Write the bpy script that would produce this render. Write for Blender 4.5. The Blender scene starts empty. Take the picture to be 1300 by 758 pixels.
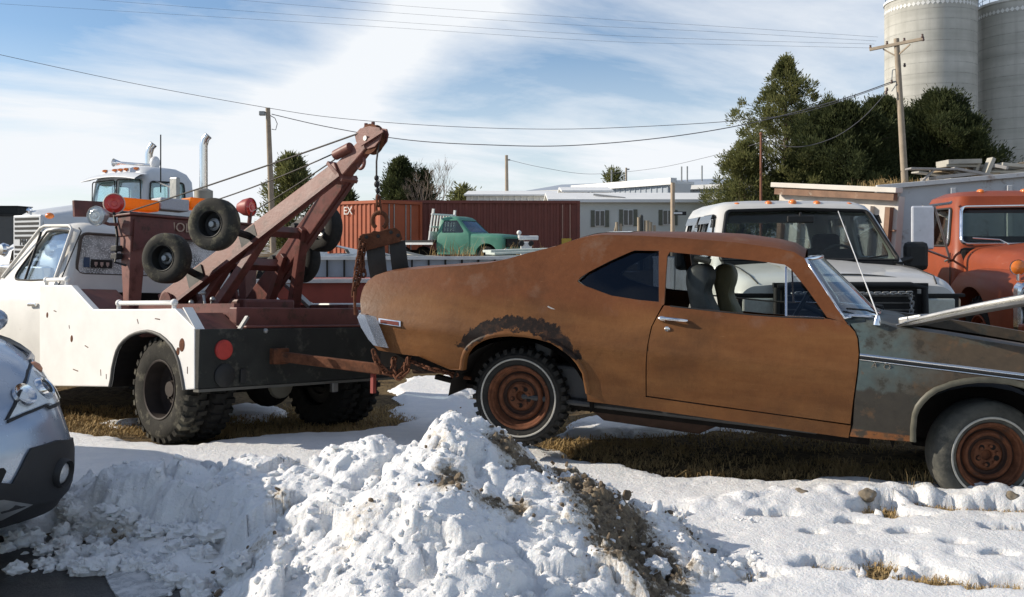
import bpy, bmesh, math, random
import numpy as np
from mathutils import Vector, Matrix
from mathutils.geometry import delaunay_2d_cdt
random.seed(7)
R = math.radians
sc = bpy.context.scene
COL = sc.collection
# ------------------------------------------------------------------ camera
FPX, CX, HY, EYE = 1226.0, 650.0, 310.0, 1.5
EYEV = Vector((0, 0, EYE))
def ray(px, py): return Vector(((px-CX)/FPX, 1.0, (HY-py)/FPX))
def at(px, py, Y): return EYEV + ray(px, py)*Y
def gnd(px, py, z=0.0): return at(px, py, FPX*(EYE-z)/(py-HY))

class Frame:
    def __init__(s, o, x, up=Vector((0, 0, 1))):
        x = Vector(x).normalized(); y = Vector(up).cross(x).normalized(); z = x.cross(y)
        s.M = Matrix(((x.x, y.x, z.x, o[0]), (x.y, y.y, z.y, o[1]), (x.z, y.z, z.z, o[2]), (0, 0, 0, 1)))
        s.I = s.M.inverted(); s.e = s.I @ EYEV
    def d(s, px, py): return s.I.to_3x3() @ ray(px, py)
    def on(s, px, py, ax, val):
        d = s.d(px, py); t = (val-s.e[ax])/d[ax]; return s.e + d*t
    def on_y(s, px, py, y): p = s.on(px, py, 1, y); return (p.x, p.z)
    def on_x(s, px, py, x): p = s.on(px, py, 0, x); return (p.y, p.z)
    def surf_y(s, px, py, fn):          # y = fn(x,z)
        y = fn(0.5, 0.6)
        for _ in range(12):
            p = s.on(px, py, 1, y); y = fn(p.x, p.z)
        return (p.x, p.z)
    def surf_x(s, px, py, fn):          # x = fn(y,z)
        d = s.d(px, py).normalized(); best = None; last = None
        for i in range(900):            # walk along the sight line until it enters the surface
            t = 3.0+i*.005; p = s.e+d*t; g = p.x-fn(p.y, p.z)
            if best is None or g < best[0]: best = (g, p)
            if g <= 0:
                lo, hi = t-.005, t
                for _ in range(30):
                    m_ = (lo+hi)/2; q = s.e+d*m_
                    if q.x-fn(q.y, q.z) > 0: lo = m_
                    else: hi = m_
                q = s.e+d*hi; return (q.y, q.z)
        return (best[1].y, best[1].z)
    def w(s, p): return s.M @ Vector(p)

# ------------------------------------------------------------------ materials
def lin(r, g, b):
    f = lambda c: (c/255/12.92) if c/255 <= .04045 else ((c/255+.055)/1.055)**2.4
    return (f(r), f(g), f(b))
def newmat(name):
    m = bpy.data.materials.new(name); m.use_nodes = True; nt = m.node_tree
    for n in list(nt.nodes): nt.nodes.remove(n)
    out = nt.nodes.new('ShaderNodeOutputMaterial'); return m, nt, out
def N(nt, t, **kw):
    n = nt.nodes.new(t)
    for k, v in kw.items():
        if hasattr(n, k): setattr(n, k, v)
    return n
def noise(nt, vec, scale, detail=4, rough=.55, dist=0):
    n = N(nt, 'ShaderNodeTexNoise'); n.inputs['Scale'].default_value = scale
    n.inputs['Detail'].default_value = detail; n.inputs['Roughness'].default_value = rough
    n.inputs['Distortion'].default_value = dist
    nt.links.new(vec, n.inputs['Vector']); return n.outputs['Fac']
def ramp(nt, fac, a, b):
    n = N(nt, 'ShaderNodeMapRange'); n.clamp = True
    n.inputs['From Min'].default_value = a; n.inputs['From Max'].default_value = b
    nt.links.new(fac, n.inputs['Value']); return n.outputs['Result']
def math_(nt, op, a, b=None):
    n = N(nt, 'ShaderNodeMath', operation=op)
    for i, v in enumerate((a, b)):
        if v is None: continue
        if isinstance(v, (int, float)): n.inputs[i].default_value = v
        else: nt.links.new(v, n.inputs[i])
    return n.outputs[0]
def mixc(nt, fac, a, b):
    n = N(nt, 'ShaderNodeMix', data_type='RGBA')
    for i, v in ((0, fac), (6, a), (7, b)):
        if isinstance(v, (int, float)): n.inputs[i].default_value = v
        elif isinstance(v, (tuple, list)): n.inputs[i].default_value = (*v[:3], 1)
        else: nt.links.new(v, n.inputs[i])
    return n.outputs[2]
def sep(nt, vec):
    n = N(nt, 'ShaderNodeSeparateXYZ'); nt.links.new(vec, n.inputs[0]); return n.outputs
def bumpn(nt, h, strength, dist=.01):
    b = N(nt, 'ShaderNodeBump'); b.inputs['Strength'].default_value = strength
    b.inputs['Distance'].default_value = dist; nt.links.new(h, b.inputs['Height']); return b.outputs[0]
def objco(nt): return N(nt, 'ShaderNodeTexCoord').outputs['Object']
def P(nt, out, col, rough=.5, metal=0, normal=None, spec=.5, coat=0):
    p = N(nt, 'ShaderNodeBsdfPrincipled')
    for k, v in (('Base Color', col), ('Roughness', rough), ('Metallic', metal), ('Normal', normal)):
        if v is None: continue
        if isinstance(v, (tuple, list)): p.inputs[k].default_value = (*v[:3], 1)
        elif isinstance(v, (int, float)): p.inputs[k].default_value = v
        else: nt.links.new(v, p.inputs[k])
    p.inputs['Specular IOR Level'].default_value = spec
    if coat: p.inputs['Coat Weight'].default_value = coat; p.inputs['Coat Roughness'].default_value = .08
    nt.links.new(p.outputs[0], out.inputs[0]); return p
def M(name, col, rough=.5, metal=0, var=.12, scale=6, bump=0, bscale=40, dirt=None, damt=.5, dscale=4, spec=.4, coat=0, bdist=.01):
    m, nt, out = newmat(name); v = objco(nt)
    f = noise(nt, v, scale, 5, .6)
    c = mixc(nt, ramp(nt, f, .3, .7), tuple(x*(1-var) for x in col), tuple(min(1, x*(1+var)) for x in col))
    rg = math_(nt, 'ADD', math_(nt, 'MULTIPLY', f, .2), rough-.1)
    if dirt:
        k = noise(nt, v, dscale, 8, .7)
        c = mixc(nt, ramp(nt, k, .75-damt*.45, .87-damt*.45), c, dirt)
    nrm = bumpn(nt, noise(nt, v, bscale, 5, .6), bump, bdist) if bump else None
    P(nt, out, c, rg, metal, nrm, spec, coat); return m
def glassmat(name, tint=(.8, .85, .85), refl=.04, rough=.02, veil=None, vamt=0):
    m, nt, out = newmat(name)
    tr = N(nt, 'ShaderNodeBsdfTransparent'); tr.inputs[0].default_value = (*tint, 1)
    gl = N(nt, 'ShaderNodeBsdfGlossy'); gl.inputs['Roughness'].default_value = rough
    gl.inputs['Color'].default_value = (.95, .97, 1, 1)
    fr = N(nt, 'ShaderNodeLayerWeight'); fr.inputs[0].default_value = .5
    k = math_(nt, 'ADD', math_(nt, 'MULTIPLY', math_(nt, 'POWER', fr.outputs['Facing'], 4), .8), refl)
    ms = N(nt, 'ShaderNodeMixShader'); nt.links.new(k, ms.inputs[0])
    base = tr.outputs[0]
    if veil:
        df = N(nt, 'ShaderNodeBsdfDiffuse'); df.inputs[0].default_value = (*veil, 1)
        v = objco(nt); q = ramp(nt, noise(nt, v, 9, 8, .75), .35, .75)
        m2 = N(nt, 'ShaderNodeMixShader'); nt.links.new(math_(nt, 'MULTIPLY', q, vamt), m2.inputs[0])
        nt.links.new(base, m2.inputs[1]); nt.links.new(df.outputs[0], m2.inputs[2]); base = m2.outputs[0]
    nt.links.new(base, ms.inputs[1]); nt.links.new(gl.outputs[0], ms.inputs[2])
    nt.links.new(ms.outputs[0], out.inputs[0]); return m

# ------------------------------------------------------------------ objects
def tag(o, label=None, cat=None, group=None, kind=None):
    if label: o['label'] = label
    if cat: o['category'] = cat
    if group: o['group'] = group
    if kind: o['kind'] = kind
    return o
def thing(name, label, cat, M_=None, group=None):
    o = bpy.data.objects.new(name, None); COL.objects.link(o); o.empty_display_size = .2
    if M_ is not None: o.matrix_world = M_ if isinstance(M_, Matrix) else Matrix.Translation(M_)
    return tag(o, label, cat, group)
def copy_tree(o, parent=None):
    c = o.copy(); COL.objects.link(c); c.parent = parent
    for ch in [x for x in COL.objects if x.parent == o]: copy_tree(ch, c)
    return c

class MB:
    def __init__(s): s.v = []; s.f = []
    def add(s, vs, fs, M_=None):
        b = len(s.v)
        s.v += [tuple(M_ @ Vector(p)) if M_ else tuple(p) for p in vs]
        s.f += [tuple(b+i for i in f) for f in fs]; return s
    def box(s, c, d, rot=None):
        hx, hy, hz = d[0]/2, d[1]/2, d[2]/2
        vs = [(x, y, z) for z in (-hz, hz) for y in (-hy, hy) for x in (-hx, hx)]
        fs = [(0, 2, 3, 1), (4, 5, 7, 6), (0, 1, 5, 4), (2, 6, 7, 3), (0, 4, 6, 2), (1, 3, 7, 5)]
        m = Matrix.Translation(c)
        if rot is not None: m = m @ (rot.to_4x4() if not isinstance(rot, (tuple, list)) else Matrix.Rotation(rot[2], 4, 'Z') @ Matrix.Rotation(rot[1], 4, 'Y') @ Matrix.Rotation(rot[0], 4, 'X'))
        return s.add(vs, fs, m)
    def beam(s, a, b, w, h=None, up=(0, 0, 1)):      # box bar from a to b
        a, b = Vector(a), Vector(b); h = h or w; x = b-a; L = x.length; x.normalize()
        u = Vector(up)
        if abs(x.dot(u)) > .98: u = Vector((1, 0, 0))
        y = u.cross(x).normalized(); z = x.cross(y)
        m = Matrix((x, y, z)).transposed().to_4x4(); m.translation = (a+b)/2
        hx, hy, hz = L/2, w/2, h/2
        vs = [(xx, yy, zz) for zz in (-hz, hz) for yy in (-hy, hy) for xx in (-hx, hx)]
        fs = [(0, 2, 3, 1), (4, 5, 7, 6), (0, 1, 5, 4), (2, 6, 7, 3), (0, 4, 6, 2), (1, 3, 7, 5)]
        return s.add(vs, fs, m)
    def tube(s, pts, r, n=10, closed=False, caps=True):
        pts = [Vector(p) for p in pts]; k = len(pts); rs = r if isinstance(r, (list, tuple)) else [r]*k
        b = len(s.v); prev = None
        for i, p in enumerate(pts):
            if closed: t = pts[(i+1) % k]-pts[i-1]
            else: t = pts[min(i+1, k-1)]-pts[max(i-1, 0)]
            t.normalize()
            if prev is None:
                u = Vector((0, 0, 1)) if abs(t.z) < .9 else Vector((1, 0, 0)); u = (u-t*u.dot(t)).normalized()
            else:
                u = prev-t*prev.dot(t); u = u.normalized() if u.length > 1e-6 else prev
            prev = u; w = t.cross(u)
            for j in range(n):
                a = 2*math.pi*j/n; s.v.append(tuple(p+(u*math.cos(a)+w*math.sin(a))*rs[i]))
        for i in range(k if closed else k-1):
            c0, c1 = b+i*n, b+((i+1) % k)*n
            for j in range(n): s.f.append((c0+j, c0+(j+1) % n, c1+(j+1) % n, c1+j))
        if caps and not closed:
            s.f.append(tuple(b+j for j in reversed(range(n)))); s.f.append(tuple(b+(k-1)*n+j for j in range(n)))
        return s
    def lathe(s, prof, M_=None, n=32, a0=0, a1=2*math.pi):   # prof (r, h) about local z
        b = len(s.v); k = len(prof); full = abs(a1-a0-2*math.pi) < 1e-6; m = n if full else n+1
        for j in range(m):
            a = a0+(a1-a0)*j/n; c, q = math.cos(a), math.sin(a)
            for r, h in prof:
                p = Vector((r*c, r*q, h)); s.v.append(tuple(M_ @ p) if M_ else tuple(p))
        for j in range(n):
            j1 = (j+1) % m
            for i in range(k-1): s.f.append((b+j*k+i, b+j1*k+i, b+j1*k+i+1, b+j*k+i+1))
        return s
    def prism(s, pts, to3, a, b_):                   # pts 2d polygon, to3(p, depth) -> 3d
        n = len(pts); b = len(s.v)
        s.v += [tuple(to3(p, a)) for p in pts]+[tuple(to3(p, b_)) for p in pts]
        s.f.append(tuple(b+i for i in range(n))); s.f.append(tuple(b+n+i for i in reversed(range(n))))
        for i in range(n): s.f.append((b+i, b+(i+1) % n, b+n+(i+1) % n, b+n+i))
        return s
    def loft(s, rings, caps=True, closed=True):
        b = len(s.v); n = len(rings[0])
        for r in rings: s.v += [tuple(p) for p in r]
        for i in range(len(rings)-1):
            for j in range(n if closed else n-1):
                a, c = b+i*n+j, b+i*n+(j+1) % n; s.f.append((a, c, c+n, a+n))
        if caps: s.f.append(tuple(b+j for j in reversed(range(n)))); s.f.append(tuple(b+(len(rings)-1)*n+j for j in range(n)))
        return s
    def sphere(s, c, r, n=12, k=8, M_=None):
        rr = r if isinstance(r, (tuple, list)) else (r, r, r)
        rings = []
        b = len(s.v)
        for i in range(k+1):
            t = math.pi*i/k
            for j in range(n):
                a = 2*math.pi*j/n
                p = Vector((rr[0]*math.sin(t)*math.cos(a), rr[1]*math.sin(t)*math.sin(a), rr[2]*math.cos(t)))
                if M_: p = M_ @ p
                s.v.append(tuple(p+Vector(c)))
        for i in range(k):
            for j in range(n): s.f.append((b+i*n+j, b+(i+1)*n+j, b+(i+1)*n+(j+1) % n, b+i*n+(j+1) % n))
        return s
    def mesh(s, name):
        me = bpy.data.meshes.new(name); me.from_pydata(s.v, [], s.f); me.update(); return me
    def build(s, name, mat, parent=None, smooth=None, bevel=0, recalc=True):
        return mesh_obj(name, s.mesh(name), mat, parent, smooth, bevel, recalc)
def mesh_obj(name, me, mat, parent=None, smooth=None, bevel=0, recalc=True):
    bm = bmesh.new(); bm.from_mesh(me)
    bmesh.ops.remove_doubles(bm, verts=bm.verts, dist=1e-5)
    if recalc: bmesh.ops.recalc_face_normals(bm, faces=bm.faces)
    if bevel:
        es = [e for e in bm.edges if len(e.link_faces) == 2 and e.calc_face_angle(0) > .6]
        try: bmesh.ops.bevel(bm, geom=es, offset=bevel, segments=2, profile=.5, affect='EDGES', clamp_overlap=True)
        except Exception: pass
    bm.to_mesh(me); bm.free()
    if smooth is not None:
        me.shade_smooth(); me.set_sharp_from_angle(angle=R(smooth))
    me.materials.clear(); me.materials.append(mat)
    o = bpy.data.objects.new(name, me); COL.objects.link(o)
    if parent is not None: o.parent = parent
    return o
# boolean via temporary objects
def boolean(me_a, cutters, op='DIFFERENCE'):
    o = bpy.data.objects.new('tmp', me_a); COL.objects.link(o); tmp = []
    for cm in cutters:
        c = bpy.data.objects.new('tmpc', cm); COL.objects.link(c); tmp.append(c)
        m = o.modifiers.new('b', 'BOOLEAN'); m.operation = op; m.object = c; m.solver = 'EXACT'
    dg = bpy.context.evaluated_depsgraph_get(); dg.update()
    ev = o.evaluated_get(dg); me = bpy.data.meshes.new_from_object(ev)
    for c in tmp: bpy.data.objects.remove(c)
    bpy.data.objects.remove(o); return me
def fixed(mb, name='m'):
    me = mb.mesh(name); bm = bmesh.new(); bm.from_mesh(me)
    bmesh.ops.remove_doubles(bm, verts=bm.verts, dist=1e-5); bmesh.ops.recalc_face_normals(bm, faces=bm.faces)
    bm.to_mesh(me); bm.free(); return me
TO_Y = lambda p, d: (p[0], d, p[1])        # (x,z) polygon extruded along y
TO_X = lambda p, d: (d, p[0], p[1])        # (y,z) polygon extruded along x
TO_Z = lambda p, d: (p[0], p[1], d)
def smooth_poly(pts, it=1):
    for _ in range(it):
        q = []
        for i in range(len(pts)):
            a, b = pts[i], pts[(i+1) % len(pts)]
            q += [(a[0]*.75+b[0]*.25, a[1]*.75+b[1]*.25), (a[0]*.25+b[0]*.75, a[1]*.25+b[1]*.75)]
        pts = q
    return pts
def fillet(pts, r=.07, n=5):
    out = []; m = len(pts)
    for i in range(m):
        p0, p, p1 = Vector(pts[i-1]), Vector(pts[i]), Vector(pts[(i+1) % m]); a = (p0-p); b = (p1-p); la, lb = a.length, b.length; a /= la; b /= lb
        c = max(-1, min(1, a.dot(b))); ang = math.acos(c)
        if ang > 2.9: out.append(tuple(p)); continue
        d = min(r/math.tan(ang/2), la*.45, lb*.45); q0, q1 = p+a*d, p+b*d
        for k in range(n+1):
            t = k/n; out.append(tuple(q0*(1-t)**2+p*2*t*(1-t)+q1*t*t))
    return out
def inpoly(p, poly):
    x, y = p; c = False; n = len(poly); j = n-1
    for i in range(n):
        xi, yi = poly[i]; xj, yj = poly[j]
        if (yi > y) != (yj > y) and x < (xj-xi)*(y-yi)/(yj-yi)+xi: c = not c
        j = i
    return c
def densify(pts, step):
    o = []
    for i in range(len(pts)):
        a, b = pts[i], pts[(i+1) % len(pts)]; L = math.hypot(b[0]-a[0], b[1]-a[1]); k = max(1, int(L/step))
        o += [(a[0]+(b[0]-a[0])*t/k, a[1]+(b[1]-a[1])*t/k) for t in range(k)]
    return o
def cdt(outline, holes=(), step=.06):
    loops = [densify(outline, step)]+[densify(h, step) for h in holes]
    vs, es = [], []
    for lp in loops:
        b = len(vs); vs += lp; es += [(b+i, b+(i+1) % len(lp)) for i in range(len(lp))]
    xs = [p[0] for p in loops[0]]; ys = [p[1] for p in loops[0]]
    bnd = [p for lp in loops for p in lp]
    y = min(ys)+step/2; row = 0
    while y < max(ys):
        x = min(xs)+step*(.5 if row % 2 else 1.0)
        while x < max(xs):
            p = (x, y)
            if inpoly(p, loops[0]) and not any(inpoly(p, h) for h in loops[1:]) and min((q[0]-x)**2+(q[1]-y)**2 for q in bnd) > (step*.45)**2: vs.append(p)
            x += step
        y += step*.87; row += 1
    r = delaunay_2d_cdt([Vector(p) for p in vs], es, [], 0, 1e-6)
    V = [(p.x, p.y) for p in r[0]]; Fs = []
    for f in r[2]:
        c = (sum(V[i][0] for i in f)/len(f), sum(V[i][1] for i in f)/len(f))
        if inpoly(c, loops[0]) and not any(inpoly(c, h) for h in loops[1:]): Fs.append(tuple(f))
    return V, Fs
def skin(mb, V, Fs, to3, flange=None):
    """lay a 2d triangulation on a surface; flange(p2d)->3d gives the inner edge point of every border vertex"""
    used = sorted({i for f in Fs for i in f}); idx = {}
    b = len(mb.v)
    for k, i in enumerate(used): idx[i] = b+k; mb.v.append(tuple(to3(V[i])))
    mb.f += [tuple(idx[i] for i in f) for f in Fs]
    if flange:
        cnt = {}
        for f in Fs:
            for a, c in zip(f, f[1:]+f[:1]): cnt[(min(a, c), max(a, c))] = cnt.get((min(a, c), max(a, c)), 0)+1
        inner = {}
        for (a, c), n in cnt.items():
            if n == 1:
                for q in (a, c):
                    if q not in inner: inner[q] = len(mb.v); mb.v.append(tuple(flange(V[q])))
                mb.f.append((idx[a], idx[c], inner[c], inner[a]))
def interp(x, tab):
    if x <= tab[0][0]: return tab[0][1]
    for (a, va), (b, vb) in zip(tab, tab[1:]):
        if x <= b:
            t = (x-a)/(b-a); return va+(vb-va)*t
    return tab[-1][1]
def rrect(x0, x1, h0, h1, r, z, n=5):
    """plan ring, rear x0 (half width h0) to front x1 (half width h1), corner radius r"""
    pts = []
    for cx, cy, a in ((x1-r, h1-r, 0), (x0+r, h0-r, 90), (x0+r, -(h0-r), 180), (x1-r, -(h1-r), 270)):
        for i in range(n+1):
            t = R(a+90*i/n); pts.append((cx+r*math.cos(t), cy+r*math.sin(t), z))
    return pts
def text_mesh(txt, size, depth=.003):
    cu = bpy.data.curves.new('t', 'FONT'); cu.body = txt; cu.size = size; cu.extrude = depth; cu.align_x = 'CENTER'; cu.align_y = 'CENTER'
    o = bpy.data.objects.new('t', cu); COL.objects.link(o)
    dg = bpy.context.evaluated_depsgraph_get(); dg.update()
    me = bpy.data.meshes.new_from_object(o.evaluated_get(dg)); bpy.data.objects.remove(o); return me
def text_part(name, txt, size, mat, parent, M_, depth=.003):
    me = text_mesh(txt, size, depth); me.transform(M_); me.materials.clear(); me.materials.append(mat)
    o = bpy.data.objects.new(name, me); COL.objects.link(o); o.parent = parent; return o
def loose(me):
    bm = bmesh.new(); bm.from_mesh(me); bm.faces.ensure_lookup_table(); seen = set(); out = []
    for f in bm.faces:
        if f.index in seen: continue
        st = [f]; grp = []; seen.add(f.index)
        while st:
            g = st.pop(); grp.append(g)
            for v in g.verts:
                for n in v.link_faces:
                    if n.index not in seen: seen.add(n.index); st.append(n)
        mb = MB(); ix = {}
        for g in grp:
            for v in g.verts:
                if v not in ix: ix[v] = len(mb.v); mb.v.append(tuple(v.co))
            mb.f.append(tuple(ix[v] for v in g.verts))
        if len(grp) > 3: out.append(mb.mesh('part'))
    bm.free(); return out
def cab(name, parent, mat, glass, rings, cuts, thick=.05, floor=True, smooth=35, gparts=None):
    """hollow shell lofted from plan rings, with window openings and fitted panes.  cuts: (axis, polygon, a, b)"""
    outer = MB().loft(rings)
    zs = [r[0][2] for r in rings]; zt = zs[-1]; zb = zs[0]
    def shrink(rings, t):
        out = []
        for r in rings:
            cx = sum(p[0] for p in r)/len(r); ex = max(abs(p[0]-cx) for p in r); ey = max(abs(p[1]) for p in r)
            z = r[0][2]; z = min(z, zt-t) if z > (zb+zt)/2 else max(z, zb+t)
            out.append([(cx+(p[0]-cx)*(ex-t)/ex, p[1]*(ey-t)/ey, z) for p in r])
        o2 = [out[0]]
        for q in out[1:]:
            if q[0][2] > o2[-1][0][2]+1e-4: o2.append(q)
        return o2
    inner = MB().loft(shrink(rings, thick))
    def cut_mb():
        L = []
        for ax, poly, a, b in cuts: L.append(fixed(MB().prism(poly, TO_Y if ax == 'y' else TO_X, a, b)))
        return L
    me = boolean(fixed(outer), [fixed(inner)]+cut_mb())
    body = mesh_obj(name, me, mat, parent, smooth=smooth)
    panes = []
    g0 = MB().loft(shrink(rings, thick*.4)); g1 = MB().loft(shrink(rings, thick*.4+.008))
    gsh = boolean(fixed(g0), [fixed(g1)])
    for i, c in enumerate(cut_mb()):
        gm = boolean(gsh.copy(), [c], 'INTERSECT')
        for pm in loose(gm): panes.append(mesh_obj('window', pm, glass[i] if isinstance(glass, list) else glass, parent, smooth=35))
    return body, panes
# ------------------------------------------------------------------ numpy noise
def h2(ix, iy, s=0):
    n = (ix.astype(np.int64)*374761393+iy.astype(np.int64)*668265263+s*1442695041) & 0x7fffffff
    n = (n ^ (n >> 13))*1274126177 & 0x7fffffff
    return ((n ^ (n >> 16)) & 0xffff)/65535.0
def vnoise(x, y, s=0):
    ix, iy = np.floor(x), np.floor(y); fx, fy = x-ix, y-iy
    fx = fx*fx*(3-2*fx); fy = fy*fy*(3-2*fy)
    a, b, c, d = h2(ix, iy, s), h2(ix+1, iy, s), h2(ix, iy+1, s), h2(ix+1, iy+1, s)
    return (a*(1-fx)+b*fx)*(1-fy)+(c*(1-fx)+d*fx)*fy
def fbm(x, y, o=5, s=0, g=.5):
    t = 0; a = 1; n = 0
    for i in range(o): t = t+a*vnoise(x*2**i+17*i, y*2**i-9*i, s+i); n += a; a *= g
    return t/n
def cells(x, y, s=0, jit=.9):
    """nearest-cell distance and that cell's random number"""
    ix, iy = np.floor(x), np.floor(y); best = np.full(x.shape, 9.); rid = np.zeros(x.shape)
    for dx in (-1, 0, 1):
        for dy in (-1, 0, 1):
            cx, cy = ix+dx, iy+dy
            px = cx+.5+(h2(cx, cy, s)-.5)*jit; py = cy+.5+(h2(cx, cy, s+5)-.5)*jit
            d = np.hypot(x-px, y-py); k = d < best
            best = np.where(k, d, best); rid = np.where(k, h2(cx, cy, s+11), rid)
    return best, rid
def sstep(a, b, x): t = np.clip((x-a)/(b-a), 0, 1); return t*t*(3-2*t)
def polysd(X, Y, poly):
    """signed distance, positive inside"""
    d = np.full(X.shape, 1e9); ins = np.zeros(X.shape, bool); n = len(poly)
    for i in range(n):
        (ax, ay), (bx, by) = poly[i], poly[(i+1) % n]; ex, ey = bx-ax, by-ay
        t = np.clip(((X-ax)*ex+(Y-ay)*ey)/(ex*ex+ey*ey+1e-12), 0, 1)
        d = np.minimum(d, np.hypot(X-ax-t*ex, Y-ay-t*ey))
        if ay != by: ins ^= ((ay > Y) != (by > Y)) & (X < (bx-ax)*(Y-ay)/(by-ay)+ax)
    return np.where(ins, d, -d)
def grid_mesh(name, X, Y, Z, keep=None):
    ny, nx = X.shape; v = np.stack([X, Y, Z], -1).reshape(-1, 3)
    i = np.arange((ny-1)*(nx-1)); r, c = i//(nx-1), i % (nx-1); a = r*nx+c
    q = np.stack([a, a+1, a+nx+1, a+nx], 1)
    if keep is not None: q = q[keep.reshape(-1)[q].any(1)]
    me = bpy.data.meshes.new(name); me.vertices.add(len(v)); me.vertices.foreach_set('co', v.ravel())
    me.loops.add(q.size); me.loops.foreach_set('vertex_index', q.ravel().astype(np.int32))
    me.polygons.add(len(q)); me.polygons.foreach_set('loop_start', np.arange(0, q.size, 4, dtype=np.int32))
    me.update(calc_edges=True); me.validate(); me.shade_smooth(); return me
def attr(me, name, arr):
    a = me.attributes.new(name, 'FLOAT', 'POINT'); a.data.foreach_set('value', arr.astype(np.float32).ravel())

# ------------------------------------------------------------------ terrain
def gz(X, Y):
    X = np.asarray(X, float); Y = np.asarray(Y, float)
    dip = np.interp(Y, [0, 7.2, 9.2, 10.5, 13], [0, 0, -.14, -.14, 0])*(1-sstep(0.2, 1.6, X))
    rise = np.interp(Y, [0, 13, 36, 45, 75, 200, 900], [0, 0, .7, 1.0, 1.3, 1.4, 1.0])
    return dip+rise
def gpt(x, y): return float(gz(x, y))

# ------------------------------------------------------------------ world, sun, camera
SUN = Vector((-.985, .09, 0)).normalized(); SUN_EL = R(26)
sd = Vector((SUN.x*math.cos(SUN_EL), SUN.y*math.cos(SUN_EL), math.sin(SUN_EL)))
w = bpy.data.worlds.new('World'); sc.world = w; w.use_nodes = True; nt = w.node_tree
for n in list(nt.nodes): nt.nodes.remove(n)
out = nt.nodes.new('ShaderNodeOutputWorld'); bg = nt.nodes.new('ShaderNodeBackground')
sky = nt.nodes.new('ShaderNodeTexSky'); sky.sky_type = 'NISHITA'; sky.sun_disc = False
sky.sun_elevation = SUN_EL; sky.sun_rotation = math.atan2(sd.x, sd.y); sky.altitude = 600; sky.dust_density = .3; sky.ozone_density = 3.0
gen = N(nt, 'ShaderNodeTexCoord').outputs['Generated']; s_ = sep(nt, gen)
zc = math_(nt, 'ADD', math_(nt, 'MAXIMUM', s_[2], 0), .13)
u_ = math_(nt, 'DIVIDE', s_[0], zc); v_ = math_(nt, 'DIVIDE', s_[1], zc)
def comb(a, b, c=0):
    n = N(nt, 'ShaderNodeCombineXYZ')
    for i, q in enumerate((a, b, c)):
        if isinstance(q, (int, float)): n.inputs[i].default_value = q
        else: nt.links.new(q, n.inputs[i])
    return n.outputs[0]
ca, sa = math.cos(R(35)), math.sin(R(35))
ur = math_(nt, 'ADD', math_(nt, 'MULTIPLY', u_, ca), math_(nt, 'MULTIPLY', v_, sa))
vr = math_(nt, 'SUBTRACT', math_(nt, 'MULTIPLY', v_, ca), math_(nt, 'MULTIPLY', u_, sa))
CL_OFF = (3.1, 1.7)
p1 = comb(math_(nt, 'ADD', math_(nt, 'MULTIPLY', ur, .75), CL_OFF[0]), math_(nt, 'ADD', math_(nt, 'MULTIPLY', vr, 1.15), CL_OFF[1]))
big = noise(nt, p1, 1.0, 11, .60, .35)
p2 = comb(math_(nt, 'MULTIPLY', ur, .7), math_(nt, 'ADD', math_(nt, 'MULTIPLY', vr, 1.7), 4.0))
wisp = noise(nt, p2, 1.3, 9, .62, .6)
# cloud cover drawn in compass direction: a long bank left of centre, thin veil to the right, clear blue at far upper left
az = math_(nt, 'ARCTAN2', s_[0], s_[1])
def gauss(x, c, wd): return math_(nt, 'EXPONENT', math_(nt, 'MULTIPLY', math_(nt, 'POWER', math_(nt, 'DIVIDE', math_(nt, 'SUBTRACT', x, c), wd), 2), -1))
def lobe(a, e, wa, we, tilt):
    da = math_(nt, 'SUBTRACT', az, a); de = math_(nt, 'SUBTRACT', s_[2], e)
    c, t = math.cos(tilt), math.sin(tilt)
    x = math_(nt, 'ADD', math_(nt, 'MULTIPLY', da, c), math_(nt, 'MULTIPLY', de, t))
    y = math_(nt, 'SUBTRACT', math_(nt, 'MULTIPLY', de, c), math_(nt, 'MULTIPLY', da, t))
    return math_(nt, 'MULTIPLY', gauss(x, 0, wa), gauss(y, 0, we))
L = None
for args, amp in (((-.16, .17, .22, .042, R(40)), .42), ((-.42, .10, .24, .06, R(5)), .24), ((.05, .08, .5, .035, 0), .10), ((.34, .12, .3, .11, R(10)), .16), ((-.5, .02, .5, .05, 0), .17), ((-.48, .23, .22, .05, R(10)), -.20), ((-.02, .25, .06, .05, 0), .2)):
    q = math_(nt, 'MULTIPLY', lobe(*args), amp); L = q if L is None else math_(nt, 'ADD', L, q)
cov = math_(nt, 'ADD', math_(nt, 'ADD', math_(nt, 'MULTIPLY', big, .85), math_(nt, 'MULTIPLY', wisp, .25)), L)
cl = ramp(nt, cov, .49, .83)
cl = math_(nt, 'POWER', cl, .85)
hz = ramp(nt, s_[2], .20, -.01)      # pale air near the horizon
clf = math_(nt, 'MAXIMUM', cl, math_(nt, 'MULTIPLY', hz, .8))
tint = mixc(nt, 1.0, sky.outputs[0], sky.outputs[0])
hs = N(nt, 'ShaderNodeHueSaturation'); hs.inputs['Saturation'].default_value = 1.0; nt.links.new(sky.outputs[0], hs.inputs['Color'])
col = mixc(nt, clf, hs.outputs[0], (6.8, 7.05, 7.35))
nt.links.new(col, bg.inputs[0]); bg.inputs[1].default_value = .122
nt.links.new(bg.outputs[0], out.inputs[0])

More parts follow.
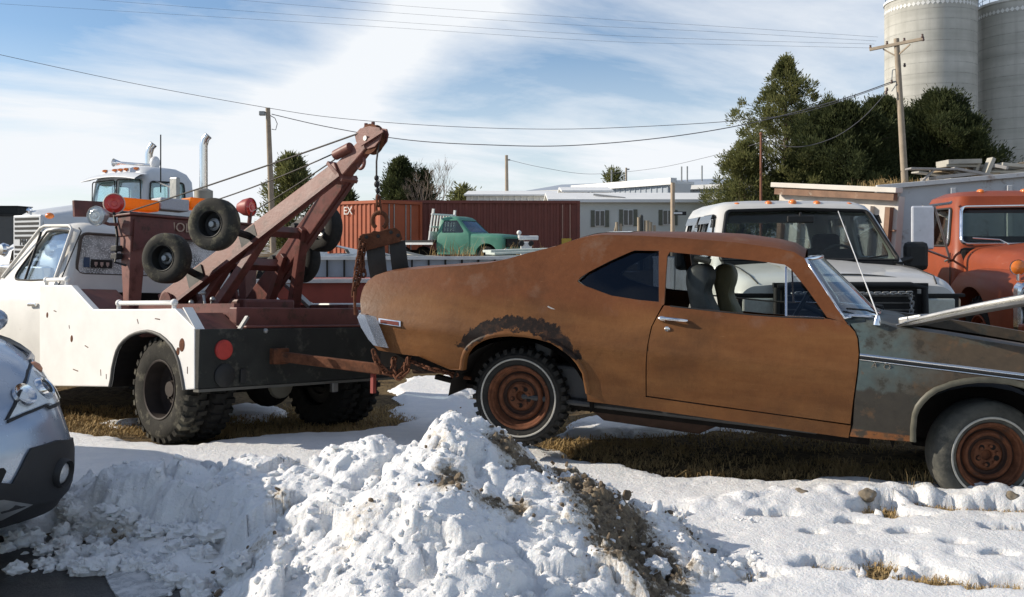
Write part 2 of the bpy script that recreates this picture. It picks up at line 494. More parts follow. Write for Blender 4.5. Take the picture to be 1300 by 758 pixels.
sl = bpy.data.lights.new('sun', 'SUN'); sl.energy = 5.0; sl.angle = R(.5); sl.color = (1, .90, .76)
so = bpy.data.objects.new('sun', sl); COL.objects.link(so); so.rotation_euler = sd.to_track_quat('Z', 'Y').to_euler(); so.location = (-30, 0, 30)
cam = bpy.data.cameras.new('camera'); co = bpy.data.objects.new('camera', cam); COL.objects.link(co)
co.location = (0, 0, EYE); co.rotation_euler = (R(90), 0, 0); cam.sensor_width = 36; cam.lens = 36*FPX/1300
cam.shift_y = -(758/2-HY)/1300; cam.clip_end = 3000; cam.clip_start = .05; sc.camera = co
sc.view_settings.view_transform = 'Standard'; sc.view_settings.look = 'None'; sc.view_settings.exposure = .14; sc.view_settings.gamma = 1

# ------------------------------------------------------------------ ground sheet
def spaced(a, n, k): t = np.linspace(-1, 1, n); return a*np.sinh(k*t)/np.sinh(k)
gx = spaced(600, 181, 5.5); gy = np.concatenate([np.arange(-30, 2, 4.), np.arange(2, 16, .12), 16+1200*(np.linspace(0, 1, 90)[0:]**3)+np.linspace(0, 1, 90)*20])
GX, GY = np.meshgrid(gx, gy); GZ = gz(GX, GY)+(fbm(GX*1.3, GY*1.3, 4, 3)-.5)*.06*(GY > 5)*(GY < 60)
m, nt, out = newmat('dirt_and_dead_grass'); v = objco(nt)
f1 = noise(nt, v, 1.1, 7, .65); f2 = noise(nt, v, 14, 6, .7); f3 = noise(nt, v, .35, 5, .6)
c = mixc(nt, ramp(nt, f1, .38, .62), (.055, .040, .026), (.145, .102, .055))
c = mixc(nt, ramp(nt, f2, .35, .75), c, (.20, .145, .075))
c = mixc(nt, ramp(nt, f2, .5, .3), c, (.03, .023, .016))
yy = sep(nt, v)[1]
far = ramp(nt, yy, 13, 22); snowp = math_(nt, 'MULTIPLY', far, ramp(nt, f3, .55, .62))
c = mixc(nt, snowp, c, (.75, .77, .8))
P(nt, out, c, .95, 0, bumpn(nt, f2, .8, .05), .1)
tag(mesh_obj('ground', grid_mesh('ground', GX, GY, GZ), m, recalc=False, smooth=60), kind='structure')

# asphalt lot under the silver car
def gl(pts): return [tuple(gnd(*p).xy) for p in pts]
ASPH = [(-9, -2), (-.2, -2), (-.6, 2.6), (-1.12, 3.75), (-1.30, 4.15), (-1.62, 4.5), (-2.0, 4.78), (-2.5, 5.0), (-3.2, 5.3), (-9, 8)]
V, Fs = cdt(ASPH, step=.5)
mb = MB(); skin(mb, V, Fs, lambda p: (p[0], p[1], .006), lambda p: (p[0], p[1], -.05))
m, nt, out = newmat('wet_asphalt'); v = objco(nt); f = noise(nt, v, 90, 4, .7); g = noise(nt, v, 1.6, 5, .6)
c = mixc(nt, f, (.012, .012, .012), (.095, .09, .082)); wet = ramp(nt, g, .42, .6)
P(nt, out, mixc(nt, wet, c, (.015, .015, .016)), math_(nt, 'SUBTRACT', .75, math_(nt, 'MULTIPLY', wet, .55)), 0, bumpn(nt, f, .9, .01), .5)
tag(mb.build('asphalt', m), kind='structure')

# ------------------------------------------------------------------ snow cover (real thickness, ragged edges)
S1 = gl([(-700, 900), (-500, 560), (60, 551), (95, 548), (160, 561), (210, 569), (300, 562), (400, 551), (455, 546), (492, 538), (508, 500), (500, 478), (520, 470), (590, 468), (606, 480), (612, 520), (640, 556), (700, 578), (770, 596), (850, 607), (1000, 613), (1180, 619), (1500, 627), (2100, 640), (2600, 900)])
S1[0] = (-8, 2.4); S1[-1] = (8, 2.4)
S2 = gl([(712, 530), (760, 522), (840, 530), (905, 538), (985, 546), (900, 551), (800, 553), (712, 552)])
S3 = gl([(130, 528), (165, 520), (235, 524), (150, 533)])
S4 = gl([(985, 541), (1010, 538), (1060, 550), (1000, 552)])
S5 = gl([(280, 505), (345, 500), (372, 512), (300, 522)])
xs = np.arange(-6.5, 6.5, .026); ys = np.concatenate([np.arange(2.6, 9.0, .026), np.arange(9.0, 15.2, .06)])
SX, SY = np.meshgrid(xs, ys)
msk = polysd(SX, SY, S1)
for s in (S2, S3, S4, S5): msk = np.maximum(msk, polysd(SX, SY, s))
ASD = polysd(SX, SY, ASPH)
msk = np.minimum(msk, -ASD)+(fbm(SX*3, SY*3, 5, 21)-.5)*.50+(fbm(SX*14, SY*14, 3, 31)-.5)*.08
# bare tufts breaking through the snow at right
TUFTS = [(1122, 656, .10, .05), (1100, 662, .07, .035), (1235, 657, .22, .035), (1190, 652, .14, .025), (1285, 659, .14, .04), (1140, 667, .12, .03), (1050, 733, .16, .035), (1120, 728, .13, .045), (1115, 744, .09, .03), (1178, 744, .14, .03), (1215, 754, .16, .03), (1270, 758, .2, .03), (920, 742, .16, .06), (1285, 685, .15, .03), (985, 668, .10, .02), (1030, 690, .05, .02), (1150, 690, .06, .02), (1210, 706, .05, .015), (1160, 648, .08, .02), (860, 665, .05, .02), (1270, 720, .06, .02), (1080, 676, .05, .02), (900, 720, .08, .03)]
tuft_xy = []
for px, py, rx, ry in TUFTS:
    g = gnd(px, py); tuft_xy.append((g.x, g.y, rx, ry*2.0))
    d = np.hypot((SX-g.x)/rx, (SY-g.y)/(ry*2.0))+(fbm(SX*16, SY*16, 3, 41)-.5)*1.5
    msk = np.where(d < 1.35, np.minimum(msk, (d-.95)*.45), msk)
th = .055*sstep(0, .10, msk)-.06*sstep(0, -.05, -(-msk))*0
th = np.where(msk > 0, .004+.055*sstep(0, .16, msk), -.03)
ridge = np.exp(-((SY-5.42+.12*np.sin(SX*2.1)-(SX-2)*.04)/.17)**2)*sstep(.55, 1.3, SX)*.062
lump, rid = cells(SX*8.5+.4*fbm(SX*9, SY*9, 2, 4), SY*8.5, 3)
lum = np.sqrt(np.clip(1-(lump/.62)**2, 0, 1))*(.3+rid)
H = th+np.where(msk > .04, ridge*(.55+.5*lum)*(.5+fbm(SX*4, SY*4, 3, 9)), 0)
H += np.where(msk > .05, (fbm(SX*1.1, SY*1.1, 4, 51)-.5)*.045+(fbm(SX*6, SY*6, 4, 61)-.5)*.016*(1-.7*sstep(6.3, 7, SY)), 0)
fp, fr = cells(SX*4.2+SY*.7, SY*3.0, 77)            # foot and paw prints
H -= np.where((msk > .1) & (fr > .55), sstep(.22, .10, fp)*.016*sstep(.9, 1.7, SX), 0)
fp, fr = cells(SX*9+SY*.7, SY*7.0, 78)
H -= np.where((msk > .1) & (fr > .60), sstep(.24, .10, fp)*.012*sstep(.4, 1.2, SX), 0)
SZ = gz(SX, SY)+H
def snow_shader(name, dirtattr=False):
    m, nt, out = newmat(name); v = objco(nt)
    f = noise(nt, v, 60, 5, .65); g = noise(nt, v, 7, 6, .62)
    c = mixc(nt, ramp(nt, g, .3, .7), (.76, .77, .78), (.86, .855, .84))
    if dirtattr:
        a = N(nt, 'ShaderNodeAttribute'); a.attribute_name = 'dirt'
        k = math_(nt, 'ADD', a.outputs['Fac'], math_(nt, 'ADD', math_(nt, 'MULTIPLY', math_(nt, 'SUBTRACT', noise(nt, v, 9, 9, .75), .5), 2.0), math_(nt, 'MULTIPLY', math_(nt, 'SUBTRACT', noise(nt, v, 45, 6, .7), .5), 1.1)))
        c = mixc(nt, math_(nt, 'MULTIPLY', ramp(nt, k, .28, .60), .8), c, (.55, .48, .38))
        soil = mixc(nt, ramp(nt, noise(nt, v, 35, 5, .7), .35, .7), (.085, .062, .040), (.30, .235, .15))
        c = mixc(nt, ramp(nt, k, .60, .74), c, soil)
    p = P(nt, out, c, .62, 0, bumpn(nt, math_(nt, 'ADD', f, math_(nt, 'MULTIPLY', noise(nt, v, 22, 8, .7), 1.6)), .75, .014), .35)
    p.inputs['Subsurface Weight'].default_value = .25; p.inputs['Subsurface Radius'].default_value = (.02, .025, .03); p.inputs['Subsurface Scale'].default_value = .6
    return m
tag(mesh_obj('snow_cover', grid_mesh('snow_cover', SX, SY, SZ, keep=(msk > 0)), snow_shader('trodden_snow'), recalc=False), kind='structure')

# ------------------------------------------------------------------ ploughed snow pile
PD = .0105; pile_x = np.arange(-2.75, 2.0, PD); pile_y = np.arange(2.9, 6.3, PD)
PX, PY = np.meshgrid(pile_x, pile_y)
def bmp(px, py, Y, rxl, rxr, rb, rf, p=1.5):
    c = at(px, py, Y); dx = PX-c.x; dy = PY-c.y
    d = np.hypot(dx/np.where(dx < 0, rxl, rxr), dy/np.where(dy > 0, rb, rf)); return c.z*np.clip(1-d**p, 0, 1)
parts = [bmp(578, 535, 5.0, .75, 1.15, .5, 1.9, 1.15), bmp(485, 566, 4.95, .62, .8, .5, 1.5, 1.3), bmp(545, 545, 4.7, .8, .8, .6, 1.6, 1.2),
         bmp(640, 585, 4.6, .7, 1.0, .6, 1.5, 1.2), bmp(735, 610, 4.75, .6, .65, .55, 1.3, 1.2), bmp(830, 655, 4.6, .6, .5, .5, 1.0, 1.2),
         bmp(265, 577, 5.15, 1.0, 1.0, .42, .95, 1.5), bmp(370, 585, 5.1, .9, .9, .42, 1.35, 1.4), bmp(160, 592, 5.3, .55, .8, .4, .62, 1.5),
         bmp(420, 640, 4.5, 1.0, 1.0, .6, 1.3, 1.4), bmp(90, 640, 5.1, .4, .5, .4, .3, 1.4)]
b = np.zeros_like(PX)
for q in parts: b = np.where(np.maximum(b, q) <= 0, 0, (np.maximum(b, 0)**5+np.maximum(q, 0)**5)**.2)
b = b*(.86+.28*(fbm(PX*2.2, PY*2.2, 3, 5)-.5))
AV = [tuple(gnd(*p).xy) for p in ((-400, 676), (30, 682), (110, 694), (165, 700), (213, 712), (243, 735), (258, 765))]+[tuple(gnd(258, 900).xy), (-4.5, 2.5)]
b = b*sstep(-.02, .30, -polysd(PX, PY, AV)+(fbm(PX*6, PY*6, 4, 71)-.5)*.22)
edge = sstep(.0, .16, b)
wx = PX+(fbm(PX*5, PY*5, 3, 1)-.5)*.15; wy = PY+(fbm(PX*5, PY*5, 3, 2)-.5)*.15
def dome(sx, seed, amp, rad=.66):
    d, r = cells(wx*sx, wy*sx, seed); return np.sqrt(np.clip(1-(d/rad)**2, 0, 1))*(.25+.95*r)*amp
def chunk(sx, seed, amp, keep, rad=.70):
    d, r = cells(wx*sx, wy*sx, seed); k = np.clip((r-keep)/(1-keep), 0, 1); q = np.clip(1-(d/(rad*(.65+.5*k)))**2.6, 0, 1)
    return q**.55*amp*(.45+.75*k)*(r > keep)
smooth = sstep(.36, .60, fbm(PX*2.1+7, PY*2.1, 3, 88))
L1 = np.maximum(np.maximum(chunk(2.1, 1, .13, .55), chunk(3.9, 2, .085, .45)), np.maximum(chunk(7.5, 3, .052, .40), chunk(12.5, 4, .034, .35)))
CL = L1*(.75+.55*smooth)+(dome(21, 5, .008)+dome(38, 6, .005))*(.25+.9*smooth)+chunk(16, 9, .026, .84)-.035
CL += (np.abs(fbm(PX*13, PY*13, 4, 95)-.5)-.1)*.045
Z = b+CL*edge+(fbm(PX*38, PY*38, 3, 91)-.5)*.011*edge-.02*(1-edge)-.015
# soil: a strip thrown along the right shoulder and specks over the crest
def seg(ax, ay, bx, by):
    ex, ey = bx-ax, by-ay; t = np.clip(((PX-ax)*ex+(PY-ay)*ey)/(ex*ex+ey*ey), 0, 1); return np.hypot(PX-ax-t*ex, PY-ay-t*ey)
def pw(px, py, Y): c = at(px, py, Y); return (c.x, c.y)
D = np.zeros_like(PX)
for A, B, wd, am in ((pw(640, 575, 4.85), pw(700, 620, 4.75), .09, 1.0), (pw(690, 580, 5.1), pw(745, 610, 5.0), .08, .9), (pw(700, 620, 4.75), pw(800, 690, 4.45), .10, .95), (pw(760, 655, 4.55), pw(815, 758, 4.0), .17, 1.05), (pw(800, 700, 4.4), pw(850, 758, 4.1), .10, .95),
                 (pw(575, 640, 4.35), pw(570, 690, 4.2), .07, .85), (pw(610, 690, 4.2), pw(660, 700, 4.2), .06, .75), (pw(550, 560, 4.75), pw(560, 600, 4.6), .05, .5), (pw(600, 690, 4.2), pw(615, 700, 4.15), .07, .45), (pw(465, 710, 4.1), pw(450, 740, 4.0), .09, .4), (pw(850, 650, 4.7), pw(890, 700, 4.5), .07, .6), (pw(575, 528, 5.0), pw(590, 532, 5.0), .03, .6), (pw(780, 600, 5.0), pw(850, 640, 4.9), .06, .55), (pw(250, 740, 4.25), pw(330, 750, 4.2), .07, .6), (pw(350, 690, 4.5), pw(360, 700, 4.5), .05, .45), (pw(300, 620, 4.9), pw(320, 640, 4.8), .05, .3), (pw(110, 690, 4.75), pw(140, 690, 4.75), .08, .8)):
    D = np.maximum(D, am*np.exp(-(seg(*A, *B)/(wd*1.35))**2))
D = np.maximum(D, .42*sstep(.14, .02, b))
Z += (dome(19, 15, .030)+dome(40, 16, .012)-.03)*sstep(.4, .8, D)
me = grid_mesh('snow_pile', PX, PY, Z, keep=(b > .004)); attr(me, 'dirt', D)
pile = mesh_obj('snow_pile', me, snow_shader('ploughed_snow', True), recalc=False)
tag(pile, 'lumpy ploughed heap of white snow streaked with brown soil in the foreground', 'snow pile')
def pile_h(x, y):
    i = int(round((y-pile_y[0])/PD)); j = int(round((x-pile_x[0])/PD))
    if 0 <= i < len(pile_y) and 0 <= j < len(pile_x): return max(float(Z[i, j]), 0)
    return 0.0
# loose lumps at its foot, one scatter nobody could count
mb = MB(); rnd = random.Random(4)
for k in range(420):
    if k < 260: px, py = rnd.gauss(150, 70), rnd.uniform(655, 730)
    elif k < 330: px, py = rnd.uniform(200, 330), rnd.uniform(700, 765)
    else: px, py = rnd.uniform(760, 960), rnd.uniform(620, 758)
    g = gnd(px, py); h = pile_h(g.x, g.y)
    if h > .12: continue
    r = .012+.05*rnd.random()**3
    i = len(mb.v); mb.sphere((g.x, g.y, h+r*.5), (r*rnd.uniform(.8, 1.4), r*rnd.uniform(.8, 1.3), r*rnd.uniform(.6, 1)), 16, 11)
    for q in range(i, len(mb.v)):
        p = Vector(mb.v[q]); c0 = Vector((g.x, g.y, h+r*.5)); d = p-c0
        mb.v[q] = tuple(c0+d*(1+.35*(math.sin(p.x*140+k)*math.sin(p.y*120+p.z*150))))
tag(mb.build('loose_snow', snow_shader('loose_snow'), smooth=60), kind='stuff')
# melt puddle / ice on the asphalt
pts = gl([(128, 712), (165, 704), (205, 706), (222, 718), (228, 738), (215, 764), (160, 768), (135, 745)])
pts = smooth_poly([(x+.02*math.sin(9*y), y) for x, y in pts], 2)
V, Fs = cdt(pts, step=.04); mb = MB(); skin(mb, V, Fs, lambda p: (p[0], p[1], .016+.004*math.sin(p[0]*30)*math.sin(p[1]*23)), lambda p: (p[0], p[1], .0))
m, nt, out = newmat('grey_ice'); v = objco(nt); f = noise(nt, v, 18, 6, .65)
P(nt, out, mixc(nt, ramp(nt, f, .35, .65), (.30, .31, .32), (.62, .62, .62)), math_(nt, 'ADD', math_(nt, 'MULTIPLY', f, .5), .05), 0, bumpn(nt, f, .6, .02), .6)
tag(mb.build('ice', m, smooth=40), kind='structure')

# ------------------------------------------------------------------ stones, dry grass
PILE_B = b
m_stone = M('mud_stone', (.20, .165, .12), .9, 0, .35, 14, .8, 30, dirt=(.5, .5, .5), damt=.35, dscale=9)
for i, (px, py, r, lb) in enumerate(((1017, 629, .052, 'round mud covered stone on the snow ridge beneath the rusty car door'), (1101, 629, .05, 'pale snowy stone on the snow ridge beneath the rusty front fender'), (1284, 631, .04, 'small dark stone in the snow beside the rusty front wheel'), (1064, 636, .028, 'tiny dark pebble between two larger stones on the snow ridge'))):
    g = at(px, py, 5.42 if i < 3 else 5.36); mb = MB(); mb.sphere((0, 0, 0), (r, r*.9, r*.75), 18, 12)
    mb.v = [tuple(Vector(p)*(1+.16*math.sin(p[0]*90+i)*math.cos(p[2]*80+p[1]*60+i*2))) for p in mb.v]
    o = mb.build('stone', m_stone, smooth=50); o.location = (g.x, g.y, g.z); tag(o, lb, 'stone', 'stones on the snow ridge')
_soil = M('soil_crumb', (.14, .105, .07), .95, 0, .4, 30, .3, 80)
def ico(mb, c, r, rnd, sq=.75):
    i = len(mb.v); e = Matrix.Rotation(rnd.uniform(0, 3.1), 3, Vector((rnd.gauss(0, 1), rnd.gauss(0, 1), 1))) @ Matrix.Diagonal((rnd.uniform(.6, 1.5), rnd.uniform(.6, 1.3), rnd.uniform(.5, .9))); cl_ = rnd.uniform(.45, .8); mb.v += [tuple(Vector(c)+e @ Vector((max(-cl_, min(.85, p[0])), max(-.8, min(cl_, p[1])), max(-.7, min(.7, p[2]))))*r*rnd.uniform(.85, 1.15)) for p in ICO_V]; mb.f += [tuple(a+i for a in f) for f in ICO_F]
_bm = bmesh.new(); bmesh.ops.create_icosphere(_bm, subdivisions=2, radius=1); ICO_V = [tuple(v.co) for v in _bm.verts]; ICO_F = [tuple(v.index for v in f.verts) for f in _bm.faces]; _bm.free()
rnd = random.Random(31); mb = MB(); mc = MB(); n1 = n2 = 0
while n1 < 1700:
    j = rnd.randrange(len(pile_x)); i = rnd.randrange(len(pile_y)); z = Z[i, j]
    if b[i, j] < .02: continue
    r = .005+.020*rnd.random()**4
    if D[i, j] > .45 and rnd.random() < .8: continue
    ico(mb, (pile_x[j], pile_y[i], z+r*.25), r, rnd); n1 += 1
while n2 < 900:
    j = rnd.randrange(len(pile_x)); i = rnd.randrange(len(pile_y))
    if b[i, j] < .02 or D[i, j] < .22+.5*rnd.random(): continue
    r = .004+.016*rnd.random()**4; ico(mc, (pile_x[j]+rnd.gauss(0, .03), pile_y[i]+rnd.gauss(0, .03), Z[i, j]+r*.2), r, rnd); n2 += 1
tag(mb.build('snow_crumbs', snow_shader('crumbled_snow'), smooth=50, recalc=False), kind='stuff'); tag(mc.build('soil_crumbs', _soil, smooth=25, recalc=False), kind='stuff')
m, nt, out = newmat('dry_grass'); v = objco(nt)
f = noise(nt, v, 9, 3, .6); P(nt, out, mixc(nt, f, (.20, .125, .05), (.55, .40, .19)), .8, 0, None, .15)
m_grass = m
def blades(mb, x, y, z, n, sp, h, rnd, lean=.6, w=.004):
    for _ in range(n):
        bx, by = rnd.gauss(x, sp[0]), rnd.gauss(y, sp[1]); a = rnd.uniform(0, 6.28); l = h*rnd.uniform(.4, 1.2); k = rnd.uniform(.1, lean)
        dx, dy = math.cos(a), math.sin(a); b0 = z if not callable(z) else z(bx, by)
        p0 = Vector((bx, by, b0)); p1 = p0+Vector((dx*l*k*.4, dy*l*k*.4, l*.6)); p2 = p0+Vector((dx*l*k*1.15, dy*l*k*1.15, l*max(.12, 1-.58*k)))
        s = Vector((-dy, dx, 0))*w
        mb.add([p0-s, p0+s, p1+s*.8, p1-s*.8, p2], [(0, 1, 2, 3), (3, 2, 4)])
rnd = random.Random(11); mb = MB()
band = gl([(690, 577), (840, 603), (1000, 611), (1180, 617), (1185, 590), (1000, 580), (800, 560), (700, 560)])
bs = [p for p in band]; xs_ = [p[0] for p in bs]; ys_ = [p[1] for p in bs]
k = 0
while k < 300:
    x, y = rnd.uniform(min(xs_), max(xs_)), rnd.uniform(min(ys_), max(ys_))
    if inpoly((x, y), bs): blades(mb, x, y, gpt(x, y)-.005, rnd.randint(8, 34), (rnd.uniform(.02, .09), rnd.uniform(.02, .06)), rnd.choice([.03, .04, .05, .08]), rnd, 1.9, .0026); k += 1
for _ in range(2400):                                # around and beyond the tow truck
    g = gnd(rnd.uniform(70, 520), rnd.uniform(500, 553)); blades(mb, g.x, g.y, gpt(g.x, g.y)-.005, 4, (.05, .05), .07, rnd, 1.8, .0035)
for _ in range(1200):
    g = gnd(rnd.uniform(700, 1150), rnd.uniform(520, 575)); blades(mb, g.x, g.y, gpt(g.x, g.y)-.005, 3, (.05, .05), .06, rnd, 1.8, .0035)
for x, y, rx, ry in tuft_xy: blades(mb, x, y, gpt(x, y)+.005, int(900*rx)+40, (rx*.55, ry*.5), .05, rnd, 1.6, .0022)
g = gnd(1150, 622); blades(mb, g.x+.1, 5.75, .02, 60, (.16, .05), .17, rnd, .9, .003)
g = at(690, 578, 5.3); blades(mb, g.x, g.y, lambda a, b_: pile_h(a, b_)-.01, 160, (.14, .07), .08, rnd, 1.4, .003)
tag(mb.build('dry_grass', m_grass, recalc=False), kind='stuff')
# ================================================================== shared materials
m_rubber = M('tyre_rubber', (.022, .021, .019), .85, 0, .3, 20, .25, 80, dirt=(.11, .095, .07), damt=.25, dscale=6, spec=.25)
m_rubber_mud = M('muddy_tyre_rubber', (.035, .033, .028), .9, 0, .3, 14, .35, 70, dirt=(.135, .125, .095), damt=.55, dscale=6, spec=.2)
m_black = M('black_paint', (.016, .016, .015), .6, 0, .3, 8, .1, 60, dirt=(.07, .06, .05), damt=.2, dscale=6)
m_dark = M('dark_underbody', (.014, .012, .011), .9, 0, .3, 8, .2, 40, spec=.15)
m_chrome = M('weathered_chrome', (.80, .80, .80), .16, 1, .05, 10, .05, 60, dirt=(.35, .25, .17), damt=.06, dscale=25)
m_steel = M('grey_steel', (.32, .32, .31), .45, .8, .15, 10, .1, 60)
m_rustmetal = M('rusty_steel', (.125, .050, .026), .85, .1, .4, 18, .3, 50, dirt=(.05, .03, .022), damt=.4, dscale=8, spec=.2)
m_groove = M('shaded_rust_groove', (.030, .014, .009), .9, 0, .4, 20)  # near-black rust tone, paints shade into the rim grooves
m_whitewall = M('whitewall_rubber', (.40, .385, .34), .8, 0, .15, 20, dirt=(.3, .27, .22), damt=.35, dscale=10)
m_glass = glassmat('clear_glass', (.82, .88, .87), .03)
m_glass_dark = glassmat('dark_glass', (.16, .19, .22), .03)
m_lamp_orange = M('orange_lens', (.75, .20, .03), .25, 0, .1, 30, .1, 200, coat=.5)
m_lamp_red = M('red_lens', (.60, .03, .018), .22, 0, .1, 30, .15, 120, coat=.6)
m_lens_clear = M('clear_lens', (.62, .64, .62), .18, .3, .1, 40, .3, 120, coat=.6)

def wheel(parent, name, c, axis_y, Rr, rim, width, mat_t, mat_rim, lugs=0, ww=None, deep=False, steer=0, label=None, hubm=None):
    """wheel centred on c; outer face looks along axis_y (+1/-1) of the parent"""
    Mw = Matrix.Translation(c) @ Matrix.Rotation(steer, 4, 'Z') @ Matrix.Rotation(R(-90)*axis_y, 4, 'X')
    h = width/2
    prof = [(rim*.97, -h*.72), (rim*1.03, -h*.95), (rim+(Rr-rim)*.45, -h*1.04), (Rr*.95, -h*.86), (Rr*.992, -h*.68), (Rr, -h*.3), (Rr, h*.3), (Rr*.992, h*.68), (Rr*.95, h*.86), (rim+(Rr-rim)*.62, h*1.03), (rim+(Rr-rim)*.3, h*1.0), (rim*1.06, h*.93), (rim*1.0, h*.86), (rim*.97, h*.72)]
    if lugs: prof = [(r if r < Rr*.9 else r*.962, z) for r, z in prof]
    mb = MB().lathe(prof, Mw, 48)
    if lugs:
        for i in range(lugs):
            for s in (-1, 1):
                a = 2*math.pi*(i+(.5 if s > 0 else 0))/lugs; m2 = Mw @ Matrix.Rotation(a, 4, 'Z')
                wd = Rr*math.pi/lugs*.98
                vs = [(Rr*.90, -wd/2, s*h*.95), (Rr*.90, wd/2, s*h*.95), (Rr*1.0, wd/2*.9, s*h*.86), (Rr*1.0, -wd/2*.9, s*h*.86), (Rr*1.02, wd/2*.8, s*h*.1), (Rr*1.02, -wd/2*.8, s*h*.1), (Rr*.95, wd/2, s*h*.1), (Rr*.95, -wd/2, s*h*.1)]
                mb.add(vs, [(0, 1, 2, 3), (3, 2, 4, 5), (1, 6, 4, 2), (0, 3, 5, 7), (5, 4, 6, 7)], m2)
    t = mb.build('wheel', mat_t, parent, smooth=40)
    if label: t['label'] = label
    if ww:
        f = lambda r: h*(1.0+.03*min(1, (r-rim)/(Rr-rim)*2))+.003
        MB().lathe([(rim+(Rr-rim)*a, h*1.02+.002+(.004 if 0 < i < 3 else 0)) for i, a in enumerate((ww[0], ww[0]+.02, ww[1]-.02, ww[1]))], Mw, 48).build('whitewall', m_whitewall, t, smooth=50)
    if deep:
        rp = [(rim*1.02, h*.93), (rim*1.0, h*.97), (rim*.95, h*.93), (rim*.93, h*.5), (rim*.90, h*.1), (rim*.9, -h*.3), (rim*.62, -h*.45), (rim*.55, -h*.42), (rim*.50, -h*.30), (rim*.30, -h*.25), (rim*.26, h*.1), (0.0, h*.12)]
    else:
        rp = [(rim*1.03, h*.86), (rim*1.02, h*.98), (rim*.985, h*1.0), (rim*.955, h*.96), (rim*.93, h*.80), (rim*.885, h*.76), (rim*.86, h*.66), (rim*.80, h*.34), (rim*.765, h*.30), (rim*.74, h*.50), (rim*.69, h*.60), (rim*.63, h*.62), (rim*.585, h*.50), (rim*.56, h*.34), (rim*.50, h*.30), (rim*.44, h*.36), (rim*.40, h*.46), (rim*.36, h*.48), (rim*.20, h*.46), (rim*.165, h*.42), (rim*.15, h*.2), (0.0, h*.18)]
    rb = MB().lathe(rp, Mw, 40)
    n = 6 if not deep else 8
    for i in range(n):
        a = 2*math.pi*(i+.3)/n; rr = rim*(.285 if not deep else .36); z = h*(.47 if not deep else -.24)
        rb.lathe([(0, .016), (.010, .015), (.0115, 0), (.0115, -.006)], Mw @ Matrix.Translation((rr*math.cos(a), rr*math.sin(a), z)), 6)
    rm = rb.build('rim', mat_rim, t, smooth=30)
    if not deep:
        for a_, b2_, z_ in ((.86, .765, .37), (.585, .49, .345)):
            MB().lathe([(rim*a_, h*(z_+.16)), (rim*(a_*.6+b2_*.4), h*z_), (rim*b2_, h*z_), (rim*(b2_-.02), h*(z_+.05))], Mw, 40).build('rim_groove_shade', m_groove, rm, smooth=40)
        for i in range(5):
            d = MB(); a = 2*math.pi*(i+.8)/5; d.lathe([(0, .0025), (.016, .0025), (.016, -.01)], Mw @ Matrix.Translation((rim*.285*math.cos(a), rim*.285*math.sin(a), h*.465)), 10)
            d.build('wheel_opening', m_dark, rm, smooth=30)
    return t

m_grille_ = M('dark_nose_grille', (.02, .02, .02), .6)
# ================================================================== rusty two-door coupe
Wr = Vector((.04, 6.385, EYE-195/192)); Wf = Vector((2.716, 5.522, EYE-270/222))
xa = (Wf-Wr).normalized(); xa = (xa+Vector((0, 0, .02/2.82))).normalized()
nf = Frame((0, 0, 0), xa); o_ = Wr+nf.M.to_3x3() @ Vector((0, .80, -.33)); NF = Frame(o_, xa)
HWZ = [(.10, .78), (.20, .84), (.30, .868), (.42, .893), (.56, .912), (.66, .918), (.74, .912), (.80, .899), (.85, .880), (.90, .852), (.96, .818), (1.04, .768), (1.14, .705), (1.24, .642), (1.32, .585), (1.42, .50)]
def hw(x, z):
    b = interp(z, HWZ)
    t = 0
    if x < -.35: t -= .085*((-.35-x)/.75)**2
    if x > 2.3: t -= .06*((x-2.3)/1.3)**2
    t += .022*math.exp(-((x+.05)/.45)**2)*math.exp(-((z-.74)/.18)**2)      # rear hip
    t += .012*math.exp(-((z-.735)/.03)**2)                                   # crease
    return b+t
def rs(x, z): return -hw(x, z)
npx = lambda L, d=0: [NF.surf_y(px, py, lambda x, z: -hw(x, z)-d) for px, py in L]
m, nt, out = newmat('rusty_brown_paint'); v = objco(nt); sx = sep(nt, v)
n1 = noise(nt, v, 2.2, 7, .62); n2 = noise(nt, v, 22, 6, .7); n3 = noise(nt, v, 5, 6, .6)
stretch = N(nt, 'ShaderNodeMapping'); stretch.inputs['Scale'].default_value = (1.2, 1, 7); nt.links.new(v, stretch.inputs[0])
n4 = noise(nt, stretch.outputs[0], 1.6, 6, .6)
paint = mixc(nt, ramp(nt, n1, .3, .7), (.108, .042, .014), (.182, .074, .023))
paint = mixc(nt, math_(nt, 'MULTIPLY', ramp(nt, n4, .40, .75), .6), paint, (.225, .105, .038))
rust = mixc(nt, ramp(nt, math_(nt, 'ADD', math_(nt, 'MULTIPLY', n2, .4), math_(nt, 'MULTIPLY', n1, .6)), .3, .7), (.112, .040, .015), (.178, .064, .023))
hh = math_(nt, 'ADD', sx[2], math_(nt, 'MULTIPLY', math_(nt, 'SUBTRACT', n3, .5), .16))
up = ramp(nt, hh, .92, 1.02); low = ramp(nt, hh, .36, .27)
c = mixc(nt, up, paint, rust); c = mixc(nt, math_(nt, 'MULTIPLY', low, .85), c, rust)
c = mixc(nt, math_(nt, 'MULTIPLY', ramp(nt, n3, .58, .75), .35), c, rust)
c = mixc(nt, math_(nt, 'MULTIPLY', ramp(nt, noise(nt, v, 1.5, 8, .68), .50, .68), .55), c, (.060, .028, .012))
scr = N(nt, 'ShaderNodeMapping'); scr.inputs['Scale'].default_value = (2.2, 1, 30); scr.inputs['Rotation'].default_value = (0, R(5), 0); nt.links.new(v, scr.inputs[0])
c = mixc(nt, math_(nt, 'MULTIPLY', ramp(nt, noise(nt, scr.outputs[0], 3.2, 7, .7), .66, .74), .55), c, (.36, .22, .11))
c = mixc(nt, math_(nt, 'MULTIPLY', ramp(nt, noise(nt, v, 60, 5, .75), .64, .70), .6), c, (.07, .03, .012))
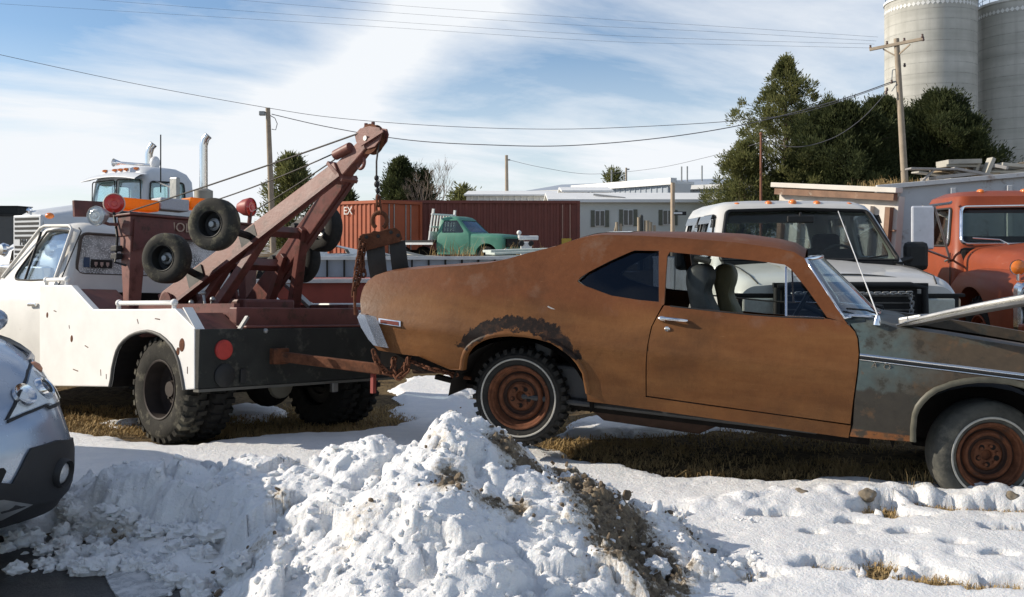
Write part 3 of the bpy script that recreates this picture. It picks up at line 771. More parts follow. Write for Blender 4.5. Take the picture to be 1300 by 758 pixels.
# grey primer worn through on the tops
c = mixc(nt, math_(nt, 'MULTIPLY', up, math_(nt, 'MULTIPLY', ramp(nt, n3, .56, .72), .5)), c, (.20, .13, .09))
c = mixc(nt, ramp(nt, noise(nt, v, 40, 4, .7), .72, .78), c, (.10, .05, .03))
# eaten-out rust around the rear arch
def ringmask(cx, cz, r0, w_):
    dx = math_(nt, 'SUBTRACT', sx[0], cx); dz = math_(nt, 'SUBTRACT', sx[2], cz)
    d = math_(nt, 'SQRT', math_(nt, 'ADD', math_(nt, 'MULTIPLY', dx, dx), math_(nt, 'MULTIPLY', dz, dz)))
    d = math_(nt, 'ADD', d, math_(nt, 'MULTIPLY', math_(nt, 'SUBTRACT', noise(nt, v, 15, 9, .75), .5), .20))
    return ramp(nt, math_(nt, 'ABSOLUTE', math_(nt, 'SUBTRACT', d, r0)), w_, w_*.86)
rm_ = math_(nt, 'MULTIPLY', ringmask(.02, .35, .485, .045), ramp(nt, math_(nt, 'ADD', sx[2], math_(nt, 'MULTIPLY', n3, .2)), .72, .80))
rm_ = ramp(nt, rm_, .30, .42)
c = mixc(nt, rm_, c, mixc(nt, ramp(nt, n2, .50, .66), (.012, .007, .005), (.055, .026, .014)))
P(nt, out, c, math_(nt, 'ADD', math_(nt, 'MULTIPLY', n1, .3), .34), 0, bumpn(nt, math_(nt, 'ADD', n2, math_(nt, 'MULTIPLY', n1, 2.0)), .2, .012), .2)
m_nova = m
m, nt, out = newmat('patchy_primer_fender'); v = objco(nt); sx = sep(nt, v)
n1 = noise(nt, v, 4.5, 8, .62); n2 = noise(nt, v, 20, 6, .7); n3 = noise(nt, v, 7, 6, .65)
blue = mixc(nt, n2, (.045, .065, .066), (.110, .145, .135)); brn = mixc(nt, n2, (.040, .030, .020), (.105, .075, .045)); rst = mixc(nt, n2, (.20, .07, .02), (.32, .12, .035))
xx = math_(nt, 'ADD', sx[0], math_(nt, 'MULTIPLY', math_(nt, 'SUBTRACT', n1, .5), 1.1))
c = mixc(nt, ramp(nt, xx, 2.12, 2.50), blue, brn)
zl = math_(nt, 'ADD', sx[2], math_(nt, 'MULTIPLY', math_(nt, 'SUBTRACT', n3, .5), .14))
mask = math_(nt, 'MULTIPLY', ramp(nt, zl, .645, .63), ramp(nt, zl, .30, .32)); c = mixc(nt, mask, c, mixc(nt, n2, (.030, .026, .020), (.060, .050, .036)))
zz = math_(nt, 'ADD', sx[2], math_(nt, 'MULTIPLY', math_(nt, 'SUBTRACT', n3, .5), .02))
c = mixc(nt, ramp(nt, zz, .40, .39), c, rst)
c = mixc(nt, math_(nt, 'MULTIPLY', ramp(nt, n1, .60, .70), .7), c, (.085, .105, .09)); c = mixc(nt, ramp(nt, n3, .60, .70), c, (.12, .07, .035)); c = mixc(nt, math_(nt, 'MULTIPLY', ramp(nt, noise(nt, v, 9, 8, .72), .54, .62), .75), c, (.030, .026, .018))
P(nt, out, c, .5, 0, bumpn(nt, n2, .15, .01), .4); m_fend = m
m_hood = M('hood_underside', (.035, .028, .022), .8, 0, .3, 8, .2, 30)
m_hoodtop = M('silver_primer', (.42, .43, .43), .38, .3, .2, 7, .05, 50, dirt=(.20, .15, .11), damt=.25, dscale=5)
m_vinyl = M('black_vinyl_seat', (.045, .045, .045), .55, 0, .2, 12, .1, 60)
m_vinyl_tan = M('tan_vinyl_seat', (.22, .18, .10), .55, 0, .2, 12, .1, 60)

NO = thing('coupe', 'rusty brown two door coupe with green grey front fender, tail lifted by the wrecker', 'car', NF.M)
# ---- side outlines read along the car's own flank
q_out = npx([(457.4, 381), (459, 372), (461.7, 364.4), (467, 356.5), (476.4, 349.6), (487, 346), (499.6, 344.2), (556.6, 339), (590, 337), (620, 334), (645, 328.5), (666.4, 322.2), (704.4, 313), (720, 307.5), (734, 303.2), (748, 299.8), (763.3, 298), (809.8, 299), (869, 302.5), (936.5, 308), (985, 315), (1008, 320), (1022, 328.5), (1040, 353), (1056, 379), (1071, 405), (1076, 411.5),
             (1063, 406.5), (1050, 403), (1026, 369), (1004, 341.5), (996, 336), (960, 331), (900, 325), (850, 320), (847, 325), (843, 386.5), (840.6, 388), (833, 402), (826.5, 415), (822.3, 435), (819.6, 461.6), (819.6, 504), (900, 515.5), (1000, 529), (1080, 540.5), (1077, 556), (980, 542), (900, 531), (820, 519.5), (746, 509.5), (744.5, 499.5), (740, 474), (733, 462), (725.5, 453), (712, 442.5), (700, 435), (683, 430), (666.4, 427.3), (649, 426), (632.6, 427), (622, 429), (611.5, 432.5), (603, 437), (596.7, 442.5), (592, 449), (589.6, 457), (588, 470), (573.5, 469), (535.5, 453), (505, 449), (480, 444.6), (466, 428), (459, 405)])
q_win = npx([(733, 357), (737, 352), (748, 345), (775, 331), (801, 319.5), (806, 318), (836.5, 318.5), (836.5, 383.5), (810, 381), (776, 375.5), (745, 364), (735, 359)])
d_out = npx([(843, 388), (900, 393.5), (953, 399), (995.6, 402), (1046, 404.5), (1068, 407.5), (1078, 413.5), (1085, 421), (1088.5, 430), (1090.1, 449), (1087, 480), (1083, 508), (1079.5, 538.5), (1000, 527.5), (900, 513.7), (821, 502.5), (821, 461.6), (823.5, 435), (828, 415), (834.5, 402)])
w_door = npx([(850.5, 322), (900, 327), (960, 333), (995.5, 338), (995.6, 401.5), (953, 398.5), (900, 393), (850.5, 387.5)])
w_vent = npx([(999.5, 341), (1004, 344), (1047, 403.5), (999.5, 401.5)])
f_out = npx([(1079.7, 411.5), (1100, 409.5), (1122, 411), (1139, 416.5), (1202, 425), (1300, 440.5), (1400, 458), (1462, 472), (1474, 490), (1468, 530), (1440, 552), (1345, 551), (1342, 525), (1333, 511), (1318, 500), (1300, 492.4), (1281, 487.5), (1261.6, 485.5), (1242, 485), (1223.6, 487), (1206, 491), (1190, 497), (1180, 504), (1173, 511), (1167, 519), (1163.7, 528), (1162, 545), (1162, 561), (1120, 558), (1078.7, 554), (1083, 540), (1085, 508), (1089, 480), (1092, 449), (1090.2, 430), (1087, 421)])
def side_panel(name, outline, holes, mat, parent, step=.045, d=0, mirror=False, fl=.03):
    V, Fs = cdt(outline, holes, step); mb = MB()
    for s in ((-1, 1) if mirror else (-1,)):
        skin(mb, V, Fs, lambda p: (p[0], s*(hw(*p)+d), p[1]), (lambda p: (p[0], s*(hw(*p)+d-fl), p[1])) if fl else None)
    return mb.build(name, mat, parent, smooth=50)
mbq = MB(); V, Fs = cdt(q_out, [q_win], .04)
for s in (-1, 1): skin(mbq, V, Fs, lambda p: (p[0], s*hw(*p), p[1]), lambda p: (p[0], s*(hw(*p)-.03), p[1]))
# top skin: deck, sail panels, roof
top = q_out[5:23]; NY = 24
def crown(x): return .018+.045*math.exp(-((x-1.45)/.75)**2)
rings = []
t2 = []
for i in range(len(top)-1):
    a, b = top[i], top[i+1]; k = max(1, int(abs(b[0]-a[0])/.07)); t2 += [(a[0]+(b[0]-a[0])*j/k, a[1]+(b[1]-a[1])*j/k) for j in range(k)]
t2.append(top[-1])
for x, z in t2:
    e = hw(x, z); rings.append([(x+(.05*(1-(2*j/NY-1)**2) if x > 1.9 else (-.05*(1-(2*j/NY-1)**2) if x < -.9 else 0)), e*(2*j/NY-1), z+crown(x)*(1-abs(2*j/NY-1)**2.6)) for j in range(NY+1)])
mbq.loft(rings, caps=False, closed=False)
# tail panel and lower pan
tail = list(reversed(q_out[0:6]))+[q_out[-1], q_out[-2], q_out[-3]]
rings = [[(x-.06*(1-(2*j/NY-1)**2), hw(x, z)*(2*j/NY-1), z+.018*(1-abs(2*j/NY-1)**2.6)*(1 if i == 0 else 0)) for j in range(NY+1)] for i, (x, z) in enumerate(tail)]
mbq.loft(rings, caps=False, closed=False)
body = mbq.build('body', m_nova, NO, smooth=42)
# cowl between the fenders
cw = npx([(1071, 405), (1078, 410), (1100, 410), (1139, 416.5)])
MB().loft([[(x+.10*(1-(2*j/NY-1)**2), hw(x, z)*.97*(2*j/NY-1), z+.03*(1-abs(2*j/NY-1)**2.6)-.006) for j in range(NY+1)] for x, z in cw], caps=False, closed=False).build('cowl', m_fend, NO, smooth=50)
dr = side_panel('door', d_out, (), m_nova, NO); 
side = MB(); V, Fs = cdt(d_out, (), .08); lowz = lambda z: z-.10*max(0, min(1, (z-.66)/.24)); skin(side, V, Fs, lambda p: (p[0], hw(*p), lowz(p[1])), lambda p: (p[0], hw(*p)-.03, lowz(p[1]))); side.build('door', m_nova, NO, smooth=50)
fd = side_panel('fender', f_out, (), m_fend, NO); fd['label'] = 'front fender in patchy green grey and brown primer'
side = MB(); V, Fs = cdt(f_out, (), .08); skin(side, V, Fs, lambda p: (p[0], hw(*p), p[1]), lambda p: (p[0], hw(*p)-.03, p[1])); side.build('fender', m_fend, NO, smooth=50)
# fender tops turn inward
ft = [p for p in f_out[1:8]]
for s in (-1, 1):
    MB().loft([[(x, s*(hw(x, z)-.002), z-.002), (x, s*(hw(x, z)-.03), z+.004), (x, s*(hw(x, z)-.10), z+.012), (x, s*(hw(x, z)-.15), z+.010), (x, s*(hw(x, z)-.155), z-.06)] for x, z in ft], caps=False, closed=False).build('fender_top', m_fend, fd, smooth=50)
def arch_lip(idx0, idx1, src, mat, name, par):
    pts = src[idx0:idx1]; mb = MB()
    rr = []
    cx = sum(p[0] for p in pts)/len(pts); cz = min(p[1] for p in pts)
    for x, z in pts:
        dx, dz = x-cx, z-cz; l = math.hypot(dx, dz) or 1; dx /= l; dz /= l
        rr.append([(x+dx*.030, -hw(x, z)-.001, z+dz*.030), (x+dx*.022, -hw(x, z)-.014, z+dz*.022), (x+dx*.004, -hw(x, z)-.016, z+dz*.004), (x-dx*.004, -hw(x, z)-.008, z-dz*.004), (x-dx*.004, -hw(x, z)+.05, z-dz*.004)])
    mb.loft(rr, caps=False, closed=False); mb.build(name, mat, par, smooth=60)
i0 = 51; arch_lip(i0, i0+19, q_out, m_nova, 'arch_lip', body)
arch_lip(11, 28, f_out, M('worn_fender_edge', (.085, .08, .058), .5, 0, .3, 12), 'arch_lip', fd)
# ---- glass, trims
def pane(outline, y_in, mat, name, par, step=.12):
    V, Fs = cdt(outline, (), step)
    for s in (-1, 1):
        mb = MB(); skin(mb, V, Fs, lambda p: (p[0], s*(hw(*p)-y_in), p[1])); mb.build(name, mat, par, smooth=60, recalc=False)
m_qglass = glassmat('dirty_quarter_glass', (.20, .24, .30), .05, .03)
pane(q_win, .02, m_qglass, 'quarter_window', NO); pane(w_door, .022, glassmat('door_glass', (.90, .94, .92), .0), 'door_window', NO); pane(w_vent, .022, glassmat('vent_glass', (.55, .60, .64), .05), 'vent_window', NO)
def trim(pts, r, mat, name, par, d=.004, both=True, closed=False):
    for s in ((-1, 1) if both else (-1,)):
        MB().tube([(x, s*(hw(x, z)+d), z) for x, z in pts], r, 6, closed).build(name, mat, par, smooth=60)
trim(npx([(997.8, 339), (997.8, 402)]), .007, m_chrome, 'vent_bar', NO, -.015)
trim(npx([(1000, 401.5), (1047, 404)]), .005, m_chrome, 'vent_trim', NO, -.012)
trim(npx([(850.5, 389), (900, 394.5), (953, 400), (996, 403), (1046, 405)]), .006, m_black, 'window_seal', NO, -.004)
trim(npx([(734, 357), (748, 344), (802, 318), (837, 317.5), (837, 384.5), (808, 382), (776, 376.5), (745, 365)]), .005, m_black, 'window_seal', NO, -.006, closed=True)
# windshield: curved across, with bright frame
def wsx(base, bow, s): return base+bow*(1-s*s)
wb, wt = npx([(1071, 404)])[0], npx([(1023, 329.5)])[0]
def wpt(s, t):
    x = wt[0]+(wb[0]-wt[0])*t; z = wt[1]+(wb[1]-wt[1])*t
    e = hw(x, z)*.985; bow = .10+.14*t
    return (x+bow*(1-abs(s)**2.4), e*s, z+.02*(1-t)*(1-s*s)+.012*t*(1-s*s))
MB().loft([[wpt(2*j/20-1, i/8) for j in range(21)] for i in range(9)], caps=False, closed=False).build('windshield', glassmat('windshield_glass', (.70, .78, .76), .10, .05, (.45, .47, .46), .25), NO, smooth=60, recalc=False)
MB().tube([wpt(2*j/20-1, 0) for j in range(21)]+[wpt(1, i/8) for i in range(1, 9)]+[wpt(1-2*j/20, 1) for j in range(1, 21)]+[wpt(-1, 1-i/8) for i in range(1, 8)], .012, 6, True).build('windshield_trim', m_chrome, NO, smooth=60)
for s in (-.55, .1):
    a = Vector(wpt(s, 1.0))+Vector((.03, 0, .01)); b = Vector(wpt(s-.38, .88))+Vector((.01, 0, .012)); MB().tube([a, (a+b)/2+Vector((.02, 0, .01)), b], .006, 6).build('wiper', m_black, NO)
wp = Vector(npx([(1078, 405)])[0] if False else (0, 0))
cx_, cz_ = npx([(1092, 405)])[0]
MB().sphere((cx_-.02, -hw(cx_, cz_)+.09, cz_+.01), (.10, .035, .012), 14, 8).build('cowl_vent_trim', m_chrome, NO, smooth=60)
# rear window
rw = [(x, z) for x, z in t2 if .02 < x < .62]
if len(rw) > 2:
    MB().loft([[(x, (hw(x, z)-.16)*(2*j/12-1), z+crown(x)*(1-abs((hw(x, z)-.16)/hw(x, z)*(2*j/12-1))**2.6)+.004) for j in range(13)] for x, z in rw], caps=False, closed=False).build('rear_window', m_glass_dark, NO, smooth=60)
# door handle, lock, side lamp, fender trim and letters, antenna
hx = npx([(838, 403), (846, 404), (872, 407.5)], .0)
hb = MB(); (ax, az_), (bx, bz), (cx2, cz2) = hx
hb.sphere((ax+.02, -hw(ax, az_)-.016, az_-.005), (.034, .02, .018), 12, 8)
hb.tube([(ax+.02, -hw(ax, az_)-.028, az_-.002), (bx+.04, -hw(bx, bz)-.040, bz), (cx2-.02, -hw(cx2, cz2)-.038, cz2+.004), (cx2, -hw(cx2, cz2)-.006, cz2)], [.012, .011, .011, .012], 8)
hb.build('door_handle', m_chrome, dr, smooth=50)
lx, lz = npx([(847, 418)])[0]; MB().lathe([(0, .012), (.012, .011), (.018, .004), (.018, -.004)], Matrix.Translation((lx, -hw(lx, lz), lz)) @ Matrix.Rotation(R(90), 4, 'X'), 16).build('door_lock', m_chrome, dr, smooth=40)
ml = npx([(481.5, 403.7), (509.4, 407.5), (509.4, 414.5), (481.5, 410.5)])
lb = MB(); V, Fs = cdt(ml, (), .05); skin(lb, V, Fs, lambda p: (p[0], -hw(*p)-.012, p[1]), lambda p: (p[0], -hw(*p)+.01, p[1])); ob = lb.build('side_marker', m_chrome, NO)
mi = npx([(484, 405.5), (507, 408.6), (507, 413), (484, 409.6)])
lb = MB(); V, Fs = cdt(mi, (), .05); skin(lb, V, Fs, lambda p: (p[0], -hw(*p)-.016, p[1]), lambda p: (p[0], -hw(*p)+.0, p[1])); lb.build('marker_lens', M('dull_red_lens', (.13, .018, .012), .5, 0, spec=.15), ob)
tr_ = npx([(1091.5, 450.5), (1150, 457.5), (1220, 466), (1300, 476), (1400, 489), (1460, 497)])
trim(tr_, .009, m_chrome, 'side_trim', fd, .004); trim([(x, z-.014) for x, z in tr_], .007, m_black, 'side_trim', fd, .004); trim([(x, z-.026) for x, z in tr_], .004, m_chrome, 'side_trim', fd, .004)
for ch, px, py in (('A', 1110, 464), ('O', 1126, 466)):
    x, z = npx([(px, py)])[0]
    text_part('badge_letter', ch, .05, m_chrome, fd, Matrix.Translation((x, -hw(x, z)-.003, z)) @ Matrix.Rotation(R(90), 4, 'X') @ Matrix.Rotation(R(-6), 4, 'Z'))
ab = NF.on(1113.5, 406, 1, -.80); atp = NF.on(1064, 268, 1, -.62)
MB().tube([ab+Vector((0, 0, -.03)), ab+Vector((0, 0, .03)), atp], [.012, .004, .0022], 6).build('antenna', M('white_antenna', (.75, .75, .74), .4), NO)
MB().lathe([(0, .03), (.012, .025), (.02, .0), (.024, -.03)], Matrix.Translation(ab), 14).build('antenna_base', m_chrome, NO, smooth=40)
# long bright bar laid across the open engine bay
b0 = NF.w(NF.on(1141, 414.5, 1, -.66)); b1 = at(1330, 384.5, 5.05)
CBF = Frame(b0, b1-b0); BLn = (b1-b0).length*1.25
CB = thing('chrome_bar', 'long dull chrome bar resting over the open engine bay of the rusty coupe', 'bar', CBF.M)
rr = []
for k in range(19):
    t = k/18; w_ = .060*min(1, .35+t*5)*(.92+.30*t); x = BLn*t; bow = .03*math.sin(t*2.2)
    rr.append([(x, y*.9, z*w_+bow) for y, z in ((-.035, -.42), (-.060, -.22), (-.064, .0), (-.046, .10), (-.058, .22), (-.05, .42), (-.02, .52), (.03, .5), (.035, -.4))])
MB().loft(rr).build('bar', M('dull_chrome', (.36, .36, .35), .34, .9, .1, 6, .08, 40, dirt=(.22, .18, .14), damt=.2, dscale=9), CB, smooth=35)
MB().box((.10, .02, .025), (.16, .10, .05)).build('end_bracket', m_steel, CB, bevel=.012)
# dents: small bright chip
cx3, cz3 = npx([(700, 391)])[0]
MB().beam((cx3-.025, -hw(cx3, cz3)-.002, cz3+.008), (cx3+.03, -hw(cx3, cz3)-.002, cz3-.012), .004, .008).build('paint_chip', M('bare_metal_chip', (.55, .53, .5), .4, .5), body)
# bumper at the tail, slanted chrome with rounded end
bo = npx([(445.6, 402.4), (458, 399), (470, 400), (474.5, 415), (480.5, 443.5), (474, 445), (461.7, 438)], .05)
x_t = min(p[0] for p in bo); z0, z1 = min(p[1] for p in bo), max(p[1] for p in bo)
xb, zb_ = bo[2]; xb2, zb2 = bo[4]
rr = []
for s in np.linspace(-1, 1, 33):
    e = hw(-.9, .6)+.03; y = e*s; k = abs(s)**6
    pr = []
    for (ox, oz) in ((0, 0), (-.055, .004), (-.085, -.02), (-.075, -.09), (-.035, -.165), (.0, -.20), (.035, -.205)):
        pr.append((x_t+.10-.06*(1-s*s)+ox*(1-.25*k)+.03*k-.40*oz, y, z1+oz))
    rr.append(pr)
for sgn, last in ((-1, rr[0]), (1, rr[-1])):
    pass
end = [tuple((p[0]+.085, p[1]*1.0, p[2]-.004)) for p in rr[0]]
end2 = [tuple((p[0]+.085, p[1]*1.0, p[2]-.004)) for p in rr[-1]]
MB().loft([end]+rr+[end2], caps=True, closed=True).build('rear_bumper', M('bright_bumper_chrome', (.86, .86, .86), .22, .8, .06, 8, .06, 40, dirt=(.4, .33, .25), damt=.15, dscale=14), NO, smooth=55)
for s in (-1, 1):
    MB().box((-1.16, s*.55, .74), (.03, .42, .10)).build('tail_lamp', m_lamp_red, NO, bevel=.01)
# underbody, wheel houses, axle, exhaust, springs
ub = MB(); ub.box((1.3, 0, .36), (1.55, 1.40, .05)); ub.box((-.75, 0, .50), (.62, 1.4, .16)); ub.box((2.95, 0, .30), (1.0, 1.0, .06))
ub.box((1.25, -.50, .29), (1.9, .07, .09)); ub.box((1.25, .50, .29), (1.9, .07, .09)); ub.box((2.1, 0, .62), (.04, 1.56, .64))
ub.build('floor_pan', m_dark, NO)
for cx_w, zc, rr_ in ((.02, .40, .42), (2.80, .40, .42)):
    for s in (-1, 1):
        wh = MB(); ring = []
        for k in range(15):
            a = math.pi*k/14; ring.append([(cx_w+rr_*1.16*math.cos(a), s*.87, zc-.1+rr_*1.0*math.sin(a)), (cx_w+rr_*1.16*math.cos(a), s*.50, zc-.1+rr_*1.0*math.sin(a))])
        wh.loft(ring, caps=False, closed=False)
        wh.prism([(cx_w+rr_*1.2*math.cos(math.pi*k/14), zc-.1+rr_*1.03*math.sin(math.pi*k/14)) for k in range(15)], TO_Y, s*.49, s*.50)
        wh.build('wheel_house', m_dark, NO, smooth=40)
ax_ = MB(); ax_.tube([(0, -.7, .33), (0, .7, .33)], .04, 10); ax_.sphere((0, 0, .33), (.16, .14, .14), 12, 8)
ax_.beam((-.7, -.52, .36), (0, -.52, .27), .06, .03); ax_.beam((0, -.52, .27), (.75, -.52, .30), .06, .03)
ax_.build('rear_axle', m_dark, NO)
ex = MB(); ex.tube([(-.95, -.35, .36), (-.5, -.40, .42), (.3, -.45, .30), (2.0, -.40, .24)], .028, 10); ex.tube([(.42, -.45, .27), (.52, -.45, .265), (1.15, -.44, .25), (1.25, -.43, .25)], [.03, .085, .085, .03], 14)
ex.build('exhaust', M('rusty_exhaust', (.06, .035, .025), .9, .2, .3, 12), NO, smooth=40)
hz_ = MB(); hz_.tube([NF.on(560, 466, 1, -.62), NF.on(575, 478, 1, -.62), NF.on(598, 480, 1, -.62)], .013, 6); hz_.build('tail_pipe_bracket', m_rustmetal, NO)
# nose: grille, lamps, bumper, radiator wall
fx_ = max(p[0] for p in f_out); fz0, fz1 = .38, [p[1] for p in f_out if p[0] > fx_-.06]; fz1 = max(fz1)
MB().box((fx_-.05, 0, (fz0+fz1)/2), (.06, 1.62, fz1-fz0)).build('grille', m_grille_, NO, bevel=.01)
for k in range(5): MB().box((fx_-.012, 0, fz0+.06+k*(fz1-fz0-.1)/4), (.012, 1.1, .012)).build('grille_bar', m_chrome, NO)
for s in (-1, 1):
    MB().lathe([(0, .05), (.06, .04), (.088, .012), (.10, .0), (.10, -.03)], Matrix.Translation((fx_-.015, s*.68, (fz0+fz1)/2+.02)) @ Matrix.Rotation(R(90), 4, 'Y'), 22).build('headlamp', m_lens_clear, NO, smooth=50)
MB().loft([[(fx_+.10-.10*(y/.9)**2+ox, y, fz0+.02+oz) for ox, oz in ((0, .07), (.04, .05), (.055, 0), (.04, -.05), (0, -.07), (-.03, 0))] for y in np.linspace(-.9, .9, 19)]).build('front_bumper', m_chrome, NO, smooth=50)
MB().box((fx_-.35, 0, .60), (.05, 1.3, .42)).build('radiator', m_dark, NO)
# engine block hint
MB().box((2.85, 0, .62), (.7, .5, .3)).box((2.6, .2, .8), (.25, .25, .12)).build('engine', m_dark, NO, bevel=.02)
# interior
ib = MB(); ib.box((.95, 0, .33), (1.9, 1.5, .04)); ib.box((.12, 0, .62), (.12, 1.4, .42)); ib.box((.45, 0, .45), (.55, 1.4, .22)); ib.build('rear_seat', m_vinyl, NO, bevel=.03)
MB().box((1.93, 0, .80), (.30, 1.42, .14)).box((1.84, 0, .68), (.18, 1.36, .16)).build('dashboard', m_vinyl, NO, bevel=.04)
for y, mt, prof in ((-.36, m_vinyl, [(875, 346), (877.5, 339), (884, 335), (895, 335), (902.5, 338.5), (906.5, 347), (905.5, 357), (901, 367), (902, 376), (911, 394), (925, 430), (893, 432), (881, 394), (877, 372), (874, 357)]),
                    (.36, m_vinyl_tan, [(909, 343), (913, 336.5), (921, 334), (930, 337), (935, 346), (934.5, 357), (930, 369), (931, 378), (940, 394), (952, 425), (925, 427), (915, 394), (912, 373), (908, 357)])):
    st = thing('front_seat', None, None); st.parent = NO
    pr = smooth_poly([NF.on_y(px, py, y) for px, py in prof], 1); cx0 = sum(p[0] for p in pr)/len(pr); cz0 = sum(p[1] for p in pr)/len(pr)
    MB().loft([[(cx0+(x-cx0)*k, y+o, cz0+(z-cz0)*(k*.5+.5)) for x, z in pr] for o, k in ((-.21, .55), (-.19, .85), (-.14, 1.0), (.14, 1.0), (.19, .85), (.21, .55))]).build('seat_back', mt, st, smooth=50)
    MB().box((cx0+.28, y, .50), (.5, .46, .14)).build('seat_cushion', mt, st, bevel=.04)
sw = NF.on(1018, 383, 1, .36)
MB().tube([(sw.x+.0+.09*math.sin(a), .36+.19*math.cos(a), sw.z+.18*math.sin(a)-.02) for a in np.linspace(0, 6.283, 25)[:-1]], .014, 8, True).tube([(sw.x, .36, sw.z-.02), (sw.x+.25, .36, sw.z-.12)], .02, 8).build('steering_wheel', m_black, NO, smooth=60)
MB().box((1.78, 0, 1.17), (.02, .2, .055)).build('rear_view_mirror', m_black, NO, bevel=.008)
# wheels
wheel(NO, 'wheel', (0, -.80+.105, .33), -1, .325, .208, .21, m_rubber, m_rustmetal, 34, (.36, .46), label='chunky snow tread tyre with a thin white line on a rusty rim')
wheel(NO, 'wheel', (0, .70, .33), 1, .325, .208, .21, m_rubber, m_rustmetal, 34, (.36, .46))
fz = .31; wheel(NO, 'wheel', (2.815, -.80+.10, fz), -1, .315, .193, .20, M('grey_front_tyre', (.06, .06, .052), .9, 0, .3, 16, .3, 70, dirt=(.13, .12, .095), damt=.5), m_rustmetal, 0, (.22, .33), steer=R(17), label='smooth whitewall tyre on a rusty rim, steered left')
wheel(NO, 'wheel', (2.815, .70, fz), 1, .315, .193, .20, m_rubber, m_rustmetal, 0, (.22, .33), steer=R(17))
# ================================================================== tow truck
Wl = at(200, 495, 7.26); xt_ = Vector((-.766, .643, -.043)).normalized()
up0 = Vector((.0, .075, 1)).normalized()
yv = up0.cross(xt_).normalized(); zv = xt_.cross(yv)
TF = Frame(Wl-yv*.95-zv*.405, xt_, up0)
m_white = M('chalky_white_paint', (.82, .81, .77), .5, 0, .05, 5, .06, 30, dirt=(.30, .20, .12), damt=.13, dscale=3.5)
m_cabwhite = M('cab_cream_paint', (.70, .68, .63), .42, 0, .06, 4, .04, 30, dirt=(.35, .28, .2), damt=.18, dscale=6)
m_maroon = M('maroon_wrecker_paint', (.135, .043, .034), .5, 0, .2, 6, .12, 40, dirt=(.07, .03, .02), damt=.5, dscale=9)
m_boom_lit = M('sunlit_boom_paint', (.20, .077, .058), .5, 0, .15, 6, .12, 40, dirt=(.11, .04, .028), damt=.48, dscale=8)  # lighter copy of the maroon paint, sunlight put into the colour
m_tailblk = M('weathered_black_board', (.017, .018, .015), .7, 0, .35, 6, .15, 50, dirt=(.075, .07, .055), damt=.42, dscale=5)
m_gasket = M('rubber_gasket', (.03, .028, .026), .7)
TO = thing('tow_truck', 'white wrecker with maroon boom and black tailboard towing the rusty coupe', 'tow truck', TF.M)
ty = lambda L, y: [TF.on_y(px, py, y) for px, py in L]
XT = TF.on_y(247, 455, 1.0)[0]; ZB = TF.on_y(247, 494, 1.0)[1]; ZM = TF.on_y(254, 418, 1.0)[1]; ZT = TF.on_y(222, 391.5, 1.0)[1]
arch = [(234, 495), (232, 482), (229.5, 469), (227, 458), (223, 447.5), (218, 439), (211, 431.5), (203.5, 425.5), (195, 422), (188, 420.5), (180, 421.3), (172, 423.3), (165, 426.5), (158, 432), (152, 439), (148.5, 446), (146, 454.5), (143, 468), (141.5, 481.5), (139.5, 491)]
SO = ty([(247, 417), (247, 494)] + arch + [(100, 490.5), (50, 490), (50, 362), (90, 362), (118, 392.5), (170, 392.5), (222, 391.8)], 1.0)
for s in (1, -1):
    b_ = MB().prism(SO, TO_Y, s*1.0, s*.94).build('bed_side', m_white, TO, bevel=.008)
    MB().prism([(x, z-.03*(z > ZT-.2)) for x, z in SO], TO_Y, s*.938, s*.60).build('bed_box', m_maroon, TO)
    MB().loft([[(x, s*y_, z-.004) for x, z in ty(arch, 1.0)] for y_ in (.985, .55)], caps=False, closed=False).build('arch_liner', m_dark, b_)
    ap = ty(arch, 1.0)
    MB().tube([(x, s*1.002, z) for x, z in ap], .013, 8).build('arch_lip', M('stained_arch_lip', (.10, .095, .085), .6) if s > 0 else m_white, b_, smooth=60)
    MB().prism([(x, z) for x, z in ap], TO_Y, s*.45, s*.47).build('inner_arch', m_dark, b_)
    for (qx, qy, l_, a_) in ((128, 473, .05, 80), (135, 478, .04, 85), (110, 440, .06, 15), (70, 395, .05, 10), (88, 415, .03, 70), (200, 405, .07, 5), (96, 470, .09, 8), (175, 408, .04, 60), (238, 470, .05, 88)):
        x, z = TF.on_y(qx, qy, 1.0); c_, s_2 = math.cos(R(a_))*l_/2, math.sin(R(a_))*l_/2; MB().beam((x-c_, s*1.0, z-s_2), (x+c_, s*1.0, z+s_2), .004, .007).build('scratch', m_rustmetal, b_)
    for (p0, p1) in (((151, 392), (221, 392)), ((59, 362), (85, 361))):
        a, c = ty([p0, p1], .95); h = .045
        MB().tube([(a[0], s*.95, a[1]-.01), (a[0], s*.95, a[1]+h), (c[0], s*.95, c[1]+h), (c[0], s*.95, c[1]-.01)], .018, 10).sphere((a[0], s*.95, a[1]+h), .028).sphere((c[0], s*.95, c[1]+h), .028).build('grab_rail', m_white, b_, smooth=60)
    for px, py, sz in ((91, 430, .03), (231, 438, .05), (226, 446, .03), (60, 400, .025)):
        x, z = TF.on_y(px, py, 1.0); k = MB(); k.sphere((x, s*1.0, z), (sz*.8, .004, sz), 9, 6); k.build('rust_hole', m_rustmetal, b_)
XF = max(p[0] for p in SO)
tb = MB().box((XT-.02, 0, (ZB+ZM)/2), (.06, 1.99, ZM-ZB)).build('tailboard', m_tailblk, TO, bevel=.006)
MB().box((XT-.02, 0, ZB-.012), (.068, 1.99, .02)).build('tailboard_edge', M('scuffed_edge', (.12, .115, .10), .6, .3), tb)
MB().box((XT+.14, 0, (ZM+ZT)/2+.0), (.10, 1.20, ZT-ZM+.02)).box((XT+.06, 0, ZM+.012), (.2, 1.2, .02)).build('rear_crossbeam', m_maroon, TO, bevel=.008)
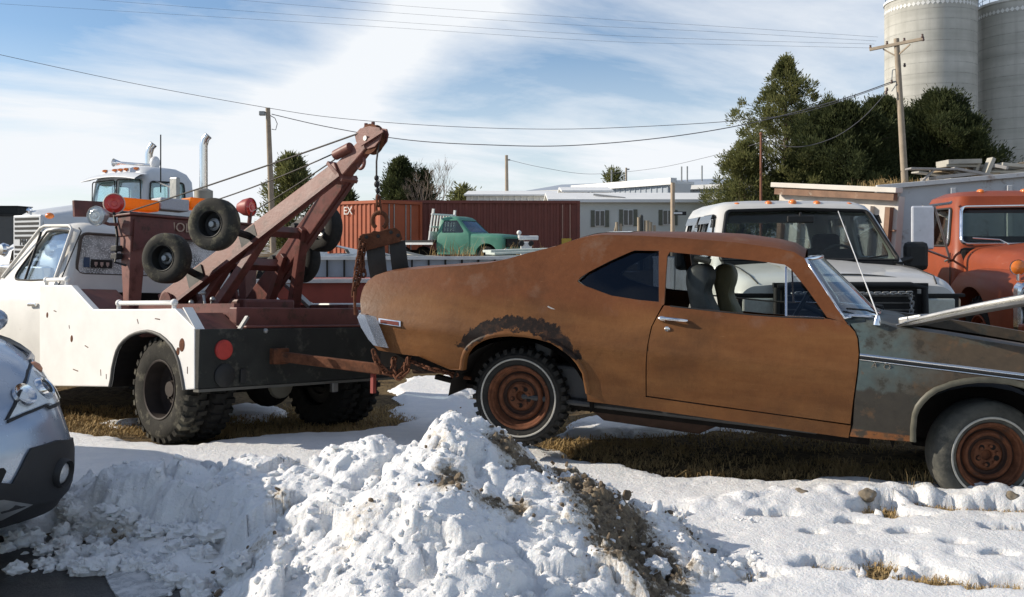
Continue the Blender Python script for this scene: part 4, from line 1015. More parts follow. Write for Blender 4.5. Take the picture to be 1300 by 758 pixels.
for s in (1, -1): MB().prism([(XT-.01, ZM), (XT+.01, ZM+.01), (XT+.17, ZT+.004), (XT+.155, ZT+.008)], TO_Y, s*1.005, s*.93).build('chamfer_plate', m_white, TO)
MB().box(((XT+XF)/2, 0, ZM+.02), (XF-XT-.2, 1.2, .05)).box(((XT+XF)/2, .56, ZT-.06), (XF-XT-.3, .05, .2)).box(((XT+XF)/2, -.56, ZT-.06), (XF-XT-.3, .05, .2)).build('bed_floor', m_maroon, TO)
def disc(name, px, py, r, mat, x, par, d=.02):
    y, z = TF.on_x(px, py, x); return MB().lathe([(0, d), (r*.85, d*.9), (r, d*.4), (r, -.01)], Matrix.Translation((x, y, z)) @ Matrix.Rotation(R(-90), 4, 'Y'), 24).build(name, mat, par, smooth=40)
disc('tail_light', 284, 444, .072, M('flat_red_reflector', (.42, .04, .03), .5, 0, .1, 30), XT-.055, tb)
disc('tail_light', 285, 477, .085, m_black, XT-.055, tb)
for px in (308,):
    y, z = TF.on_x(px, 477, XT-.055); MB().box((XT-.06, y, z), (.02, .05, .1)).build('latch', m_black, tb, bevel=.005)
a = TF.on_x(303, 418, XT-.05); b2 = TF.on_x(314, 402, XT-.05); MB().beam((XT-.06, a[0], a[1]), (XT-.05, b2[0], b2[1]), .03, .02).build('hinge_bar', m_steel, tb)
y, z = TF.on_x(337, 420, XT-.05); MB().sphere((XT-.05, y, z), .02).build('bolt', m_steel, tb)
# chassis, axle
MB().box((1.5, .4, .56), (4.2, .07, .16)).box((1.5, -.4, .56), (4.2, .07, .16)).box((XT+.12, 0, .55), (.1, .9, .16)).build('chassis', m_dark, TO)
axl = MB(); axl.tube([(0, -.85, .405), (0, .85, .405)], .06, 12); axl.sphere((0, -.05, .40), (.2, .19, .19), 16, 10)
ax_o = axl.build('rear_axle', m_dark, TO, smooth=50)
MB().lathe([(0, .21), (.06, .205), (.11, .18), (.12, .14)], Matrix.Translation((0, -.05, .40)) @ Matrix.Rotation(R(-90), 4, 'Y'), 20).build('differential_cover', M('dusty_metal', (.25, .23, .18), .8), ax_o, smooth=40)
for s in (1, -1):
    mt = m_rubber_mud if s > 0 else m_rubber
    wheel(TO, 'wheel', (0, s*(.95-.105), .405), s, .40, .222, .20, mt, M('dark_brown_rim', (.035, .025, .02), .7, 0, .3, 14) if s > 0 else m_black, 30, deep=True)
    wheel(TO, 'wheel', (0, s*.62, .405), s, .40, .222, .20, m_rubber, m_black, 30, deep=True)
    wheel(TO, 'wheel', (3.3, s*.84, .405), s, .40, .222, .20, mt, m_white, 30)
# mast and header
YP = .64
xa1 = TF.on_y(165, 330, YP)[0]; xa0 = TF.on_y(149, 330, YP)[0]; yd = TF.on_x(187, 330, xa1)[0]
zt1 = TF.on_y(165, 275, YP)[1]; zb1 = ZM; yb = TF.on_x(177, 392, xa1)[0]
for s in (1, -1):
    rings = []
    for z, y_in, xo in ((zb1, yb, xa1+.06), (zt1, yd, xa0)):
        rings.append([(xa1, s*YP, z), (xo, s*YP, z), (xo, s*y_in, z), (xa1, s*y_in, z)])
    MB().loft(rings).build('mast_post', m_boom_lit if s > 0 else m_maroon, TO, bevel=.006)
HY0 = TF.on_x(200, 303, xa1)[1]
hdr = MB().box(((xa0+xa1)/2, 0, (zt1+HY0)/2+.01), (abs(xa0-xa1)+.01, 2*YP+.02, zt1-HY0)).box(((xa0+xa1)/2, 0, zt1+.02), (abs(xa0-xa1)+.06, 2*YP+.06, .02)).build('mast_header', m_maroon, TO, bevel=.006)
y, z = TF.on_x(235, 290, xa1)
MB().prism([(YP-.02, zt1-.02), (y+.13, zt1-.02), (y+.10, HY0+.02), (YP-.02, HY0-.12)], TO_X, xa1-.006, xa1-.02).build('gusset_plate', m_maroon, hdr)
text_part('lettering', 'HOLMES', .115, M('raised_tan_letters', (.42, .30, .22), .5), hdr, Matrix.Translation((xa1-.012, y-.03, z)) @ Matrix(((0, 0, -1, 0), (-1, 0, 0, 0), (0, 1, 0, 0), (0, 0, 0, 1))), .006)
# boom
BL = TF.on_y(207, 388, .45); AP = TF.on_y(436, 217, .0); HD = TF.on_y(470, 179, .0)
BLv = Vector((BL[0], .45, BL[1])); APv = Vector((AP[0], .0, AP[1])); HDv = Vector((HD[0], 0, HD[1]))
mast_up = (APv-BLv).normalized()
def taperbeam(mb, a, b, wa, wb, ta, tb_, up):
    a, b = Vector(a), Vector(b); x = (b-a).normalized(); y = Vector(up).cross(x).normalized(); z = x.cross(y)
    rr = []
    for c, w_, t_ in ((a, wa, ta), (b, wb, tb_)): rr.append([c+y*w_/2+z*t_/2, c-y*w_/2+z*t_/2, c-y*w_/2-z*t_/2, c+y*w_/2-z*t_/2])
    return mb.loft(rr)
UPB = Vector((.75, .0, .66))
for s in (1, -1):
    a = Vector((BLv.x, s*.45, BLv.z))
    lg = taperbeam(MB(), a, APv+Vector((0, s*.045, 0)), .07, .055, .20, .15, UPB).build('boom_leg', m_boom_lit if s > 0 else m_maroon, TO, bevel=.008)
    # flange on the outer edge
    taperbeam(MB(), a+Vector((0, s*.035, 0))-UPB*.095, APv+Vector((0, s*.075, 0))-UPB*.07, .06, .04, .03, .03, UPB).build('leg_flange', m_maroon, lg)
    # upright knee brace to the rear
    k0 = Vector((BLv.x-.62, s*.42, ZM+.04)); k1 = BLv.lerp(APv, .62); k1.y = s*.16
    taperbeam(MB(), k0, k1, .10, .07, .08, .06, UPB).build('boom_brace', m_maroon, TO, bevel=.006)
    k0 = Vector((BLv.x-.30, s*.36, ZM+.04)); k1 = BLv.lerp(APv, .42); k1.y = s*.24
    taperbeam(MB(), k0, k1, .08, .06, .07, .06, UPB).build('boom_brace', m_maroon, TO, bevel=.006)
taperbeam(MB(), BLv.lerp(APv, .34)+Vector((0, .03, 0)), BLv.lerp(APv, .34)+Vector((0, -.62, 0)), .06, .06, .10, .10, UPB).build('boom_crossbar', m_maroon, TO, bevel=.004)
taperbeam(MB(), BLv.lerp(APv, .58)+Vector((0, .03, 0)), BLv.lerp(APv, .58)+Vector((0, -.42, 0)), .06, .06, .08, .08, UPB).build('boom_crossbar', m_maroon, TO, bevel=.004)
bh = taperbeam(MB(), APv-(HDv-APv)*.25, HDv, .11, .08, .14, .10, UPB).build('boom_head', m_boom_lit, TO, bevel=.01)
MB().box(APv-(HDv-APv)*.05, (.24, .16, .03), rot=(0, R(-40), 0)).build('apex_plate', m_boom_lit, bh, bevel=.004)
RX = Matrix.Rotation(R(90), 4, 'X')
hp = [HDv+Vector((0, 0, 0))]
# sheave: grooved wheel between half round cheek plates
shc = TF.on_y(472, 177, 0); S0 = Vector((shc[0], 0, shc[1]))
MB().lathe([(.02, .03), (.115, .03), (.085, .008), (.085, -.008), (.115, -.03), (.02, -.03)], Matrix.Translation(S0) @ RX, 28).build('sheave', m_rustmetal, bh, smooth=40)
ch = [TF.on_y(px, py, .0) for px, py in ((455, 172), (462, 164), (474, 161), (487, 163), (489, 170), (487, 179), (481, 187), (472, 190), (462, 187), (457, 181))]
for s in (1, -1):
    MB().prism(ch, TO_Y, s*.028, s*.040).build('cheek_plate', m_boom_lit if s > 0 else m_maroon, bh, bevel=.003)
p0, p1 = TF.on_y(458, 184, .06), TF.on_y(486, 166, .06); MB().beam((p0[0], .058, p0[1]), (p1[0], .058, p1[1]), .012, .022).build('strap_bar', m_boom_lit, bh)
MB().tube([(S0.x, -.07, S0.z), (S0.x, .07, S0.z)], .02, 10).build('sheave_pin', m_steel, bh)
p0, p1 = TF.on_y(426, 197, .05), TF.on_y(445, 187, .05); MB().tube([(p0[0], .05, p0[1]), (p1[0], .05, p1[1])], .040, 14).build('guide_roller', m_boom_lit, bh, smooth=40)
p0 = TF.on_y(458, 206, 0); MB().tube([(p0[0]+.042*math.cos(a), 0, p0[1]+.05*math.sin(a)) for a in np.linspace(0, 6.283, 19)[:-1]], .013, 8, True).build('eye_ring', m_boom_lit, bh, smooth=60)
p0 = TF.on_y(468, 161, 0)
for dx in (-.05, .03): MB().tube([(p0[0]+dx, 0, p0[1]-.03), (p0[0]+dx, 0, p0[1]+.03)], .014, 8).build('stud', m_maroon, bh)
# cables along the boom
def cable(a, b, sag=.02, r=.006, mat=m_black, par=TO, nm='cable'):
    a, b = Vector(a), Vector(b); MB().tube([a.lerp(b, t)-Vector((0, 0, sag*4*t*(1-t))) for t in np.linspace(0, 1, 9)], r, 6).build(nm, mat, par)
m_cable = M('greasy_wire_rope', (.06, .052, .045), .6, .3)
q = lambda px, py, y: Vector((TF.on_y(px, py, y)[0], y, TF.on_y(px, py, y)[1]))
cable(q(459, 168, .03), q(165, 268, .45), .01, .007, m_cable); cable(q(428, 193, .03), q(262, 258, .1), .02, .006, m_cable); cable(q(430, 199, -.03), q(322, 268, -.3), .01, .006, m_cable)
# dolly wheels hung on the boom: two each side with brackets
for (px, py, y, s, st) in ((272, 285, .62, 1, R(24)), (212, 328, .66, 1, R(24)), (410, 290, -.50, -1, R(0)), (382, 330, -.55, -1, R(4))):
    p = q(px, py, y); w_ = wheel(TO, 'dolly_wheel', p, s, .205, .105, .135, M('worn_small_tyre', (.03, .028, .022), .85, 0, .3, 25, .2, 90, dirt=(.12, .11, .07), damt=.5, dscale=10) if s > 0 else m_rubber, m_black if s > 0 else m_steel, 0, deep=True, steer=st)
    MB().lathe([(0, .03), (.022, .028), (.028, .0), (.05, -.01), (.05, -.03)], Matrix.Translation(p+Vector((.0, s*.01, 0))) @ Matrix.Rotation(st, 4, 'Z') @ Matrix.Rotation(R(-90)*s, 4, 'X'), 14).build('hub', m_steel, w_, smooth=40)
    t_ = max(0, min(1, ((p-BLv).dot(mast_up))/(APv-BLv).length)); e_ = BLv.lerp(APv, t_); e_.y *= s
    if s < 0: e_ = Vector((p.x+.03, p.y+.3, p.z))
    MB().tube([p, e_], .03, 8).build('dolly_axle', m_black, TO)
    MB().beam(e_-mast_up*.09+Vector((0, s*.05, 0)), e_+mast_up*.09+Vector((0, s*.05, 0)), .02, .14 if s > 0 else .1, up=UPB).build('dolly_bracket', m_black, TO)
# winch drums and levers on the bed
for px, py, y, r in ((222, 384, .40, .085), (254, 382, .25, .10), (283, 376, .1, .09)):
    p = q(px, py, y); MB().lathe([(0, .09), (r, .09), (r, .07), (r*.55, .06), (r*.55, -.06), (r, -.07), (r, -.09), (0, -.09)], Matrix.Translation(p) @ RX, 24).build('winch_drum', m_maroon, TO, smooth=35)
for px, py, px2, py2, y in ((262, 398, 258, 372, .5), (266, 396, 270, 380, .5), (250, 396, 243, 384, .55)):
    a, b2 = q(px, py, y), q(px2, py2, y); MB().tube([a, b2], .012, 8).sphere(b2, .022).build('lever', m_steel, TO, smooth=50)
MB().box((XT+.75, .0, ZM+.12), (.5, .5, .22)).build('gear_case', m_maroon, TO, bevel=.02)
MB().tube([q(385, 383, -.62), q(370, 352, -.62), q(352, 330, -.62)], .02, 8).build('hose', m_black, TO, smooth=60)
a, b2 = q(365, 362, -.55), q(395, 390, -.55); MB().beam(a, b2, .06, .03).build('floor_rail', m_steel, TO)
# lights on the mast
def lampcan(name, px, py, y, r, lensmat, canmat, aim, par, rim=m_chrome):
    p = q(px, py, y); A = Matrix.Translation(p) @ Vector(aim).to_track_quat('Z', 'Y').to_matrix().to_4x4()
    c = MB().lathe([(.0, -.14), (r*.5, -.13), (r*.85, -.07), (r*.98, -.01), (r, .0), (r*.97, .012), (r*.9, .006)], A, 26).build(name, canmat, par, smooth=40)
    MB().lathe([(0, .022), (r*.25, .021), (r*.3, .016), (r*.55, .018), (r*.6, .012), (r*.9, .004)], A, 26).build('lens', lensmat, c, smooth=40); return p, c
p, c = lampcan('flasher_lamp', 145, 258.5, .66, .092, m_lamp_red, M('pale_lamp_can', (.62, .50, .42), .5), (-.75, .35, -.02), TO)
MB().tube([p+Vector((0, .0, -.08)), q(149, 300, .68), q(148, 318, .68)], .012, 8).build('lamp_post', m_black, TO)
p2, c2 = lampcan('work_lamp', 122, 274, .86, .085, m_lens_clear, M('lamp_shell', (.55, .55, .53), .3, .6), (-.5, .85, -.1), TO)
MB().tube([p2+Vector((.06, -.04, -.03)), p2+Vector((.04, -.14, -.06)), q(149, 285, .68)], .014, 8).build('lamp_bracket', m_boom_lit, TO, smooth=60)
p3, c3 = lampcan('flasher_lamp', 318, 263, -.60, .092, m_lamp_red, M('dull_red_can', (.30, .05, .04), .5), (-.8, -.3, 0), TO)
MB().tube([p3+Vector((0, 0, -.05)), p3+Vector((.02, 0, -.2))], .02, 8).build('lamp_bracket', m_maroon, TO)
for py, l in ((316, 12), (326, 12)):
    a = q(150, py, .655); MB().box(a+Vector((-.03, .03, 0)), (.10, .06, .05)).build('post_hook', m_black, TO, bevel=.006)
MB().tube([q(148, 318, .68), q(146, 333, .72), q(160, 337, .66)], .01, 6).build('hook_rod', m_black, TO)
# cab
RG = [rrect(1.72, 3.42, .93, .90, .10, .45), rrect(1.70, 3.42, .965, .93, .12, .75), rrect(1.70, 3.40, .965, .93, .12, 1.08), rrect(1.71, 3.36, .935, .90, .12, 1.19), rrect(1.72, 3.30, .90, .87, .12, 1.225), rrect(1.80, 2.74, .775, .73, .13, 1.70), rrect(1.85, 2.66, .73, .69, .16, 1.775), rrect(1.95, 2.52, .62, .60, .16, 1.81), rrect(2.1, 2.35, .35, .35, .1, 1.825)]
dw = [TF.on_y(px, py, .86) for px, py in ((45, 293), (77.5, 293), (72, 355), (14, 355))]
rwp = [TF.on_x(px, py, 1.765) for px, py in ((103, 296), (99, 348))]
ryl, rzt = rwp[0]; rzb = rwp[1][1]
dw2 = fillet([(dw[0][0], dw[0][1]), ((dw[0][0]+dw[1][0])/2, dw[0][1]), dw[1], dw[2], ((dw[2][0]+dw[3][0])/2, dw[2][1]), dw[3]])
rwp_ = fillet([(ryl, rzt), (0, rzt), (-ryl, rzt), (-ryl*1.06, rzb), (0, rzb), (ryl*1.06, rzb)])
wsp = fillet([(.66, 1.68), (0, 1.70), (-.66, 1.68), (-.80, 1.26), (0, 1.27), (.80, 1.26)])
m, nt, out = newmat('frosted_rear_glass'); v = objco(nt)
vor = N(nt, 'ShaderNodeTexVoronoi'); vor.inputs['Scale'].default_value = 70; nt.links.new(v, vor.inputs['Vector'])
k = math_(nt, 'ADD', ramp(nt, vor.outputs['Distance'], .40, .25), math_(nt, 'MULTIPLY', math_(nt, 'SUBTRACT', noise(nt, v, 4, 4), .55), 1.6))
tr = N(nt, 'ShaderNodeBsdfGlossy'); tr.inputs[0].default_value = (.10, .12, .11, 1); tr.inputs['Roughness'].default_value = .2
tp = N(nt, 'ShaderNodeBsdfTransparent'); tp.inputs[0].default_value = (.35, .38, .36, 1)
ma = N(nt, 'ShaderNodeMixShader'); ma.inputs[0].default_value = .4; nt.links.new(tp.outputs[0], ma.inputs[1]); nt.links.new(tr.outputs[0], ma.inputs[2])
df = N(nt, 'ShaderNodeBsdfPrincipled'); df.inputs['Base Color'].default_value = (.78, .80, .78, 1); df.inputs['Roughness'].default_value = .5
ms = N(nt, 'ShaderNodeMixShader'); nt.links.new(ramp(nt, k, -.45, .25), ms.inputs[0]); nt.links.new(ma.outputs[0], ms.inputs[1]); nt.links.new(df.outputs[0], ms.inputs[2]); nt.links.new(ms.outputs[0], out.inputs[0]); m_frost = m
g_sky = glassmat('side_glass', (.90, .95, .97), .12, .02)
cb, panes = cab('cab', TO, m_cabwhite, [g_sky, m_frost, g_sky], RG, [('y', dw2, -1.2, 1.2), ('x', rwp_, 1.5, 2.1), ('x', wsp, 2.65, 3.6)], .045)
MB().tube([(1.768+.10*0-.012+(z-rzt)*-.0, y, z) for y, z in rwp_], .014, 6, True).build('window_gasket', M('brown_gasket', (.09, .07, .055), .7), cb)
for s in (1, -1):
    yf = lambda x, z: interp(z, [(1.10, .966), (1.19, .938), (1.225, .903), (1.70, .775)])-.006-(x-1.8)*.022
    MB().tube([(x, s*yf(x, z), z) for x, z in dw2], .010, 6, True).build('window_gasket', m_gasket, cb)
    va, vb = TF.on_y(46, 294, .8), TF.on_y(29.5, 355, .88); MB().tube([(va[0], s*yf(*va), va[1]), (vb[0], s*yf(*vb), vb[1])], .012, 6).build('vent_bar', m_black, cb)
    ds = ty([(83, 288), (86, 292), (76, 362), (70, 400), (70, 480)], .90)
    MB().tube([(x, s*(yf(x, z)+.008), z) for x, z in ds], .006, 6).build('door_seam', m_gasket, cb)
    MB().tube([(x, s*(yf(x, z)+.012), z) for x, z in ty([(4, 352), (40, 289), (46, 286), (78, 286), (82, 290), (76, 356)], .85)], .016, 8).build('drip_rail', m_cabwhite, cb, smooth=60)
    MB().box((2.1, s*.978, 1.05), (.16, .03, .03)).build('door_handle', m_chrome, cb, bevel=.008)
MB().box((2.3, 0, .95), (.5, 1.5, .2)).box((2.02, 0, 1.15), (.12, 1.5, .4)).build('bench_seat', m_vinyl, cb, bevel=.04)
MB().tube([(2.72+.06*math.sin(a), .42+.2*math.cos(a), 1.17+.19*math.sin(a)) for a in np.linspace(0, 6.283, 23)[:-1]], .014, 8, True).build('steering_wheel', m_black, cb, smooth=60)
y, z = TF.on_x(128, 335, 1.77)
stk = MB().box((1.755, y, z), (.004, .20, .075)).build('window_sticker', m_black, cb)
for i in range(3): MB().box((1.751, y+.055-.055*i, z), (.003, .028, .028)).box((1.751, y+.055-.055*i, z-.012), (.003, .012, .03)).build('sticker_mark', M('faded_mark', (.55, .42, .36), .6), stk)
y, z = TF.on_x(109, 333, 1.77); MB().box((1.755, y, z), (.004, .055, .09)).build('window_sticker', M('blue_sticker', (.05, .09, .16), .5), cb)
zc_ = TF.on_x(150, 371.5, 1.70)[1]
MB().box((1.60, 0, (zc_+.5)/2), (.10, 1.9, zc_-.5)).box((1.66, 0, zc_-.02), (.14, 1.94, .03)).build('cab_back_dark_panel', m_dark, TO)  # dark panel added to stand for the dark space below the cab's rear
# hood and front fenders, mostly outside the picture
nose = MB().loft([[(x, y*hwf, z*k+c0) for y, z in ((-1, .0), (-1, .55), (-.92, .74), (-.55, .80), (.55, .80), (.92, .74), (1, .55), (1, .0))] for x, hwf, k, c0 in ((3.2, .95, .92, .45), (3.9, .95, .88, .45), (4.4, .93, .84, .46), (4.5, .88, .70, .50))])
mesh_obj('hood', boolean(fixed(nose), [fixed(MB().prism([(3.3+.5*math.cos(t), .42+.48*math.sin(t)) for t in np.linspace(0, 6.283, 33)[:-1]], TO_Y, -1.2, 1.2))]), m_cabwhite, TO, smooth=35)
MB().box((4.6, 0, .58), (.12, 1.9, .18)).build('front_bumper', m_chrome, TO, bevel=.03)
def glowmat(name, col):
    m, nt, out = newmat(name); v = objco(nt); c = mixc(nt, noise(nt, v, 40, 3), tuple(x*.8 for x in col), col)
    p = N(nt, 'ShaderNodeBsdfPrincipled'); p.inputs['Roughness'].default_value = .3; nt.links.new(c, p.inputs['Base Color'])
    t = N(nt, 'ShaderNodeBsdfTranslucent'); nt.links.new(c, t.inputs[0]); ms = N(nt, 'ShaderNodeMixShader'); ms.inputs[0].default_value = .65
    nt.links.new(p.outputs[0], ms.inputs[1]); nt.links.new(t.outputs[0], ms.inputs[2]); nt.links.new(ms.outputs[0], out.inputs[0]); return m
m_amber = glowmat('amber_plastic', (1.0, .40, .02))
# light bar and header board carried by the cab roof
ZR = TF.on_x(180, 270, 2.15)[1]
for (xa_, xb_), mt, nm in (((156, 203), m_amber, 'amber_lens'), ((204, 241), M('grey_speaker_grille', (.42, .42, .44), .5, 0, .1, 60, .6, 90), 'speaker_grille'), ((242, 292), m_amber, 'amber_lens')):
    ya, z1 = TF.on_x(xa_, 250, 2.15); yb2, z0 = TF.on_x(xb_, 269, 2.15)
    MB().box((2.25, (ya+yb2)/2, (z0+z1)/2), (.2, abs(ya-yb2)-.008, z1-z0)).build(nm, mt, TO, bevel=.015)
ya, _ = TF.on_x(150, 260, 2.15); yb2, _ = TF.on_x(296, 260, 2.15)
MB().box((2.25, (ya+yb2)/2, ZR-.02), (.26, abs(ya-yb2), .035)).box((2.25, ya-.1, ZR-.08), (.06, .06, .16)).box((2.25, yb2+.1, ZR-.08), (.06, .06, .16)).build('light_bar_base', m_black, TO, bevel=.005)
hb = [TF.on_x(px, py, 2.05) for px, py in ((94, 254), (150, 257), (150, 276), (95, 275))]
MB().prism(hb, TO_X, 2.05, 2.09).build('header_board', m_maroon, TO, bevel=.004)
px_, pz_ = TF.on_y(63, 274, .55); MB().sphere((px_, .55, pz_), (.05, .04, .032), 12, 8).build('roof_marker', m_lamp_orange, TO, smooth=50)
# tow bar at the tail
ta = q(352, 452, 0); tb1 = TF.I @ at(486, 469, 6.95); tav = Vector((XT-.05, TF.on_x(352, 452, XT-.05)[0], TF.on_x(352, 452, XT-.05)[1]))
MB().beam(tav, tb1, .06, .075).build('tow_bar', m_rustmetal, TO, bevel=.008)
MB().box(tav, (.12, .14, .12)).build('tow_bar_bracket', m_rustmetal, TO, bevel=.01)
tbp = TF.I @ at(474, 478, 7.0); MB().beam(tbp+Vector((0, 0, .05)), tbp+Vector((0, 0, -.12)), .03, .03).build('tow_bar_pin', M('dull_red_pin', (.25, .05, .04), .6), TO)
p = TF.I @ at(424, 490, 7.85); MB().box(p, (.04, .06, .10)).build('trailer_socket', m_steel, TO, bevel=.008)

# ------------------------------------------------------------------ sling hanging from the boom
def links(mb, pts, L=.055, r=.0075, wid=.018):
    """chain of alternating links along a polyline"""
    P_ = [Vector(p) for p in pts]; d = [0]
    for a, b in zip(P_, P_[1:]): d.append(d[-1]+(b-a).length)
    n = max(2, int(d[-1]/(L*.72)))
    for i in range(n):
        s_0 = d[-1]*(i+.5)/n; k = max(j for j in range(len(d)-1) if d[j] <= s_0); t = (s_0-d[k])/(d[k+1]-d[k]); c = P_[k].lerp(P_[k+1], t); x = (P_[k+1]-P_[k]).normalized()
        u = Vector((0, 0, 1)) if abs(x.z) < .8 else Vector((1, 0, 0)); y = (u-x*u.dot(x)).normalized(); z = x.cross(y)
        o = (y if i % 2 else z)*.8+(z if i % 2 else -y)*.4; o.normalize()
        pts_ = []
        for a in np.linspace(0, 6.283, 13)[:-1]:
            ca_, sa_ = math.cos(a), math.sin(a); pts_.append(c+x*(ca_*wid*.9+(L/2-wid*.6)*(1 if ca_ > 0 else -1))+o*sa_*wid)
        mb.tube(pts_, r, 6, True)
    return mb
S_w = TF.w(S0)
YS = 7.20
SL = thing('tow_sling', 'rusty spreader bar with two black rubber belts hanging from the wrecker boom', 'sling', Matrix.Translation(at(482, 305, YS)))
off = -at(482, 305, YS)
sp = lambda px, py, Y=YS: at(px, py, Y)+off
bar = [(456, 300), (460, 297), (470, 296), (474, 293), (481, 294), (490, 291), (502, 289), (508, 294), (511, 303), (508, 307), (462, 319), (458, 312)]
ba = MB(); n = len(bar); ba.loft([[sp(px, py, YS-.03) for px, py in bar], [sp(px, py, YS+.03) for px, py in bar]]); ba.build('spreader_bar', m_rustmetal, SL, bevel=.004)
for (x0, y0), (x1, y1) in (((466, 305), (490, 300)), ((494, 299), (508, 296))):
    pass
for px, py in ((466, 301), (497, 295), (506, 299), (481, 300)): MB().lathe([(0, .036), (.014, .034), (.016, .02)], Matrix.Translation(sp(px, py)) @ Matrix.Rotation(R(90), 4, 'X'), 10).build('bar_bolt', m_black, SL)
top = Vector(S_w)+TF.M.to_3x3() @ Vector((-.085, 0, 0))
MB().tube([top+off, sp(478, 205), sp(478, 232)], .007, 8).build('hoist_cable', m_cable, SL)
MB().sphere(sp(478, 226), (.018, .018, .022)).sphere(sp(478.5, 234), (.022, .022, .026)).sphere(sp(479.5, 242), (.017, .017, .024)).sphere(sp(479, 250), (.012, .012, .03)).build('swivel', m_black, SL, smooth=60)
cc = MB(); links(cc, [sp(480, 250), sp(481, 270)], .07, .009, .02); cc.build('hook_chain', m_rustmetal, SL, smooth=60)
rc = sp(482, 280); MB().tube([rc+Vector((.055*math.cos(a), 0, .06*math.sin(a))) for a in np.linspace(R(-60), R(240), 20)], .016, 8).build('hook', m_rustmetal, SL, smooth=60)
m_belt = M('grey_black_belting', (.04, .04, .037), .75, 0, .15, 14, .15, 60)
tailpt = lambda v_, z_: (NF.M @ Vector((-1.10, v_, z_)))+off
for (pa, pb, pc, pd) in (((465, 318), (488, 312), (492, 352), (470, 352)), ((494, 310), (514, 305), (520, 348), (499, 350))):
    A0, B0, C0, D0 = sp(*pa), sp(*pb), sp(*pc, YS+.05), sp(*pd, YS+.05); rr = []
    for t in np.linspace(0, 1, 7):
        l_, r_ = A0.lerp(D0, t), B0.lerp(C0, t); bul = Vector((.0, -.02*math.sin(t*3.14), 0)); rr.append([l_+bul, r_+bul, r_+bul+Vector((0, .02, 0)), l_+bul+Vector((0, .02, 0))])
    e = rr[-1]; rr.append([p+Vector((.03, .10, -.25)) for p in e])
    MB().loft(rr).build('rubber_belt', m_belt, SL, smooth=40)
CH = thing('tow_chain', 'rusty heavy chain hanging from the spreader bar down to the chrome bumper', 'chain', Matrix.Translation(at(455, 345, 6.95)))
off2 = -at(455, 345, 6.95); cp = lambda px, py, Y: at(px, py, Y)+off2
cc = MB(); links(cc, [cp(459, 308, 7.1), cp(453, 340, 7.0), cp(449, 375, 6.95)]); links(cc, [cp(457, 305, 7.15), cp(460, 335, 7.05), cp(453, 362, 6.98)]); links(cc, [cp(463, 310, 7.12), cp(459, 330, 7.08), cp(462, 350, 7.02)])
cc.build('chain_links', m_rustmetal, CH, smooth=60)
MB().tube([cp(450, 370, 6.95), cp(451, 400, 6.88)], .010, 6).build('hook_bar', m_rustmetal, CH)
CH2 = thing('tow_chain', 'rusty slack chain looped beneath the tail of the brown coupe', 'chain', Matrix.Translation(at(500, 465, 6.6)))
off2 = -at(500, 465, 6.6)
cc = MB(); links(cc, [cp(474, 446, 6.55), cp(480, 462, 6.55), cp(492, 474, 6.55), cp(504, 476, 6.55), cp(514, 466, 6.6), cp(520, 455, 6.65)]); links(cc, [cp(500, 455, 6.65), cp(499, 470, 6.55), cp(506, 480, 6.5), cp(516, 472, 6.5), cp(517, 456, 6.55)]); links(cc, [cp(520, 458, 6.6), cp(545, 468, 6.5), cp(580, 476, 6.5)], .04, .006, .013)
cc.build('chain_links', m_rustmetal, CH2, smooth=60)
# ================================================================== white pickup
m_fwhite = M('pearl_white_paint', (.57, .555, .52), .32, 0, .05, 5, .0, 30, dirt=(.40, .34, .26), damt=.2, dscale=4, coat=.4)
m_grille = M('black_grille', (.010, .010, .010), .6, 0, .2, 20, spec=.3)
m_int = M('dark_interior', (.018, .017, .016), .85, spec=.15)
def arch_cut(cx, cz, r, a=-2, b=2): return fixed(MB().prism([(cx+r*math.cos(t), cz+r*math.sin(t)) for t in np.linspace(0, 6.2832, 41)[:-1]], TO_Y, a, b))
def xsec(x, w_, zb, zs, zt, rnd_=.10, crown_=.03, n=8):
    """cross-section of a bonnet or bed: half width w_, bottom zb, shoulder zs, top zt"""
    pts = [(x, -w_, zb), (x, -w_*1.0, (zb+zs)/2), (x, -w_*.995, zs)]
    for k in range(1, n): 
        t = k/n; a = math.pi/2*t; pts.append((x, -w_*.995+rnd_*(1-math.cos(a)), zs+(zt-zs)*math.sin(a)))
    for k in range(9):
        s = -1+2*k/8; pts.append((x, (w_*.995-rnd_)*s, zt+crown_*(1-s*s)))
    for k in range(n-1, 0, -1):
        t = k/n; a = math.pi/2*t; pts.append((x, w_*.995-rnd_*(1-math.cos(a)), zs+(zt-zs)*math.sin(a)))
    pts += [(x, w_*.995, zs), (x, w_, (zb+zs)/2), (x, w_, zb)]
    return pts
FF = Frame((2.915, 9.5, gpt(2.9, 9.5)), (-.03, -1, 0))
FO = thing('pickup_truck', 'white extended cab pickup with five orange roof lamps parked behind the rusty coupe', 'pickup truck', FF.M)
RG = [rrect(-2.45, .10, .95, .95, .08, .50), rrect(-2.47, .10, .975, .965, .10, .95), rrect(-2.46, .08, .965, .955, .10, 1.25), rrect(-2.44, .05, .935, .93, .10, 1.32), rrect(-2.38, -.42, .83, .80, .12, 1.82), rrect(-2.32, -.50, .79, .755, .15, 1.90), rrect(-2.2, -.62, .70, .68, .18, 1.945), rrect(-2.0, -.85, .45, .45, .15, 1.965)]
fws = fillet([(.715, 1.84), (0, 1.86), (-.715, 1.84), (-.86, 1.37), (-.85, 1.335), (0, 1.345), (.85, 1.335), (.86, 1.37)])
fd_ = fillet([(-.52, 1.80), (-1.18, 1.80), (-1.20, 1.36), (-.18, 1.36)]); fx_ = fillet([(-1.36, 1.80), (-2.12, 1.79), (-2.18, 1.38), (-1.36, 1.37)])
fr_ = fillet([(.62, 1.76), (-.62, 1.76), (-.70, 1.42), (.70, 1.42)])
